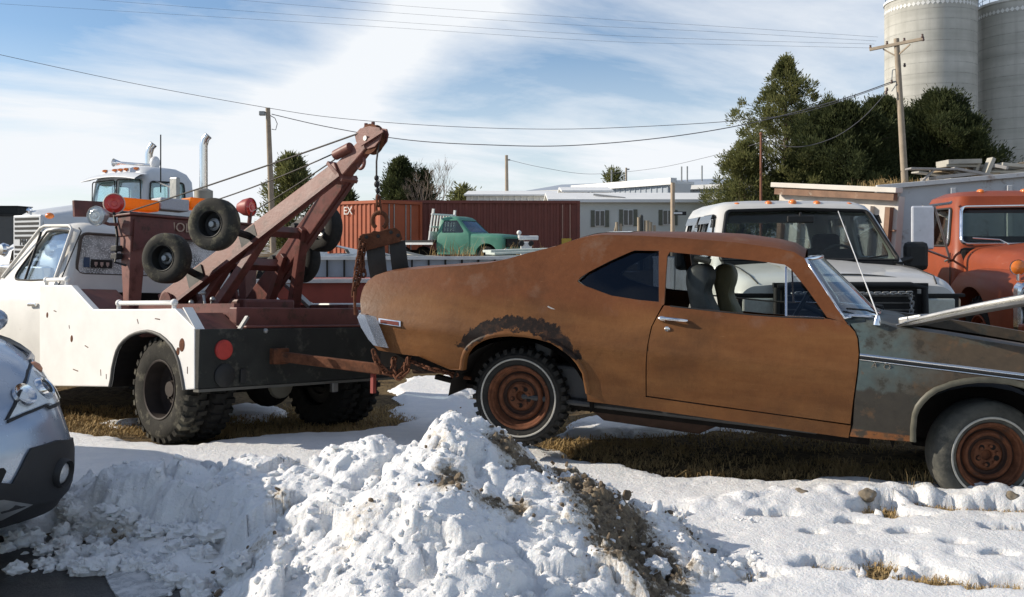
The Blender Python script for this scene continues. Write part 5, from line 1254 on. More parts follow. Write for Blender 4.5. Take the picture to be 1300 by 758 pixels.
g_ws = glassmat('pickup_windshield_glass', (.80, .85, .83), .02, .02); g_fs = glassmat('pickup_side_glass', (.80, .85, .88), .30, .02)
cb, _ = cab('cab', FO, m_fwhite, [g_ws, g_fs, g_fs, g_fs], RG, [('x', fws, -.8, .3), ('y', fd_, -1.3, 1.3), ('y', fx_, -1.3, 1.3), ('x', fr_, -2.7, -2.1)], .05)
def ws_frame(poly, fx, r, mat, par, name='windshield_seal'): MB().tube([(fx(z), y, z) for y, z in poly], r, 6, True).build(name, mat, par, smooth=60)
fxw = lambda z: interp(z, [(1.32, .055), (1.82, -.415), (1.90, -.50)])
ws_frame(fws, fxw, .022, m_grille, cb)
for s in (-1, 1):
    for pl in (fd_, fx_):
        MB().tube([(x, s*(interp(z, [(1.25, .962), (1.32, .936), (1.82, .822), (1.90, .775)])), z) for x, z in pl], .012, 6, True).build('window_seal', m_grille, cb, smooth=60)
        a = [p for p in pl if p[1] > 1.74]; x0, x1 = min(p[0] for p in a), max(p[0] for p in a)
        MB().loft([[(x, s*(.855+.03*k), z+.012-.05*k) for x in (x0-.02, x1+.02)] for k, z in ((0, 1.79), (.6, 1.775), (1, 1.755))], caps=False, closed=False).build('rain_visor', M('smoke_visor', (.05, .06, .08), .2), cb)
    MB().box((-1.27, s*.972, .95), (.008, .006, .75)).build('door_seam', m_gasket, cb); MB().box((-.05, s*.968, .95), (.008, .006, .75)).build('door_seam', m_gasket, cb)
    MB().box((-1.1, s*.98, 1.15), (.16, .03, .05)).build('door_handle', m_black, cb, bevel=.01)
    MB().box((-.28, s*1.15, 1.38), (.12, .24, .29)).build('side_mirror', m_black, FO, bevel=.05); MB().tube([(-.15, s*.92, 1.32), (-.22, s*1.08, 1.36)], .03, 8).build('mirror_arm', m_black, FO)
    MB().lathe([(.001, 0), (.6, 0)], Matrix.Translation((0, 0, -5)), 3) if False else None
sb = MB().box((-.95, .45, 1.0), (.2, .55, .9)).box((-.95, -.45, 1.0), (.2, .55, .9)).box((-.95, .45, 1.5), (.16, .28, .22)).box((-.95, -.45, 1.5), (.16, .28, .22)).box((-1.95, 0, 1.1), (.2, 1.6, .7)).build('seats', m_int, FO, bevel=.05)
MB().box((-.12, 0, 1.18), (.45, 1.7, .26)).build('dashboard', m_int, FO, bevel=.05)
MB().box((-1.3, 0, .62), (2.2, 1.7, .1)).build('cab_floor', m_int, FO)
MB().tube([(-.45+.06*math.sin(a), .42+.2*math.cos(a), 1.3+.19*math.sin(a)) for a in np.linspace(0, 6.283, 23)[:-1]], .015, 8, True).build('steering_wheel', m_black, FO, smooth=60)
MB().box((-.36, .02, 1.755), (.03, .27, .07)).box((-.36, .02, 1.80), (.02, .03, .05)).build('rear_view_mirror', m_black, FO, bevel=.012)
for k, s in enumerate((-.58, -.25, .0, .25, .58)):
    MB().sphere((-.60, s, 1.935-.055*abs(s)), (.06, .042, .035), 14, 8).build('roof_lamp', m_lamp_orange, FO, smooth=60)
for y0 in (-.45, .25): MB().tube([(.09, y0, 1.335), (.02, y0+.3, 1.36), (-.02, y0+.52, 1.39)], .008, 6).build('wiper', m_black, FO)
MB().box((.10, 0, 1.315), (.14, 1.72, .03)).build('cowl_grille', m_grille, FO)
nose = MB().loft([xsec(x, w_, .55, zs, zt, .16, .035) for x, w_, zs, zt in ((.0, .965, 1.10, 1.30), (.4, .97, 1.08, 1.285), (.8, .975, 1.06, 1.25), (1.08, .965, 1.03, 1.205), (1.18, .95, 1.0, 1.165), (1.21, .93, .98, 1.14))])
nm = boolean(fixed(nose), [arch_cut(.62, .44, .50)])
no_ = mesh_obj('hood', nm, m_fwhite, FO, smooth=32)
for s in (-1, 1): MB().tube([(x, s*(w_-.17), z+.012) for x, w_, z in ((.05, .96, 1.30), (.6, .97, 1.27), (1.05, .965, 1.215), (1.2, .93, 1.15))], .006, 6).build('hood_seam', m_gasket, no_)
MB().loft([[(x, y, z+.03*(1-(y/.45)**2)) for y in np.linspace(-.45, .45, 9)] for x, z in ((.1, 1.325), (.7, 1.295), (1.12, 1.215))], caps=False, closed=False).build('hood_bulge', m_fwhite, no_, smooth=60)
gr = MB().box((1.23, 0, .97), (.05, 1.16, .30)).build('grille', m_grille, FO, bevel=.01)
for z in (.88, .94, 1.0, 1.06): MB().box((1.262, 0, z), (.012, 1.1, .012)).build('grille_bar', M('dark_chrome', (.10, .10, .10), .35, .7), gr)
MB().tube([(1.30, -.62, 1.13), (1.30, -.5, 1.15), (1.30, .5, 1.15), (1.30, .62, 1.13), (1.30, .63, .75), (1.30, .63, .5)], .03, 10).tube([(1.30, -.62, 1.13), (1.30, -.63, .5)], .03, 10).box((1.28, 0, 1.145), (.05, 1.3, .05)).build('grille_guard', m_grille, FO, smooth=50)
for s in (-1, 1):
    hl = MB().box((1.222, s*.765, .955), (.06, .27, .165)).build('headlamp', M('hazy_headlamp', (.40, .43, .40), .2, .2, .1, 30, .2, 80, coat=.5), FO, bevel=.015)
    MB().box((1.20, s*.76, .955), (.06, .36, .235)).build('headlamp_surround', m_grille, hl, bevel=.01)
    MB().box((1.12, s*.93, .955), (.18, .07, .16)).build('turn_lamp', M('amber_clear_lens', (.62, .5, .36), .25, .1, coat=.5), FO, bevel=.015)
    MB().box((1.20, s*.78, 1.062), (.07, .42, .03)).build('headlamp_bezel', m_grille, FO, bevel=.006)
MB().box((1.32, 0, .64), (.12, 1.95, .22)).build('front_bumper', m_chrome, FO, bevel=.03)
CHp = thing('guard_chain', 'thin bright chain draped across the black grille guard of the white pickup', 'chain', FF.M)
cc = MB(); links(cc, [(1.34, -.5, 1.085), (1.34, -.1, 1.08), (1.34, .3, 1.085), (1.34, .48, 1.09), (1.34, .50, 1.0), (1.34, .49, .88)], .045, .006, .013); cc.build('chain_links', m_steel, CHp, smooth=60)
bed = MB().box((-3.6, 0, .95), (2.2, 1.95, .75)); bm_ = boolean(fixed(bed), [arch_cut(-3.35, .44, .50), fixed(MB().box((-3.6, 0, 1.2), (2.1, 1.7, .8)))]); mesh_obj('cargo_bed', bm_, m_fwhite, FO, smooth=30)
MB().box((-1.2, 0, .5), (4.8, .9, .16)).build('frame', m_dark, FO)
for x in (.62, -3.35):
    for s in (-1, 1): wheel(FO, 'wheel', (x, s*.84, .40), s, .40, .21, .24, m_rubber, m_steel, 30)

# ================================================================== orange medium truck
m_orange = M('chalky_orange_paint', (.255, .052, .016), .45, 0, .12, 4, .05, 40, dirt=(.30, .10, .05), damt=.3, dscale=5)
OF = Frame((6.10, 11.2, gpt(6, 11)), (-.10, -1, 0))
OO = thing('heavy_truck', 'faded orange medium truck with big square chrome headlamp rings at right', 'truck', OF.M)
RG = [rrect(-1.35, .15, .96, .96, .10, .62), rrect(-1.36, .15, .99, .985, .12, 1.0), rrect(-1.35, .12, .985, .97, .12, 1.36), rrect(-1.34, .08, .96, .945, .12, 1.46), rrect(-1.28, -.18, .865, .85, .14, 1.98), rrect(-1.24, -.22, .83, .82, .16, 2.07), rrect(-1.1, -.34, .72, .72, .2, 2.13), rrect(-.95, -.5, .5, .5, .2, 2.15)]
ows = fillet([(.80, 1.94), (0, 1.95), (-.80, 1.94), (-.88, 1.50), (0, 1.50), (.88, 1.50)])
osd = fillet([(-.28, 1.93), (-.95, 1.93), (-.98, 1.48), (-.12, 1.48)]); orr = fillet([(.6, 1.9), (-.6, 1.9), (-.65, 1.55), (.65, 1.55)])
cb, _ = cab('cab', OO, m_orange, [glassmat('truck_windshield_glass', (.66, .72, .70), .03), g_fs2 := glassmat('truck_door_glass', (.72, .76, .74), .02), g_fs2], RG, [('x', ows, -.6, .4), ('y', osd, -1.3, 1.3), ('x', orr, -1.6, -1.1)], .05)
oxw = lambda z: interp(z, [(1.36, .12), (1.46, .08), (1.98, -.18), (2.07, -.22)])
MB().tube([(oxw(z)+.005, y, z) for y, z in ows], .022, 6, True).build('windshield_trim', m_chrome, cb, smooth=60)
for s in (-1, 1):
    MB().tube([(x, s*interp(z, [(1.36, .985), (1.46, .955), (1.98, .862)]), z) for x, z in osd], .013, 6, True).build('window_seal', m_gasket, cb)
    MB().tube([(-.32, s*.875, 1.92), (-.20, s*.945, 1.49)], .012, 6).build('vent_bar', m_chrome, cb)
    MB().box((-1.0, s*1.0, 1.25), (.16, .03, .04)).build('door_handle', m_chrome, cb, bevel=.01)
    MB().tube([(.02, s*.985, 1.40), (.02, s*.995, .7)], .006, 6).build('door_seam', m_gasket, cb)
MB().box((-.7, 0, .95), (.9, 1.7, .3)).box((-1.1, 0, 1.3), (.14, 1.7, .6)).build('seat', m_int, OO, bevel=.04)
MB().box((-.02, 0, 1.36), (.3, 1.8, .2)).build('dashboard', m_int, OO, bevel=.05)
for y0 in (-.35, .4): MB().tube([(.12, y0, 1.49), (.07, y0-.1, 1.55), (.06, y0-.4, 1.57)], .009, 6).build('wiper', m_chrome, OO)
for y in (-.5, 0, .5): MB().sphere((-.38, y, 2.13), (.06, .045, .035), 12, 8).build('roof_lamp', m_lamp_orange, OO, smooth=60)
nose = MB().loft([xsec(x, w_, .95, zs, zt, .22, .05) for x, w_, zs, zt in ((.05, .88, 1.30, 1.47), (.8, .82, 1.24, 1.44), (1.5, .74, 1.16, 1.38), (1.75, .70, 1.08, 1.30), (1.80, .66, 1.05, 1.22))]).build('hood', m_orange, OO, smooth=40)
for s in (-1, 1):
    fl = []
    for x, zt, wo, zb in ((-.05, 1.10, .99, .85), (.25, 1.20, 1.03, .75), (.7, 1.235, 1.06, .62), (1.2, 1.22, 1.06, .62), (1.6, 1.16, 1.03, .62), (1.78, 1.08, .98, .62), (1.82, 1.0, .94, .64)):
        i_ = .55
        fl.append([(x, s*wo, zb), (x, s*wo, zt-.20), (x, s*(wo-.02), zt-.10), (x, s*(wo-.07), zt-.03), (x, s*(wo-.18), zt), (x, s*i_, zt+.04), (x, s*i_, zb)])
    fm = boolean(fixed(MB().loft(fl)), [arch_cut(.85, .48, .56)]); mesh_obj('fender', fm, m_orange, OO, smooth=45)
    # square chrome headlamp ring with lamp
    cy, cz = s*.78, .87
    ring = MB(); outer = rrect(-.27, .27, .21, .21, .09, 0, 6); inner = rrect(-.20, .20, .145, .145, .06, 0, 6)
    L3 = [[(1.80, cy+p[1], cz+p[0]) for p in outer], [(1.885, cy+p[1]*.97, cz+p[0]*.97) for p in outer], [(1.90, cy+(p[1]+q_[1])/2, cz+(p[0]+q_[0])/2) for p, q_ in zip(outer, inner)], [(1.875, cy+p[1], cz+p[0]) for p in inner], [(1.82, cy+p[1]*.95, cz+p[0]*.95) for p in inner]]
    rg = ring.loft(L3, caps=False).build('headlamp_ring', m_chrome, OO, smooth=50)
    MB().box((1.81, cy, cz), (.04, .28, .40)).build('ring_back', m_grille, rg)
    for dz in (.1, -.1): MB().lathe([(0, .045), (.06, .035), (.085, .0)], Matrix.Translation((1.83, cy, cz+dz)) @ Matrix.Rotation(R(90), 4, 'Y'), 20).build('headlamp', m_lens_clear, rg, smooth=50)
    lp = MB().lathe([(0, -.07), (.05, -.06), (.078, -.02), (.08, .0)], Matrix.Translation((1.62, s*.87, 1.265)) @ Matrix.Rotation(R(90), 4, 'Y'), 20).build('marker_lamp', m_chrome, OO, smooth=50)
    MB().lathe([(0, .03), (.05, .022), (.074, .002)], Matrix.Translation((1.62, s*.87, 1.265)) @ Matrix.Rotation(R(90), 4, 'Y'), 20).build('lens', m_lamp_orange, lp, smooth=50)
    MB().tube([(1.62, s*.87, 1.2), (1.62, s*.87, 1.13)], .02, 8).build('lamp_stem', m_chrome, lp)
    # west coast mirror
    mir = MB().box((.22, s*1.36, 1.69), (.05, .25, .50)).build('side_mirror', M('white_mirror_back', (.62, .64, .68), .3, .2, coat=.3), OO, bevel=.02)
    MB().tube([(.22, s*1.36, 1.93), (.0, s*.98, 1.98), (-.2, s*.90, 2.0)], .016, 8).tube([(.20, s*1.22, 1.93), (.05, s*1.0, 1.33)], .014, 8).tube([(.22, s*1.36, 1.45), (.05, s*1.0, 1.33), (-.1, s*1.0, 1.30)], .014, 8).build('mirror_bracket', m_steel, mir, smooth=50)
MB().box((1.80, 0, .95), (.06, 1.1, .5)).build('grille', m_chrome, OO, bevel=.02); MB().box((1.98, 0, .62), (.14, 2.0, .22)).build('front_bumper', m_orange, OO, bevel=.03)
MB().box((-.2, 0, .62), (4.2, .9, .2)).build('frame', m_dark, OO)
for x, y in ((.85, .86), (.85, -.86), (-3.0, .86), (-3.0, -.86)): wheel(OO, 'wheel', (x, y, .47), 1 if y > 0 else -1, .47, .26, .24, m_rubber, m_orange, 30)

# ================================================================== silver car, front corner in view
m_silver = M('silver_blue_paint', (.34, .395, .48), .28, .45, .04, 6, 0, 30, dirt=(.30, .29, .27), damt=.18, dscale=6, coat=.6)
m_clad = M('black_plastic_cladding', (.022, .022, .023), .6, 0, .15, 30, .1, 120)
SFr = Frame((-2.43, 3.90, 0), (.80, -.60, 0))
SO_ = thing('crossover_car', 'silver blue crossover car, only its front corner in view at the left edge', 'car', SFr.M)
XZ = [(.20, -.10), (.32, -.02), (.45, .0), (.58, -.01), (.68, -.03), (.78, -.07), (.86, -.13), (.94, -.25), (1.0, -.42), (1.05, -.70)]
def sfx(y, z): 
    a = abs(y)/sfw(z)
    return interp(z, XZ)-.13*a**2-.38*a**7-(40*(a-1)**2+3*(a-1) if a > 1 else 0)
def sfw(z): return .93-.26*max(0, z-.52)-.25*max(0, .36-z)
def srow(z, n=33):
    ymax = sfw(z); return [(sfx(y, z), y, z) for y in (ymax*math.sin(t) for t in np.linspace(-math.pi/2, math.pi/2, n))]
def front_rows(za, zb, n):
    rows = []
    for z in np.linspace(za, zb, n):
        r_ = srow(z); e0, e1 = r_[0], r_[-1]; rows.append([(-1.15, e0[1]*1.0, z)]+r_+[(-1.15, e1[1]*1.0, z)])
    return MB().loft(rows, caps=False, closed=False)
bmp_ = front_rows(.40, 1.0, 25).build('front_bumper', m_silver, SO_, smooth=50)
front_rows(.24, .40, 7).build('lower_valance', m_clad, SO_, smooth=50)
spx = lambda L: [(max(-sfw(p[1]), min(sfw(p[1]), p[0])), p[1]) for p in (SFr.surf_x(px, py, sfx) for px, py in L)]
def front_panel(name, L, mat, par, d=.006, step=.05, smooth=50, fl=.03):
    V, Fs = cdt(spx(L), (), step); mb = MB(); skin(mb, V, Fs, lambda p: (sfx(*p)+d, -p[0]-.4*d*(p[0]>.6), p[1]), lambda p: (sfx(*p)-fl, -p[0], p[1])); mb.build(name, mat, par, smooth=smooth)
    mb = MB(); skin(mb, V, Fs, lambda p: (sfx(*p)+d, p[0]+.4*d*(p[0]>.6), p[1]), lambda p: (sfx(*p)-fl, p[0], p[1])); return mb.build(name, mat, par, smooth=smooth)
hl = front_panel('headlamp', [(9, 531), (24, 497), (35, 470), (37, 449), (47, 454), (58, 465), (68, 478), (76, 496), (75, 505), (62, 513), (56, 511), (30, 522)], M('headlamp_shell', (.80, .82, .82), .3, .05, .1, 50, .2, 60), SO_, .008)
front_panel('headlamp_cover', [(9, 531), (24, 497), (35, 470), (37, 449), (47, 454), (58, 465), (68, 478), (76, 496), (75, 505), (62, 513), (56, 511), (30, 522)], glassmat('lamp_cover', (.93, .94, .94), .05, .03), hl, .022, fl=-.01)
front_panel('headlamp_edge', [(9, 533), (30, 524), (56, 513), (62, 515.5), (75, 507), (75, 510), (62, 519), (56, 516), (30, 527), (9, 537)], m_clad, hl, .012)
def frontdisc(name, px, py, r, mat, par, d, prof, n=24):
    y, z = spx([(px, py)])[0]; e = .01; nrm = Vector((1, -(sfx(y+e, z)-sfx(y-e, z))/(2*e), -(sfx(y, z+e)-sfx(y, z-e))/(2*e))).normalized()
    A = Matrix.Translation(Vector((sfx(y, z), y, z))+nrm*d) @ nrm.to_track_quat('Z', 'Y').to_matrix().to_4x4(); return MB().lathe([(a*r, b*r) for a, b in prof], A, n).build(name, mat, par, smooth=40)
front_panel('headlamp_edge', [(6, 533), (22, 497), (33, 470), (35, 447), (38.5, 449), (36.5, 471), (25.5, 498), (10, 531)], m_clad, hl, .012)
frontdisc('projector', 54, 494, .060, m_chrome, hl, .006, [(.62, .35), (.8, .4), (1, .1), (1, -.2)]); frontdisc('projector_lens', 54, 494, .043, M('dark_lens', (.06, .07, .08), .05, 0, coat=1), hl, .010, [(0, .45), (.6, .3), (1, 0)])
frontdisc('turn_bulb', 45, 467, .036, M('peach_bulb', (.55, .25, .14), .3), hl, .006, [(0, .6), (.7, .4), (1, 0)])
frontdisc('reflector', 29, 503, .055, m_chrome, hl, .004, [(0, -.1), (.7, .1), (1, .35), (1.05, .0)])
clad = front_panel('cladding', [(-8, 640), (-8, 612), (14, 614), (22, 600), (33, 578), (38, 569), (70, 559), (93, 556), (98, 570), (100, 592), (98, 612), (92, 624), (75, 632), (40, 640), (0, 652)], m_clad, SO_, .014)
frontdisc('fog_lamp_ring', 75, 600, .068, m_clad, clad, .016, [(.78, .1), (.9, .35), (1, .2), (1.02, -.2)]); frontdisc('fog_lamp', 75, 600, .052, M('fog_lens', (.55, .56, .56), .12, .4, .2, 60, .5, 70, coat=.8), clad, .020, [(0, .30), (.5, .24), (.85, .1), (1, -.1)])
front_panel('grille_opening', [(-60, 600), (4, 594), (7, 598), (-2, 618), (-60, 630)], m_grille, SO_, .010)
front_panel('lower_lip', [(-60, 668), (-60, 642), (3, 634), (40, 640), (20, 650), (0, 660)], m_steel, clad, .016)
# bonnet and wings
bonnet = []
for x, zc, wd in ((-.18, .975, .66), (-.26, 1.01, .72), (-.45, 1.045, .77), (-.8, 1.09, .81), (-1.2, 1.12, .82)):
    bonnet.append([(x-.24*0-interp(abs(y), [(0, 0), (.6, .07), (.9, .30)])-.16, y, zc-.05*(abs(y)/wd)**3) for y in np.linspace(-wd, wd, 21)])
bn = MB().loft(bonnet, caps=False, closed=False).build('bonnet', m_silver, SO_, smooth=60)
for s in (-1, 1):
    wg = []
    for k in range(9):
        x, zc, wd = -.02-1.18*k/8, interp(k/8, [(0, .975), (.12, 1.02), (.32, 1.055), (.66, 1.09), (1, 1.12)]), interp(k/8, [(0, .66), (.12, .74), (.32, .80), (1, .84)])
        xe = x-interp(wd, [(0, 0), (.6, .07), (.9, .30)])-.16; xe -= .12*(k == 0); wg.append([(xe, s*wd, zc-.052), (xe-.02, s*min(.86, wd+.03), zc-.08), (xe-.08, s*min(.87, wd+.06), zc-.16), (xe-.08, s*.885, .60), (xe-.08, s*.885, .34)])
    wm = MB().loft(wg, caps=False, closed=False); mesh_obj('wing', boolean(fixed(wm), [arch_cut(-.98, .34, .40)]) if False else wm.mesh('wing'), m_silver, SO_, smooth=50)
# main shell behind
sh = MB().loft([xsec(x, w_, .32, zs, zt, .12, .02) for x, w_, zs, zt in ((-1.25, .885, .92, 1.08), (-1.7, .895, .94, 1.10), (-3.2, .90, .95, 1.10), (-4.5, .87, .95, 1.10), (-4.75, .80, .92, 1.04))])
mesh_obj('body', boolean(fixed(sh), [arch_cut(-3.72, .34, .40)]), m_silver, SO_, smooth=35)
RG = [rrect(-4.62, -1.30, .84, .82, .2, 1.06), rrect(-4.58, -1.45, .80, .78, .2, 1.13), rrect(-4.35, -2.05, .68, .66, .2, 1.50), rrect(-4.2, -2.25, .60, .60, .2, 1.58), rrect(-3.9, -2.6, .4, .4, .15, 1.61)]
cab('greenhouse', SO_, m_silver, g_fs, RG, [('y', fillet([(-2.15, 1.46), (-4.2, 1.44), (-4.4, 1.12), (-1.65, 1.12)]), -1.2, 1.2), ('x', fillet([(.58, 1.46), (-.58, 1.46), (-.70, 1.12), (.70, 1.12)]), -2.3, -1.2)], .04)
MB().sphere((-1.62, 1.05, 1.05), (.08, .11, .075), 14, 10).build('wing_mirror', m_silver, SO_, smooth=60); MB().sphere((-1.62, -1.05, 1.05), (.08, .11, .075), 14, 10).build('wing_mirror', m_silver, SO_, smooth=60)
MB().box((-2.2, 0, .30), (3.6, 1.6, .12)).box((-.75, 0, .38), (1.0, 1.3, .25)).build('underbody', m_dark, SO_)
for x in (-.98, -3.72):
    for s in (-1, 1): wheel(SO_, 'wheel', (x, s*.80, .335), s, .335, .215, .215, m_rubber, m_steel, 0)

# ================================================================== old white conventional semi tractor
MF = Frame((-7.73, 18.87, gpt(-7.7, 18.8)), (-.60, -.80, 0))
m_semi = M('grey_white_truck_paint', (.60, .62, .64), .4, 0, .06, 3, .0, 30, dirt=(.35, .34, .33), damt=.25, dscale=3)
MO = thing('semi_tractor', 'white conventional semi tractor with two chrome exhaust stacks behind the wrecker', 'semi truck', MF.M)
RG = [rrect(-1.15, .04, .95, .93, .14, 1.2), rrect(-1.15, .04, .97, .94, .14, 2.1), rrect(-1.12, -.02, .95, .92, .16, 2.55), rrect(-1.05, -.05, .90, .88, .2, 2.70), rrect(-.92, -.12, .76, .76, .22, 2.80), rrect(-.75, -.25, .5, .5, .2, 2.84)]
mws = fillet([(.84, 2.56), (.03, 2.58), (.03, 2.10), (.86, 2.08)])
mws2 = [(-y, z) for y, z in mws]
msd = fillet([(-.14, 2.52), (-.86, 2.52), (-.88, 2.14), (-.10, 2.14)])
g_m = glassmat('tractor_glass', (.80, .90, .90), .10)
cb, _ = cab('cab', MO, m_semi, g_m, RG, [('x', mws, -.5, .3), ('x', mws2, -.5, .3), ('y', msd, -1.3, 1.3), ('x', fillet([(.5, 2.5), (-.5, 2.5), (-.5, 2.2), (.5, 2.2)]), -1.4, -.9)], .05)
for pl in (mws, mws2): MB().tube([(.015, y, z) for y, z in pl], .012, 6, True).build('window_seal', m_gasket, cb)
for s in (-1, 1):
    MB().tube([(x, s*interp(z, [(2.1, .975), (2.55, .945)]), z) for x, z in msd], .018, 6, True).build('window_seal', m_gasket, cb); MB().box((-.5, s*.98, 2.3), (.03, .02, .40)).build('window_divider', m_semi, cb)
MB().loft([[(x, y, z-.06*(y/.9)**2) for y in np.linspace(-.96, .96, 15)] for x, z in ((-.05, 2.73), (.08, 2.71), (.20, 2.64), (.21, 2.62), (.0, 2.66))], caps=False, closed=False).build('sun_visor', m_semi, cb, smooth=60)
for y in (-.55, -.2, 0, .2, .55): MB().sphere((-.10, y, 2.78), (.08, .045, .03), 10, 6).build('roof_lamp', m_lamp_orange, MO, smooth=60)
MB().tube([(.0, .15, 2.90), (-.8, .15, 2.90)], .03, 10).lathe([(.03, 0), (.08, .15)], Matrix.Translation((.0, .15, 2.90)) @ Matrix.Rotation(R(90), 4, 'Y'), 14).build('air_horn', m_chrome, MO, smooth=50)
MB().sphere((-.55, .45, 2.93), (.1, .1, .13), 12, 8).build('beacon', M('white_beacon', (.7, .7, .7), .4), MO, smooth=60)
hd_ = MB().loft([xsec(x, w_, 1.05, zs, zt, .22, .06) for x, w_, zs, zt in ((.02, .80, 1.75, 2.06), (.9, .68, 1.70, 2.0), (1.62, .56, 1.62, 1.88), (1.70, .54, 1.60, 1.84))]).build('hood', m_semi, MO, smooth=40)
gl_ = MB().box((1.72, 0, 1.42), (.06, 1.00, .86)).build('grille', m_semi, MO, bevel=.02)
for k in range(9):
    z = 1.78-.085*k
    if k == 5: continue
    MB().box((1.752, 0, z), (.012, .86, .045)).build('grille_slot', m_grille, gl_)
text_part('lettering', 'MACK', .17, M('black_letters', (.02, .02, .02), .5), gl_, Matrix.Translation((1.758, 0, 1.355)) @ Matrix(((0, 0, 1, 0), (1, 0, 0, 0), (0, 1, 0, 0), (0, 0, 0, 1))), .004)
for s in (-1, 1):
    fl = MB().loft([[(x, s*.55, z+.05), (x, s*.8, z+.04), (x, s*1.05, z), (x, s*1.10, z-.12), (x, s*1.10, z-.3)] for x, z in ((-.1, .95), (.2, 1.25), (.8, 1.42), (1.4, 1.38), (1.75, 1.15), (1.8, .9))], caps=False, closed=False).build('fender', m_semi, MO, smooth=50)
    MB().lathe([(0, .04), (.1, .03), (.13, -.02), (.1, -.1)], Matrix.Translation((1.78, s*.85, 1.22)) @ Matrix.Rotation(R(90), 4, 'Y'), 18).build('headlamp', m_chrome, MO, smooth=50)
MB().box((1.95, 0, .8), (.16, 2.2, .28)).build('front_bumper', m_chrome, MO, bevel=.03); MB().sphere((1.70, .0, 1.93), (.06, .03, .06), 8, 6).build('hood_ornament', m_chrome, MO)
MB().box((-1.2, 0, .9), (6.0, .9, .25)).build('frame', m_dark, MO)
for (px, y0, y1, Y, w0) in ((258.5, 172, 255, 18.2, 1), (189, 183, 240, 19.6, 0)):
    b0 = MF.I @ at(px, y1, Y); b1 = MF.I @ at(px+.5, y0+13, Y); b2 = MF.I @ at(px+6, y0, Y)
    zz = b1.z; rr_ = .075
    st = MB().tube([(b0.x, b0.y, 1.0), (b0.x, b0.y, zz), tuple(Vector((b0.x, b0.y, zz)).lerp(b2, .35)+Vector((0, 0, .06))), tuple(b2)], [rr_, rr_, rr_, rr_*1.05], 16, caps=False).build('exhaust_stack', m_chrome, MO, smooth=50)
    MB().lathe([(.08, 0), (.17, .02), (.17, 1.1), (.08, 1.14)], Matrix.Translation((b0.x, b0.y, zz-(1.95 if w0 else 2.3))), 18).build('muffler', M('muffler_steel', (.30, .28, .24), .5, .5), st, smooth=40)
ap_ = MF.I @ at(204, 171, 18.3); MB().tube([(ap_.x, ap_.y, 2.3), tuple(ap_)], .013, 6).build('antenna', m_black, MO)
mm = MF.I @ at(222, 240, 17.6); MB().box(mm, (.08, .22, .42)).build('side_mirror', m_steel, MO, bevel=.02); MB().tube([mm, (mm.x-.3, .95, mm.z+.2)], .015, 6).build('mirror_arm', m_steel, MO)
for x, y in ((1.0, .9), (1.0, -.9), (-3.2, .9), (-3.2, -.9)): wheel(MO, 'wheel', (x, y, .5), 1 if y > 0 else -1, .5, .29, .26, m_rubber, m_steel, 0)

# ================================================================== green flatbed pickup far behind
GFz = .70
cF = at(590, 300, 36.5); GF = Frame((cF.x, 36.5, GFz), (.92, -.39, 0))
m_green = M('sea_green_paint', (.075, .235, .165), .5, 0, .12, 3, 0, 30, dirt=(.20, .27, .22), damt=.35, dscale=3)
GO = thing('flatbed_pickup', 'sea green pickup with white headboard and dark flat bed by the brown container', 'pickup truck', GF.M)
RG = [rrect(-.75, .72, .90, .90, .10, .42), rrect(-.76, .72, .95, .93, .12, .8), rrect(-.75, .70, .93, .92, .12, 1.10), rrect(-.74, .66, .90, .88, .12, 1.20), rrect(-.68, .15, .76, .74, .14, 1.72), rrect(-.60, .05, .70, .68, .16, 1.80), rrect(-.45, -.1, .5, .5, .15, 1.84)]
gsd = fillet([(.06, 1.68), (-.50, 1.68), (-.52, 1.22), (.42, 1.22)]); gws = fillet([(.66, 1.68), (-.66, 1.68), (-.78, 1.24), (.78, 1.24)])
cab('cab', GO, m_green, glassmat('green_truck_glass', (.6, .66, .66), .06), RG, [('y', gsd, -1.2, 1.2), ('x', gws, .05, .9), ('x', [(.6, 1.65), (-.6, 1.65), (-.6, 1.3), (.6, 1.3)], -1.0, -.6)], .05)
ns = MB().loft([xsec(x, w_, .42, zs, zt, .12, .03) for x, w_, zs, zt in ((.68, .93, 1.0, 1.18), (1.4, .95, 1.0, 1.16), (1.9, .95, .98, 1.12), (2.0, .92, .94, 1.05))])
mesh_obj('hood', boolean(fixed(ns), [arch_cut(1.32, .38, .45)]), m_green, GO, smooth=35)
MB().box((2.03, 0, .85), (.05, 1.5, .3)).build('grille', m_grille, GO); MB().box((2.1, 0, .55), (.12, 1.9, .18)).build('front_bumper', m_chrome, GO, bevel=.03)
MB().box((-2.2, 0, .90), (2.8, 2.1, .09)).build('flat_bed', M('weathered_deck', (.05, .05, .05), .8), GO); MB().box((-2.2, -1.07, .82), (2.8, .03, .08)).build('deck_edge', m_white, GO)
hb_ = MB()
for y in np.linspace(-1, 1, 9): hb_.beam((-1.0, y, .95), (-.88, y*.94, 1.95), .05, .05)
for z in (1.0, 1.45, 1.92): hb_.beam((-1.0+.12*(z-.95), -1.0, z), (-1.0+.12*(z-.95), 1.0, z), .06, .06)
hb_.box((-.98, 0, 1.12), (.04, 2.0, .32)).beam((-.88, -.9, 1.95), (-.86, -.9, 2.12), .08).beam((-.88, .9, 1.95), (-.86, .9, 2.12), .08); hb_.build('headboard', m_white, GO)
MB().box((-.6, 0, .5), (4.4, .9, .16)).build('frame', m_dark, GO)
for x, y in ((1.32, .82), (1.32, -.82), (-2.2, .82), (-2.2, -.82)): wheel(GO, 'wheel', (x, y, .36), 1 if y > 0 else -1, .36, .2, .2, m_rubber, m_black, 0)
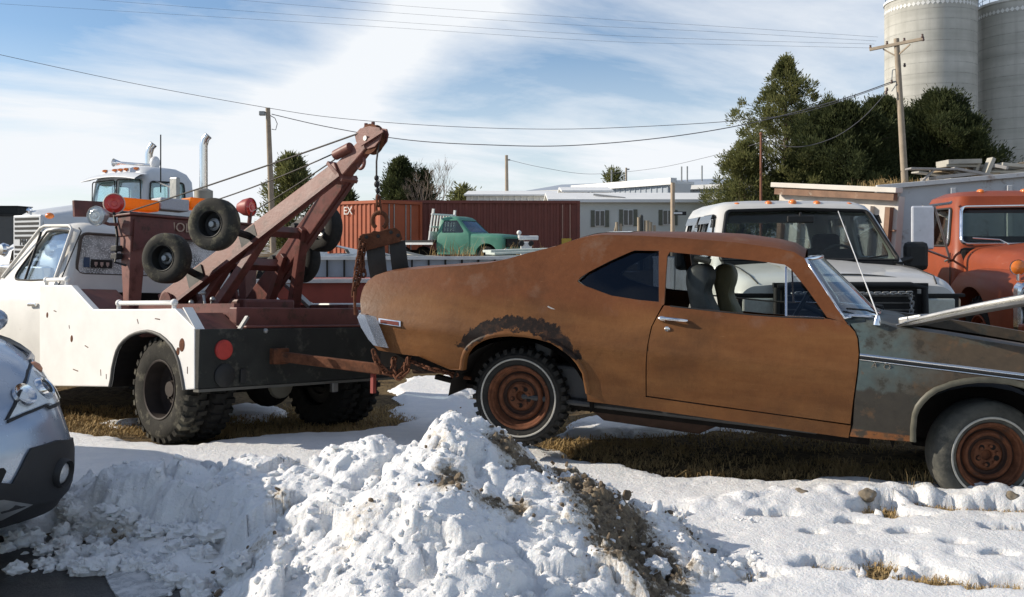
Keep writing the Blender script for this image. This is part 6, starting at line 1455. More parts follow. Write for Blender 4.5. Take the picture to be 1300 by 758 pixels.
# ================================================================== corrugated containers
def corr_mat(name, a, b): return M(name, a, .6, 0, .14, 1.5, .05, 20, dirt=b, damt=.3, dscale=1.2)
m_cbrown = corr_mat('brown_container_paint', (.175, .052, .037), (.115, .045, .032)); m_corange = corr_mat('orange_container_paint', (.38, .095, .038), (.26, .085, .045))
def container(label, pA, pB, z0, h, depth, mat, pitch=.28):
    A, B = Vector(pA), Vector(pB); fr = Frame((A.x, A.y, z0), (B-A)); L = (B-A).length
    o = thing('shipping_container', label, 'container', fr.M, 'shipping containers')
    mb = MB(); prof = []; x = .12
    while x < L-.12-pitch: prof += [(x, 0), (x+pitch*.35, 0), (x+pitch*.5, .04), (x+pitch*.85, .04)]; x += pitch
    prof.append((L-.12, 0)); mb.loft([[(p[0], p[1], .14) for p in prof], [(p[0], p[1], h-.12) for p in prof]], caps=False, closed=False)
    mb.loft([[(p[0], depth-p[1], .14) for p in prof], [(p[0], depth-p[1], h-.12) for p in prof]], caps=False, closed=False)
    mb.box((L/2, depth/2, h-.03), (L-.1, depth-.1, .03)).box((L/2, depth/2, .12), (L-.1, depth-.1, .06)).build('wall', mat, o)
    fm = MB()
    for z in (.07, h-.06): fm.box((L/2, 0, z), (L-.26, .10, .13)).box((L/2, depth, z), (L-.26, .10, .13)).box((.06, depth/2, z), (.11, depth-.1, .13)).box((L-.06, depth/2, z), (.11, depth-.1, .13))
    for x in (.06, L-.06):
        for y in (0, depth): fm.box((x, y, h/2), (.13, .13, h))
    fm.build('frame', mat, o)
    for x in (.10, L-.10):
        dm = MB().box((x, depth/2, h/2), (.04, depth-.16, h-.28)).build('end_door', mat, o)
        for y in (.5, .8, 1.5, 1.8): MB().tube([(x+(.05 if x > 1 else -.05), y*depth/2.4, .15), (x+(.05 if x > 1 else -.05), y*depth/2.4, h-.15)], .025, 6).build('lock_rod', m_steel, dm)
    return o, fr, L
cA = at(486, 300, 44); cB = at(736, 300, 44.5)
co1, fr1, L1 = container('long brown ribbed shipping container behind the green flatbed pickup', (cA.x, 44, 0), (cB.x, 44.5, 0), gpt(0, 44)-.05, 2.58, 2.44, m_cbrown)
MB().box((L1-.62, -.03, .62), (.45, .05, .45)).build('yellow_plate', M('yellow_plate', (.55, .36, .05), .5), co1)
for k, x in enumerate((L1-.45, L1-.80)): MB().box((x, -.02, 1.3), (.05, .05, 2.2)).build('end_strip', M('pale_rust_strip', (.34, .2, .15), .6), co1)
m_mark = M('white_stencil', (.72, .70, .66), .6)
MX = lambda x, y, z: Matrix.Translation((x, y, z)) @ Matrix.Rotation(R(90), 4, 'X')
for k, ch in enumerate('TEX'): text_part('stencil', ch, .40, m_mark, co1, MX(.22, -.09, 2.15-.36*k), .01)
oA = at(417, 300, 43.8); oB = at(484, 300, 41.6)
co2, fr2, L2 = container('short orange ribbed shipping container left of the long brown one', (oA.x, 43.8, 0), (oB.x, 41.6, 0), gpt(0, 42)-.05, 2.55, 2.44, m_corange)
text_part('stencil', 'EX', .50, m_mark, co2, MX(L2*.40, -.06, 2.12), .01)

# ================================================================== pale house, metal sheds
m_house = M('pale_siding', (.62, .64, .60), .6, 0, .05, 1, .0, 30, dirt=(.38, .39, .36), damt=.2, dscale=1)
m_roofw = M('white_metal_roof', (.78, .78, .76), .45, 0, .04, 1)
m_shut = M('grey_green_shutter', (.15, .155, .12), .7); m_winframe = M('white_window_frame', (.7, .7, .68), .5); m_win = M('dark_window_glass', (.02, .022, .025), .08, spec=.6)
m_shed = M('grey_ribbed_steel', (.34, .38, .43), .45, .1, .05, .6, dirt=(.28, .3, .33), damt=.2, dscale=.5); m_shedw = M('white_ribbed_steel', (.74, .74, .71), .5, 0, .05, .8)
HYY = 50.0; hz0 = gpt(0, HYY); hA = at(700, 300, HYY).x; hB = at(915, 300, HYY+1).x
HFr = Frame((hA, HYY, hz0), (1, .02, 0)); HO = thing('mobile_home', 'pale long house with white low roof and three shuttered windows', 'house', HFr.M)
HL = hB-hA; ez = HFr.on_y(800, 256, 0)[1]; rz = HFr.on_y(800, 247.5, 2.2)[1]
MB().box((HL/2, 2.2, ez/2), (HL, 4.4, ez)).build('wall', m_house, HO)
MB().prism([(-.3, ez-.02), (2.2, rz), (4.7, ez-.02), (4.7, ez+.08), (2.2, rz+.12), (-.3, ez+.08)], TO_X, -.2, HL+.2).build('roof', m_roofw, HO)
MB().box((HL/2, -.31, ez+.03), (HL+.4, .04, .16)).build('fascia', m_roofw, HO)
for x in np.arange(.6, HL, 1.2): MB().box((x, -.004, ez/2-.1), (.012, .008, ez-.3)).build('siding_joint', m_shut, HO) if False else None
for (x0, x1, y0, y1, sl, sr) in ((756, 767, 268, 286.5, (750, 755), (768, 773)), (792, 803, 267, 285.5, (786, 791), (804, 809)), (842, 853, 267.5, 284.5, (836, 841), (854, 860))):
    a, b_ = HFr.on_y(x0, y0, 0), HFr.on_y(x1, y1, 0)
    fm = MB().box(((a[0]+b_[0])/2, -.01, (a[1]+b_[1])/2), (b_[0]-a[0]+.08, .06, a[1]-b_[1]+.08)).build('window', m_winframe, HO)
    MB().box(((a[0]+b_[0])/2, -.045, (a[1]+b_[1])/2), (b_[0]-a[0], .02, a[1]-b_[1])).build('pane', m_win, fm); MB().box(((a[0]+b_[0])/2, -.06, (a[1]+b_[1])/2), (.04, .02, a[1]-b_[1])).build('mullion', m_winframe, fm)
    for s0, s1 in (sl, sr):
        p, q_ = HFr.on_y(s0, y0-1, 0), HFr.on_y(s1, y1+1.5, 0); MB().box(((p[0]+q_[0])/2, -.03, (p[1]+q_[1])/2), (q_[0]-p[0], .06, p[1]-q_[1])).build('shutter', m_shut, HO)
a = HFr.on_y(773, 250, .8); MB().tube([(a[0]-.8, .9, rz-.05), (a[0]+.8, .3, ez+.2)], .05, 8).build('roof_pipe', m_steel, HO)
def ribbed(mb, A, B, z0, z1, pitch=.4, d=.05):
    A, B = Vector(A), Vector(B); L = (B-A).length; u = (B-A)/L; nrm = Vector((u.y, -u.x, 0)); pr = []; x = 0
    while x < L: pr += [A+u*x, A+u*min(L, x+pitch*.7), A+u*min(L, x+pitch*.78)+nrm*d, A+u*min(L, x+pitch*.94)+nrm*d]; x += pitch
    pr.append(B.copy()); return mb.loft([[p+Vector((0, 0, z0)) for p in pr], [p+Vector((0, 0, z1)) for p in pr]], caps=False, closed=False)
# big shed: long side facing the camera, coming nearer to the right
S_A, S_B = at(660, 240, 92), at(915, 224, 74); zE = at(910, 229, 74).z; zR = zE+1.25
SH = thing('metal_shed', 'large grey ribbed metal shed with long low pitched roof behind the pale house', 'shed', Matrix.Translation((0, 0, 0)))
a = Vector((S_A.x, S_A.y, 0)); b_ = Vector((S_B.x+14, S_B.y-1, 0)); u = (b_-a).normalized(); nrm = Vector((-u.y, u.x, 0))
ribbed(MB(), a, b_, .5, zE, .55).build('wall', m_shed, SH)
rb = MB(); rb.loft([[p+Vector((0, 0, zE)), p+nrm*9+Vector((0, 0, zR)), p+nrm*18+Vector((0, 0, zE)), p+nrm*18+Vector((0, 0, zE-.3)), p+nrm*9+Vector((0, 0, zR-.3)), p+Vector((0, 0, zE-.3))] for p in (a-u*.4-nrm*.4, b_-nrm*.4)]); rb.build('roof', m_shed, SH)
MB().beam(a-nrm*.5+Vector((0, 0, zE-.05)), b_-nrm*.5+Vector((0, 0, zE-.05)), .12, .35).build('eave_trim', m_roofw, SH)
for px in (745, 762, 836, 843, 861):
    p = a+u*((at(px, 230, 82).x-a.x)/u.x)+nrm*6; MB().tube([p+Vector((0, 0, zE+.4)), p+Vector((0, 0, zE+2.3 if px != 762 else zE+1.7))], .07, 8).build('roof_vent', m_steel, SH)
# lower wing with the white fascia
LW = thing('shed_wing', 'grey lean-to wing with bright white fascia and white gable between house and large shed', 'shed', Matrix.Translation((0, 0, 0)))
p0, p1, p2 = at(728, 242, 66), at(850, 233, 58), at(862, 233, 60)
ribbed(MB(), Vector((p0.x, 66, 0)), Vector((p1.x, 58, 0)), .6, p1.z, .5).build('wall', m_shed, LW)
MB().beam((p0.x, 65.7, p0.z+.12), (p1.x+.2, 57.7, p1.z+.12), .5, .40).build('fascia', m_roofw, LW)
ribbed(MB(), Vector((p1.x, 58, 0)), Vector((at(872, 230, 62).x, 62, 0)), .6, p1.z+.1, .5).build('gable_wall', m_shed, LW)
MB().prism([(0, 0), (1.6, 0), (1.3, -1.5)], lambda q_, d: (p1.x-.2+q_[0], 57.9+q_[0]*.3+d, p1.z+q_[1]), 0, .05).build('white_bracket', m_roofw, LW)
MB().loft([[(p0.x, 66, p0.z), (p1.x, 58, p1.z), (p1.x+2.2, 66, p1.z+.5), (p0.x+2, 74, p0.z+.5)]], caps=False).build('roof', m_roofw, LW) if False else None
MB().add([(p0.x, 66, p0.z+.2), (p1.x, 58, p1.z+.2), (p1.x+3.0, 66, p1.z+.6), (p0.x+3, 74, p0.z+.6), (p0.x, 66, p0.z), (p1.x, 58, p1.z), (p1.x+3.0, 66, p1.z+.4), (p0.x+3, 74, p0.z+.4)], [(0, 1, 2, 3), (7, 6, 5, 4), (0, 4, 5, 1), (1, 5, 6, 2), (2, 6, 7, 3), (3, 7, 4, 0)]).build('roof', m_roofw, LW)
def white_hut(name, label, x0, x1, yt, Y, depth, roofh, mat, win=None):
    a, b_ = at(x0, yt, Y), at(x1, yt, Y); z0 = gpt(0, Y); o = thing(name, label, 'shed', Matrix.Translation((a.x, Y, z0))); L = b_.x-a.x; h = a.z-z0
    ribbed(MB(), Vector((0, 0, 0)), Vector((L, 0, 0)), 0, h, .4, .04).box((L/2, depth/2+.06, h/2), (L-.02, depth, h-.02)).build('wall', mat, o)
    MB().prism([(-.25, h), (depth/2, h+roofh), (depth+.25, h), (depth+.25, h+.1), (depth/2, h+roofh+.12), (-.25, h+.1)], TO_X, -.15, L+.15).build('roof', m_roofw, o)
    if win:
        q0, q1 = at(win[0], win[1], Y), at(win[2], win[3], Y); fm = MB().box(((q0.x+q1.x)/2-a.x, -.06, (q0.z+q1.z)/2-z0), (q1.x-q0.x, .08, q0.z-q1.z)).build('window', m_win, o); MB().box(((q0.x+q1.x)/2-a.x, -.11, (q0.z+q1.z)/2-z0), (.1, .04, q0.z-q1.z)).build('mullion', m_winframe, fm)
    return o
white_hut('metal_shed', 'low white ribbed shed with long pale roof just above the brown container', 592, 712, 249, 62, 12, .55, m_shedw)
white_hut('metal_shed', 'small white ribbed shed with one window behind the pale house', 716, 775, 244, 56, 6, .35, m_shedw, (746, 243, 753, 252))

# ================================================================== grey walls at the far left
m_gwall = M('stained_grey_panel', (.13, .13, .125), .85, 0, .12, .8, .1, 10, dirt=(.08, .08, .08), damt=.3, dscale=.6)
a, b_ = at(-120, 272, 32), at(100, 272, 31); GW = thing('box_trailer', 'long dull grey windowless box trailer at the far left', 'trailer', Matrix.Translation((a.x, 32, gpt(0, 32))))
L = b_.x-a.x; h = a.z-gpt(0, 32)
MB().box((L/2, 1.25, h/2+.2), (L, 2.5, h-.4)).build('box', m_gwall, GW); MB().box((L/2, 1.25, h-.02), (L+.06, 2.56, .08)).box((L/2, -.02, .45), (L, .06, .1)).build('frame_rail', m_black, GW)
for x in np.arange(1.2, L, 1.2): MB().box((x, -.015, h/2+.2), (.05, .03, h-.45)).build('panel_rib', m_gwall, GW)
a, b_ = at(-40, 262.5, 33), at(31, 268, 33); BX = thing('dark_crate', 'long black crate lying on the roof of the grey box trailer', 'crate', Matrix.Translation((a.x, 33, b_.z-.12))); MB().box(((b_.x-a.x)/2, 0, (a.z-b_.z)/2+.06), (b_.x-a.x, 1.0, a.z-b_.z+.1)).build('body', m_black, BX, bevel=.02); MB().box(((b_.x-a.x)/2, 0, (a.z-b_.z)+.12), (b_.x-a.x+.06, 1.06, .03)).build('lid', m_black, BX)

# ================================================================== red trailer and silver stake trailer in the middle distance
RT = Frame((at(345, 372, 12.6).x, 12.6, gpt(-2, 12.6)), (1, .10, 0)); z1 = RT.on_y(400, 358, 0)[1]
RO = thing('red_trailer', 'dull red low trailer with pale top rail behind the wrecker boom', 'trailer', RT.M)
MB().box((1.2, .9, (z1+.55)/2), (3.0, 1.8, z1-.55)).build('side_wall', M('dull_red_paint', (.22, .045, .03), .55, 0, .2, 3, dirt=(.12, .04, .03), damt=.3), RO)
MB().box((1.2, -.03, z1+.015), (3.04, .08, .05)).build('top_rail', M('pale_rail', (.55, .52, .50), .5), RO); MB().box((1.2, .9, .45), (2.8, 1.2, .14)).build('frame', m_dark, RO)
for x in (.6, 1.7):
    for s in (0, 1): wheel(RO, 'wheel', (x, .15+1.5*s, .33), 1 if s else -1, .33, .19, .2, m_rubber, m_steel, 0)
m_bluesilver = M('silver_blue_sheet', (.36, .42, .50), .35, .35, .12, 2, dirt=(.62, .65, .68), damt=.3, dscale=1.5)
ST = Frame((at(383, 345, 17.5).x, 17.5, gpt(-1, 17.5)), (1, .13, 0)); zt = ST.on_y(480, 329, 0)[1]; zb = ST.on_y(480, 352, 0)[1]
SO2 = thing('stake_trailer', 'silver blue flat trailer with dark stakes along its side behind the sling', 'trailer', ST.M); SLn = 5.2
MB().box((SLn/2, 1.1, (zt+zb)/2), (SLn, 2.1, zt-zb-.02)).build('side_panel', m_bluesilver, SO2); MB().box((SLn/2, -.03, zt+.02), (SLn, .12, .06)).build('top_rail', M('white_rail', (.70, .70, .68), .5), SO2)
for k in range(17): MB().box((.15+k*(SLn-.3)/16, -.03, (zt+zb)/2), (.035, .06, zt-zb)).build('stake', m_black, SO2)
MB().box((SLn/2, 1.1, zb-.12), (SLn-.3, 1.0, .2)).build('frame', m_dark, SO2)
for x in (1.2, 3.8):
    for s in (0, 1): wheel(SO2, 'wheel', (x, .2+1.7*s, .36), 1 if s else -1, .36, .2, .2, m_rubber, m_steel, 0)
# white truck cap with slanted window, lying on the trailer
CPF = Frame((at(398, 318, 18.6).x, 18.6, at(420, 331, 18.6).z), (.97, .22, 0)); CPO = thing('truck_cap', 'white slanted truck cap with dark openings lying beyond the boom tyres', 'truck cap', CPF.M)
cp_ = boolean(fixed(MB().loft([[(0.05, y, .0), (.0, y, .16), (.25, y*.9, .34), (1.0, y*.9, .17), (1.05, y, .10), (1.05, y, 0)] for y in (-.75, .75)])), [fixed(MB().prism([(.2, .27), (.35, .29), (.62, .22), (.66, .14), (.25, .13)], TO_Y, -1, 1))]); mesh_obj('shell', cp_, M('white_fibreglass', (.68, .68, .66), .4, dirt=(.3, .3, .28), damt=.3, dscale=4), CPO, bevel=.01)
MB().box((.5, 0, -.03), (1.1, 1.4, .05)).build('base_rim', m_black, CPO)
# scrap heap of pale boards and pipes on the stake trailer
def heap(name, label, cat, origin, specs, mat, M_=None):
    o = thing(name, label, cat, Matrix.Translation(origin)); 
    for k, (a, b_, w_, h_) in enumerate(specs): MB().beam(Vector(a)-Vector(origin), Vector(b_)-Vector(origin), w_, h_).build('board', mat if not isinstance(mat, (list, tuple)) else mat[k % len(mat)], o, bevel=.004)
    return o
m_board = M('bleached_board', (.38, .36, .31), .85, 0, .15, 5, .2, 40, dirt=(.25, .22, .18), damt=.35, dscale=5); m_pale = M('pale_green_grey_sheet', (.46, .50, .45), .5, dirt=(.3, .3, .27), damt=.3, dscale=3)
A = lambda px, py, Y: at(px, py, Y)
heap('scrap_heap', 'jumble of pale pipes and boards on the stake trailer beneath the green pickup', 'scrap', A(520, 328, 18.5), [(A(505, 318, 18.2), A(545, 327, 18.2), .05, .04), (A(500, 324, 18.6), A(560, 328, 18.4), .06, .05), (A(515, 321, 18.9), A(540, 330, 18.2), .04, .04), (A(478, 314, 18.7), A(484, 327, 18.5), .10, .06), (A(486, 322, 18.3), A(500, 326, 18.3), .3, .04), (A(540, 325, 18.5), A(600, 328.5, 18.3), .12, .03)], [m_board, m_steel, m_board])
heap('scrap_heap', 'flat pale green sheets stacked above the trunk lid of the rusty coupe', 'scrap', A(660, 322, 19), [(A(618, 319, 19), A(700, 316.5, 19.3), .8, .05), (A(622, 322, 18.6), A(700, 319, 18.9), .8, .04), (A(590, 327.5, 18.2), A(660, 325, 18.4), .5, .04), (A(640, 323.5, 18.8), A(655, 323, 18.8), .5, .06)], m_pale)
wm = A(670, 312, 24); WMo = thing('pump_stand', 'small white pump stand with ball top and side arm before the brown container', 'pump', Matrix.Translation((wm.x, 24, gpt(0, 24))))
zz = lambda py: A(0, py, 24).z-gpt(0, 24); xx = lambda px: A(px, 0, 24).x-wm.x
m_wp = M('white_pump_paint', (.75, .75, .72), .5)
MB().box((xx(668), 0, zz(316)/2+.1), (.28, .3, zz(308))).build('stand', m_wp, WMo, bevel=.02); MB().box((xx(671), 0, zz(302)), (xx(682)-xx(657), .14, .11)).build('side_arm', m_wp, WMo, bevel=.02); MB().sphere((xx(659), 0, zz(295.5)), .06).build('ball_top', m_wp, WMo, smooth=60); MB().tube([(xx(659), 0, zz(302)), (xx(659), 0, zz(296))], .03, 8).build('stem', m_wp, WMo)
for px in (662, 674): MB().lathe([(0, .02), (.06, .02), (.07, 0)], Matrix.Translation((xx(px), -.17, zz(309))) @ Matrix.Rotation(R(90), 4, 'X'), 14).build('gauge', m_black, WMo)

# ================================================================== wooden posts before the house
m_post = M('grey_fence_wood', (.36, .30, .22), .9, 0, .2, 4, .2, 20)
for px, y0, Y, r, lb in ((783, 282, 33, .05, None), (788, 284, 33, .05, None), (811, 276, 33, .055, None), (821, 280, 33, .10, None), (825, 282, 33.4, .09, None), (831, 286, 33, .05, None), (775, 283, 33, .03, None)):
    p = at(px, y0, Y); g_ = gpt(p.x, Y); h = p.z-g_; pts = [(0, 0, -.2), (0, 0, h*.5), (.0 if px != 775 else .22, 0, h)]
    o = MB().tube(pts, r, 8).build('fence_post', m_post, smooth=40); o.location = (p.x, Y, g_); tag(o, 'weathered grey wooden post standing before the pale shuttered house', 'post', 'wooden posts before the house')
p = at(814, 275, 33); o = MB().tube([(0, 0, -.2), (0, 0, p.z-gpt(p.x, 33))], .07, 10).sphere((0, 0, p.z-gpt(p.x, 33)), .07).build('bollard', M('dark_post', (.06, .065, .06), .7), smooth=50); o.location = (p.x, 33, gpt(p.x, 33)); tag(o, 'dark round topped bollard among the wooden posts before the pale house', 'bollard')
p = at(854, 232, 31); g_ = gpt(p.x, 31); o = thing('sign_post', 'tall pale wooden post with small white lamp bracket right of the pale house', 'post', Matrix.Translation((p.x, 31, g_))); hh_ = p.z-g_
MB().tube([(0, 0, -.3), (0, 0, hh_)], .07, 10).build('pole', M('pale_pole_wood', (.46, .36, .26), .85, 0, .2, 3), o, smooth=50)
MB().box((.16, -.02, hh_-.98), (.28, .10, .06)).build('lamp_bracket', m_roofw, o, bevel=.01); MB().box((.22, -.03, at(0, 271, 31).z-g_), (.42, .05, .12)).build('dark_plate', m_black, o)

# ================================================================== white stake trailer and grain box at right
m_wbox = M('flaking_white_boards', (.62, .58, .52), .7, 0, .08, 3, .15, 30, dirt=(.24, .15, .09), damt=.30, dscale=3.2); m_wboxs = M('flaking_white_steel', (.58, .58, .58), .6, 0, .06, 2, .1, 30, dirt=(.26, .17, .12), damt=.42, dscale=3.5)
m_rail = M('brown_rusted_rail', (.22, .13, .085), .8, 0, .3, 5, dirt=(.5, .42, .33), damt=.3, dscale=4)
tA = at(974, 234, 14.6); tB = at(1122, 240.5, 13.0); tv = tB-tA; WT = Frame(tA-Vector((0, 0, 2.3)), tv); zt = 2.3/WT.M.to_3x3().col[2].z; WL = tv.length

WO = thing('livestock_rack', 'white slatted livestock rack with rusty top rail standing behind the white pickup', 'rack', WT.M)
MB().box((WL/2, .13, (zt+.1)/2-.05), (WL, .14, zt-.2)).build('side_boards', m_wbox, WO)
MB().box((WL/2, -.02, zt-.02), (WL+.1, .16, .07)).build('top_rail', m_wbox, WO, bevel=.006); MB().box((WL/2, -.02, zt-.11), (WL, .09, .10)).build('under_rail', m_rail, WO)
for k in range(7): MB().box((.1+k*(WL-.2)/6, .02, (zt+.6)/2-.1), (.075, .10, zt-.9)).build('stake', m_wbox if k % 2 else m_rail, WO)
for z in (.95, 1.35, 1.75): MB().box((WL/2, .035, z), (WL, .05, .02)).build('board_gap', m_rail, WO)
for x in (.2, WL-.2): MB().beam((x, .2, 0), (x, 1.0, 0), .08).beam((x, .2, 1.4), (x, .95, .05), .07).build('prop', m_rail, WO)
GBY = 14.6; gA = at(1112, 240, GBY); gB = at(1500, 206, GBY-.6)
GB = Frame((gA.x, GBY, gpt(5, 14)), (gB.x-gA.x, -.6, 0)); GL = (Vector((gB.x, GBY-.6))-Vector((gA.x, GBY))).length
zA, zB = gA.z-gpt(5, 14), gB.z-gpt(5, 14)
GO2 = thing('grain_box', 'tall white flaking steel grain box heaped with boards behind the orange truck', 'grain box', GB.M)
MB().loft([[(.12, 0, .7), (GL, 0, .7), (GL, 0, zB), (.12, 0, zA+.02)], [(.12, 2.3, .7), (GL, 2.3, .7), (GL, 2.3, zB-.1), (.12, 2.3, zA-.1)]]).build('box_wall', m_wboxs, GO2)
MB().box((.06, -.01, (zA+.7)/2), (.13, .12, zA-.66)).build('corner_post', m_wbox, GO2, bevel=.008); MB().box((.24, -.03, (zA+.7)/2), (.20, .05, zA-.70)).build('corner_plate', M('rust_spotted_plate', (.46, .40, .34), .7, 0, .1, 4, dirt=(.2, .12, .08), damt=.45, dscale=9), GO2)
MB().beam((0, -.03, zA+.02), (GL, -.03, zB+.02), .10, .07).build('top_rail', m_wboxs, GO2, bevel=.006)
for k in range(1, 6):
    x = .3+k*(GL-.3)/5; MB().box((x, -.04, (zA+.7)/2+.03*k), (.07, .08, zA-.75)).build('stake', m_wboxs, GO2, bevel=.006)
for i in range(6):
    for zz_ in (1.1, 1.6, 2.1): MB().sphere((.25+.08*(i % 2), -.06, zz_+.05*i-.2), .014, 6, 4).build('rivet', m_rustmetal, GO2) if i < 4 else None
MB().box((GL/2, 1.1, .6), (GL, 1.0, .2)).build('frame', m_dark, GO2)
for x in (1.0, 3.6):
    for s in (0, 1): wheel(GO2, 'wheel', (x, .2+1.9*s, .45), 1 if s else -1, .45, .25, .24, m_rubber, m_steel, 0)
rnd = random.Random(77); bl = [(A(1196, 207, 15.3), A(1238, 206, 15.3), .45, .07), (A(1195, 211, 15.25), A(1236, 211.5, 15.3), .3, .04), (A(1178, 227, 15.2), A(1234, 221, 15.2), .6, .05), (A(1184, 217, 15.6), A(1238, 219, 15.5), .4, .05), (A(1236, 224, 15.2), A(1243, 203, 15.2), .10, .05), (A(1250, 222, 15.1), A(1259, 201, 15.1), .18, .06), (A(1168, 233, 15.0), A(1187, 214, 15.0), .06, .03)]
for k in range(26):
    px = rnd.uniform(1180, 1330); py = rnd.uniform(214, 224)-(px-1180)*.04; l_ = rnd.uniform(10, 30); sl = rnd.gauss(0, 3.5); Y_ = rnd.uniform(14.95, 15.9); bl.append((A(px-l_, py+sl, Y_), A(px+l_, py-sl, Y_+rnd.uniform(-.2, .2)), rnd.choice([.09, .14, .2, .28]), rnd.choice([.025, .035, .05])))
heap('scrap_heap', 'heap of bleached boards and planks piled on top of the white grain box', 'scrap', A(1220, 218, 15.4), bl, [m_board, m_board, M('grey_board', (.27, .26, .25), .85), M('brown_board', (.30, .23, .15), .85)])
mb = MB(); rnd = random.Random(21)
for _ in range(60):
    p = at(rnd.choice([rnd.uniform(1075, 1140), rnd.uniform(1120, 1185)]), 0, 15.2); blades(mb, p.x, rnd.uniform(14.9, 15.6), at(0, 240, 15.2).z, 5, (.05, .05), .22, rnd, 1.2, .005)
tag(mb.build('dry_weeds', m_grass, recalc=False), kind='stuff')
mb = MB()
for _ in range(110):
    p = at(rnd.gauss(580, 18), 0, 30); blades(mb, p.x, rnd.uniform(29, 31.5), gpt(p.x, 30)+.1, 3, (.08, .08), rnd.uniform(.4, 1.15), rnd, .6, .010)
for _ in range(60):
    p = at(rnd.uniform(640, 690), 0, 33); blades(mb, p.x, rnd.uniform(32, 34), gpt(p.x, 33), 3, (.08, .08), 1.0, rnd, .5, .012)
tag(mb.build('tall_weeds', m_grass, recalc=False), kind='stuff')

# ================================================================== trees
def leafmat(name, a, b):
    m, nt, out = newmat(name); v = objco(nt); f = noise(nt, v, 1.3, 4, .6); g = noise(nt, v, 9, 3, .6)
    c = mixc(nt, ramp(nt, math_(nt, 'ADD', math_(nt, 'MULTIPLY', f, .6), math_(nt, 'MULTIPLY', g, .4)), .35, .65), a, b)
    p = P(nt, out, c, .75, 0, None, .2); t = N(nt, 'ShaderNodeBsdfTranslucent'); nt.links.new(c, t.inputs[0]); ms = N(nt, 'ShaderNodeMixShader'); ms.inputs[0].default_value = .42
    nt.links.new(p.outputs[0], ms.inputs[1]); nt.links.new(t.outputs[0], ms.inputs[2]); nt.links.new(ms.outputs[0], out.inputs[0]); return m
m_cedar = leafmat('dark_cedar_needles', (.026, .038, .015), (.095, .108, .042)); m_pine = leafmat('pine_needles', (.075, .095, .036), (.24, .235, .09)); m_bark = M('rough_bark', (.10, .075, .055), .95, 0, .3, 6, .3, 20)
m_twig = M('bare_twig', (.22, .17, .13), .9)
def tree(name, label, px, ptop, pbase, Y, prof, seed, mat, clumps, csz, leaf, nleaf, group=None, trunk_r=.16, open_=.0, up=.5):
    """trunk, real limbs ending in tufts of many small needle blades; prof = crown radius along height"""
    rnd = random.Random(seed); b = at(px, pbase, Y); z0 = gpt(b.x, Y); h = at(px, ptop, Y).z-z0
    o = thing(name, label, 'tree', Matrix.Translation((b.x, Y, z0)), group)
    tr = MB(); sway = [(.15*math.sin(3*t+seed)*t, .12*math.cos(2*t+seed)*t, h*t*.97) for t in np.linspace(0, 1, 9)]
    tr.tube([(x, y, z-.2 if i == 0 else z) for i, (x, y, z) in enumerate(sway)], [trunk_r*(1-.9*t)+.015 for t in np.linspace(0, 1, 9)], 9)
    lf = MB(); V, F_ = lf.v, lf.f
    def tuft(c, s, d):
        for _ in range(nleaf):
            q = Vector((rnd.gauss(0, 1), rnd.gauss(0, 1), rnd.gauss(0, 1)))*s*.42; p = c+q
            a = (q.normalized()*1.0+d*.7+Vector((0, 0, up))+Vector((rnd.uniform(-.6, .6), rnd.uniform(-.6, .6), rnd.uniform(-.4, .4)))).normalized()
            w_ = a.cross(Vector((rnd.uniform(-1, 1), rnd.uniform(-1, 1), rnd.uniform(-1, 1))))
            if w_.length < 1e-3: continue
            w_.normalize(); l = leaf*rnd.uniform(.6, 1.5); k = len(V); ww = l*.13
            V.extend([tuple(p-w_*ww*.5), tuple(p+w_*ww*.5), tuple(p+a*l*.6+w_*ww), tuple(p+a*l), tuple(p+a*l*.6-w_*ww)]); F_.append((k, k+1, k+2, k+3, k+4))
    for i in range(clumps):
        t = rnd.uniform(prof[0][0], 1)**.85 if rnd.random() < .8 else rnd.uniform(prof[0][0], 1); t = max(prof[0][0], min(.995, t)); rad = interp(t, prof)
        if rnd.random() < open_*(.4+.6*math.sin(9*t+seed)**2): continue
        an = rnd.uniform(0, 6.283); lob = .76+.30*math.sin(3*an+seed+9*t)+.22*math.sin(5*an+23*t+seed*2)+.10*math.sin(11*an+37*t); rr = rad*lob*rnd.uniform(.35, 1.0)**.6
        c0 = Vector(sway[min(8, int(t*8))]); c = Vector((c0.x+math.cos(an)*rr, c0.y+math.sin(an)*rr, h*t+rnd.uniform(-.1, .1)*h*.1))
        d = Vector((math.cos(an), math.sin(an), .3))
        if rnd.random() < .35: tr.tube([Vector((c0.x, c0.y, max(.1, c.z-rr*.35))), c0.lerp(c, .5)+Vector((0, 0, (c.z-c0.z)*.3)) if False else Vector(((c0.x+c.x)/2, (c0.y+c.y)/2, c.z-rr*.12)), c], [.035, .022, .008], 5)
        s = csz*rnd.uniform(.6, 1.3)*(.55+.45*rad/max(p[1] for p in prof)); tuft(c, s, d)
    tr.build('trunk', m_bark, o, smooth=50); lf.build('crown', mat, o, recalc=False); return o
tree('pine_tree', 'tall open pine with pointed top left of the utility pole at right', 1000, 77, 300, 48, [(.10, 2.8), (.25, 3.5), (.40, 3.4), (.55, 3.0), (.70, 2.4), (.82, 1.55), (.92, .75), (1, .08)], 3, m_pine, 700, .36, .15, 95, trunk_r=.24, open_=.52, up=.8)
tree('pine_tree', 'low bushy pine with a reddish dead stem at the left foot of the tall pine', 940, 182, 300, 47, [(.05, 1.9), (.35, 2.1), (.7, 1.5), (.9, .9), (1, .2)], 5, m_pine, 330, .40, .15, 90, open_=.45, up=.8)
tree('cedar_tree', 'dark wide cedar directly right of the tall pine', 1068, 136, 300, 46, [(.02, 3.2), (.3, 3.7), (.6, 3.3), (.85, 2.2), (1, .5)], 8, m_cedar, 820, .50, .15, 130, up=.9)
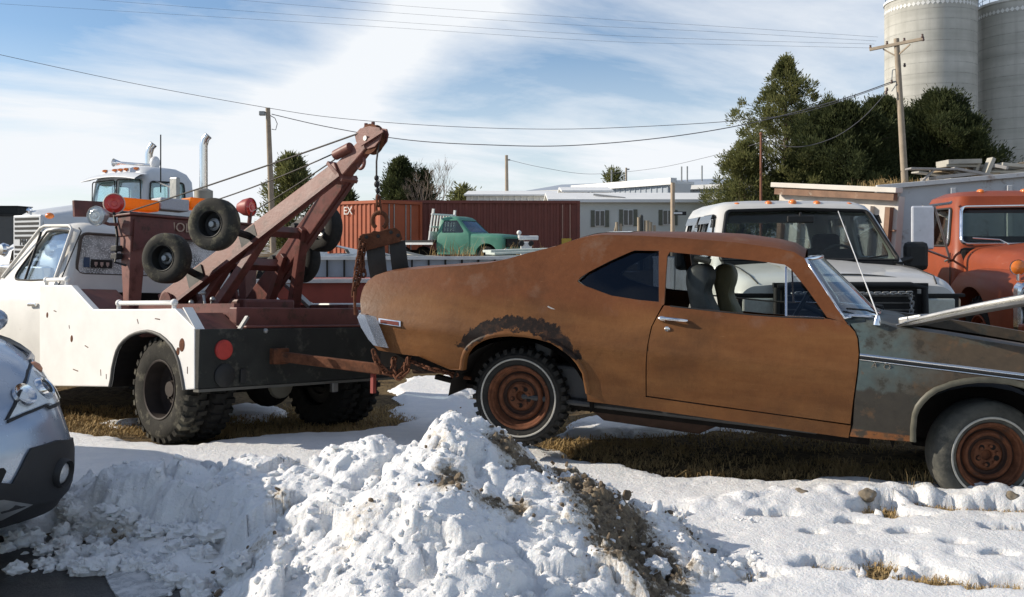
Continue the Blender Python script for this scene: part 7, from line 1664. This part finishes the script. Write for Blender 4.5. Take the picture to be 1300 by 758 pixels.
tree('cedar_tree', 'dark cedar hiding the foot of the utility pole at right', 1120, 130, 300, 50, [(.02, 3.2), (.3, 3.7), (.6, 3.2), (.85, 2.1), (1, .5)], 9, m_cedar, 760, .50, .15, 130, up=.9)
tree('cedar_tree', 'dark rounded cedar standing in front of the left silo', 1192, 121, 300, 47, [(.02, 3.0), (.3, 3.2), (.6, 2.8), (.85, 1.8), (1, .5)], 12, m_cedar, 820, .50, .15, 130, up=.9)
tree('cedar_tree', 'dark small cedar at the right edge of the row before the right silo', 1232, 152, 300, 46, [(.02, 1.6), (.35, 1.7), (.7, 1.3), (1, .3)], 14, m_cedar, 260, .50, .15, 150, up=.9)
tree('pine_tree', 'ragged bluish pine behind the wrecker boom beside the utility pole', 366, 199, 300, 52, [(.05, 1.6), (.3, 1.75), (.6, 1.5), (.85, .9), (1, .2)], 17, m_pine, 330, .46, .18, 90, open_=.4, up=.7)
tree('pine_tree', 'round topped dark pine above the brown container behind the hoist cable', 508, 207, 300, 58, [(.2, 1.6), (.45, 1.7), (.7, 1.3), (.9, .7), (1, .15)], 19, m_cedar, 260, .5, .19, 90, open_=.25, up=.7)
tree('pine_tree', 'small dark pine right beside the round topped pine above the container', 536, 222, 300, 58, [(.2, .9), (.5, .9), (.8, .5), (1, .1)], 23, m_cedar, 90, .5, .24, 50, open_=.2, up=.7)
tree('pine_tree', 'tiny pine top just above the container right of the bare tree', 590, 240, 300, 70, [(.3, 1.2), (.6, 1.2), (.9, .6), (1, .2)], 27, m_pine, 70, .6, .28, 50, up=.7)
tree('pine_tree', 'tiny pine top just above the orange container', 443, 246, 300, 70, [(.3, .8), (.6, .8), (.9, .4), (1, .2)], 29, m_cedar, 40, .5, .28, 50, up=.7)
tree('pine_tree', 'small round bush top poking above the roof of the grey shed', 778, 218, 300, 105, [(.5, 1.0), (.8, 1.0), (.95, .8), (1, .4)], 31, m_pine, 60, .7, .3, 60, up=.7)
def bare(label, px, ptop, Y, seed, n, spread):
    rnd = random.Random(seed); b = at(px, 300, Y); z0 = gpt(b.x, Y); h = at(px, ptop, Y).z-z0; o = thing('bare_tree', label, 'tree', Matrix.Translation((b.x, Y, z0)), None); mb = MB()
    def grow(p, d, l, r, k):
        q = p+d*l; mb.tube([p, (p+q)/2+Vector((rnd.uniform(-.05, .05), 0, 0)), q], [r, r*.8, r*.6], 4, caps=False)
        if k == 0: return
        for _ in range(3 if k > 1 else 4): grow(q, (d+Vector((rnd.uniform(-spread, spread), rnd.uniform(-spread, spread), rnd.uniform(.0, .35)))).normalized(), l*rnd.uniform(.5, .8), r*.58, k-1)
    for i in range(n): grow(Vector((rnd.uniform(-.3, .3), rnd.uniform(-.3, .3), 0)), Vector((rnd.uniform(-.2, .2), rnd.uniform(-.2, .2), 1)).normalized(), h*.42, .05, 4)
    mb.build('branches', m_twig, o); return o
bare('bare leafless tree of thin grey twigs above the brown container', 559, 216, 60, 3, 3, .55)
bare('low bare brown shrub between the dark pine and the leafless tree', 541, 232, 56, 8, 4, .6)

# ================================================================== utility poles and wires
m_pole = M('weathered_pole_wood', (.34, .28, .21), .9, 0, .15, 3, .2, 14); m_wire = M('dark_wire', (.10, .10, .11), .6); m_insul = M('brown_insulator', (.10, .06, .05), .4)
def pole(label, px, ptop, pxb, pbase, Y, r, cross=None):
    t, b_ = at(px, ptop, Y), at(pxb, pbase, Y); z0 = gpt(b_.x, Y); k = (t-b_)/(t.z-b_.z); base = b_+k*(z0-b_.z)
    o = thing('utility_pole', label, 'utility pole', Matrix.Translation(base)); MB().tube([k*-.3, (t-base)*.5, t-base], [r*1.15, r, r*.8], 12).build('pole', m_pole, o, smooth=50); return o, base
pB, bB = pole('leaning wooden utility pole with crossarm in front of the left silo', 1138, 49, 1149, 236, 41, .14)
w_ = lambda px, py, Y=41: at(px, py, Y)-bB
MB().beam(w_(1104, 63, 41.6), w_(1173, 49, 40.2), .10, .13).build('crossarm', m_pole, pB, bevel=.01)
MB().beam(w_(1120, 63, 41.4)+Vector((0, -.1, 0)), w_(1137, 71), .04, .06).build('arm_brace', m_pole, pB); MB().beam(w_(1154, 57, 40.5)+Vector((0, -.1, 0)), w_(1139, 71), .04, .06).build('arm_brace', m_pole, pB)
for px, py, Y in ((1105, 60, 41.6), (1126, 55, 41.2), (1148, 51, 40.7), (1171, 46, 40.2), (1172, 50, 40.2), (1148.5, 83, 41), (1132, 104, 41), (1126, 114, 41), (1125, 118, 41)): MB().lathe([(0, .0), (.045, .0), (.06, .06), (.04, .10), (.05, .15), (0, .17)], Matrix.Translation(w_(px, py+2, Y)), 10).build('insulator', m_insul, pB, smooth=50)
MB().beam(w_(1133, 89), w_(1132, 104), .03, .03).beam(w_(1133, 89), w_(1137, 88), .03, .03).beam(w_(1132, 104), w_(1139, 103), .04, .04).beam(w_(1132, 116), w_(1140, 104), .03, .03).build('wire_bracket', m_steel, pB)
pA, bA = pole('slim wooden utility pole with a small lamp behind the boom', 340, 137, 345, 268, 50, .15)
w_ = lambda px, py, Y=50: at(px, py, Y)-bA
MB().box(w_(333, 144), (.3, .25, .22)).beam(w_(333, 143), w_(340, 143), .05).build('pole_lamp', m_steel, pA, bevel=.03); MB().tube([w_(342, 146), w_(349, 150), w_(352, 157), w_(350, 165), w_(345, 164)], .02, 6).build('wire_loop', m_wire, pA)
pC, bC = pole('short bare wooden pole rising above the brown container', 643, 197, 643.5, 252, 68, .13); MB().box(at(646, 203, 68)-bC, (.2, .1, .1)).build('bracket', m_steel, pC)
pD, bD = pole('thin rust coloured pole standing against the tall pine', 966, 170, 966, 230, 43, .06); MB().sphere(at(966, 170, 43)-bD, .08).build('pole_cap', m_rustmetal, pD)
pE, bE = pole('short thin pole on the skyline above the shed roof', 795, 213, 795, 232, 100, .12); MB().box(at(797, 215, 100)-bE, (.35, .1, .15)).build('bracket', m_steel, pE)
m_pole_r = m_rustmetal
for ch in [c_ for c_ in COL.objects if c_.parent == pD and c_.name.startswith('pole')]: ch.data.materials[0] = M('rust_pole', (.23, .10, .06), .8)
def wire(label, pts, r=.018, n=10):
    P_ = [at(*p) for p in pts]; out_ = []
    for i in range(len(P_)-1):
        a0, a, b_, b1 = P_[max(i-1, 0)], P_[i], P_[i+1], P_[min(i+2, len(P_)-1)]
        for k in range(n):
            t = k/n; out_.append(.5*((2*a)+(b_-a0)*t+(2*a0-5*a+4*b_-b1)*t*t+(3*a-a0-3*b_+b1)*t**3))
    out_.append(P_[-1]); o = thing('power_line', label, 'power line', Matrix.Translation(P_[0]), 'overhead wires'); mb = MB(); mb.tube([p-P_[0] for p in out_], r, 5, caps=False); mb.build('wire', m_wire, o, smooth=60); MB().sphere(P_[-1]-P_[0], r*1.6, 6, 4).build('wire_clamp', m_wire, o); return o
wire('long wire falling from upper left past the boom pole to the tall pine', [(-60, 56, 50), (0, 69.5, 50), (170, 106, 50), (340, 137, 50), (430, 150, 49), (560, 160, 47), (700, 164, 45), (830, 160, 43.5), (948, 152, 42.5), (1030, 140, 42), (1137, 104, 41)], .014)
wire('thick wire sagging from the pole behind the boom to the leaning pole at right', [(345, 145, 50), (420, 162, 49), (520, 178, 47.5), (620, 184, 46), (720, 185, 45), (840, 175, 43.5), (950, 157, 42.5), (1062, 128, 41.6), (1132, 104, 41)], .022)
wire('slack looped wire hanging from the leaning pole in front of the cedars', [(1124, 119, 41), (1095, 150, 41.3), (1060, 174, 41.8), (1020, 186, 42.3), (985, 184, 42.8), (967, 179, 43)], .016)
wire('faint thin wire sagging over the sheds from the short bare pole', [(646, 203, 68), (690, 213, 70), (750, 221, 75), (830, 214, 70), (900, 199, 60), (966, 181, 43)], .014)
for k, L_ in enumerate((((-80, 0, 60), (200, 17, 60), (480, 34, 60), (760, 52, 58), (940, 57, 56), (1108, 61, 54)), ((-80, -16, 60), (150, 2, 60), (420, 22, 60), (700, 41, 58), (900, 50, 56), (1110, 56, 54)), ((150, -14, 60), (420, 10, 60), (700, 30, 58), (900, 40, 56), (1112, 52, 54)), ((300, -12, 60), (520, 8, 60), (760, 24, 58), (920, 34, 56), (1114, 47, 54)))):
    wire(('lowest of four faint parallel wires crossing the upper sky', 'second lowest of four faint parallel wires crossing the upper sky', 'second highest of four faint parallel wires crossing the upper sky', 'highest of four faint parallel wires crossing the upper sky')[k], L_, .007)

# ================================================================== concrete silos
m, nt, out = newmat('poured_concrete'); v = objco(nt); s3 = sep(nt, v)
band = math_(nt, 'FRACT', math_(nt, 'DIVIDE', s3[2], 1.18))
n1 = noise(nt, v, .35, 6, .6); n2 = noise(nt, v, 2.2, 6, .65)
mp = N(nt, 'ShaderNodeMapping'); mp.inputs['Scale'].default_value = (1.1, 1.1, .05); nt.links.new(v, mp.inputs[0]); n3 = noise(nt, mp.outputs[0], 1.0, 5, .6)
ln = N(nt, 'ShaderNodeMapping'); ln.inputs['Scale'].default_value = (.05, .05, .85); nt.links.new(v, ln.inputs[0]); n4 = noise(nt, ln.outputs[0], 1, 3, .5)
c = mixc(nt, ramp(nt, n1, .3, .7), (.42, .415, .37), (.56, .55, .50)); c = mixc(nt, math_(nt, 'MULTIPLY', ramp(nt, n3, .5, .75), .4), c, (.24, .235, .215)); c = mixc(nt, math_(nt, 'MULTIPLY', ramp(nt, n4, .4, .7), .45), c, (.27, .265, .235))
c = mixc(nt, math_(nt, 'MULTIPLY', math_(nt, 'MULTIPLY', ramp(nt, band, .10, .03), ramp(nt, n2, .3, .6)), .55), c, (.17, .17, .155))
P(nt, out, c, .9, 0, bumpn(nt, n2, .3, .03), .2); m_conc = m
m_white_paint = M('white_painted_band', (.72, .72, .69), .7, 0, .06, 2)
def silo(label, cx_, Y, r_px, ytop, yband, roof):
    r = r_px/FPX*Y*.915; c = at(cx_, 0, Y); z0 = gpt(c.x, Y); h = at(0, ytop, Y).z-z0; o = thing('silo', label, 'silo', Matrix.Translation((c.x, Y, z0)), 'grain silos')
    MB().lathe([(r, -.5), (r, h)], None, 96).build('wall', m_conc, o, smooth=40)
    MB().lathe([(r+.10, h-.25), (r+.10, h+.02), (r*.98, h+.05)], None, 96).build('rim', m_white_paint, o, smooth=40)
    MB().lathe([(r*1.0, h+.02), (.3, h+(1.6 if roof else .6)), (0, h+(1.6 if roof else .6))], None, 48).build('roof', m_roofw if roof else m_conc, o, smooth=40)
    zb = at(0, yband, Y).z-z0; db = MB(); n = 62
    for i in range(n):
        a = 2*math.pi*i/n; w_ = math.pi/n*.98; hh = .27
        db.add([((r+.03)*math.cos(a-w_), (r+.03)*math.sin(a-w_), zb), ((r+.03)*math.cos(a), (r+.03)*math.sin(a), zb-hh), ((r+.03)*math.cos(a+w_), (r+.03)*math.sin(a+w_), zb), ((r+.03)*math.cos(a), (r+.03)*math.sin(a), zb+hh)], [(0, 1, 2, 3)])
    ob = db.build('diamond_band', m_white_paint, o)
    rl = MB()
    for z in (.55, 1.05): rl.tube([((r-.1)*math.cos(a), (r-.1)*math.sin(a), h+z) for a in np.linspace(0, 6.283, 49)[:-1]], .03, 5, True)
    for a in np.linspace(0, 6.283, 25)[:-1]: rl.tube([((r-.1)*math.cos(a), (r-.1)*math.sin(a), h), ((r-.1)*math.cos(a), (r-.1)*math.sin(a), h+1.05)], .03, 5)
    rl.build('railing', M('blue_grey_rail', (.12, .19, .27), .5), o); return o, r, h, c, z0
o1, r1, h1, c1, _ = silo('left of the two tall grey concrete silos, with white diamond band, sunlit side', 1181, 110, 59.5, 2, 15, False)
MB().box((2.0, 0, h1+4.6), (5.5, 7, 9)).box((2.0, 0, h1+9.4), (6, 7.6, .6)).build('unseen_shade_block', m_conc, o1)  # unseen block added above the frame to shade the right silo
o2, r2, h2_, c2_, _ = silo('right of the two tall grey concrete silos, cut by the frame, with pale conical roof', 1303, 111, 62, 8, 21.5, True)
MB().box((-2.0, -2.0, h2_+2.0), (1.2, 1.2, 2.4)).build('roof_housing', M('blue_grey_housing', (.16, .22, .28), .5), o2); MB().tube([(-2, -2.7, h2_), (-2, -2.7, h2_+3)], .12, 8).build('leg_spout', m_steel, o2)
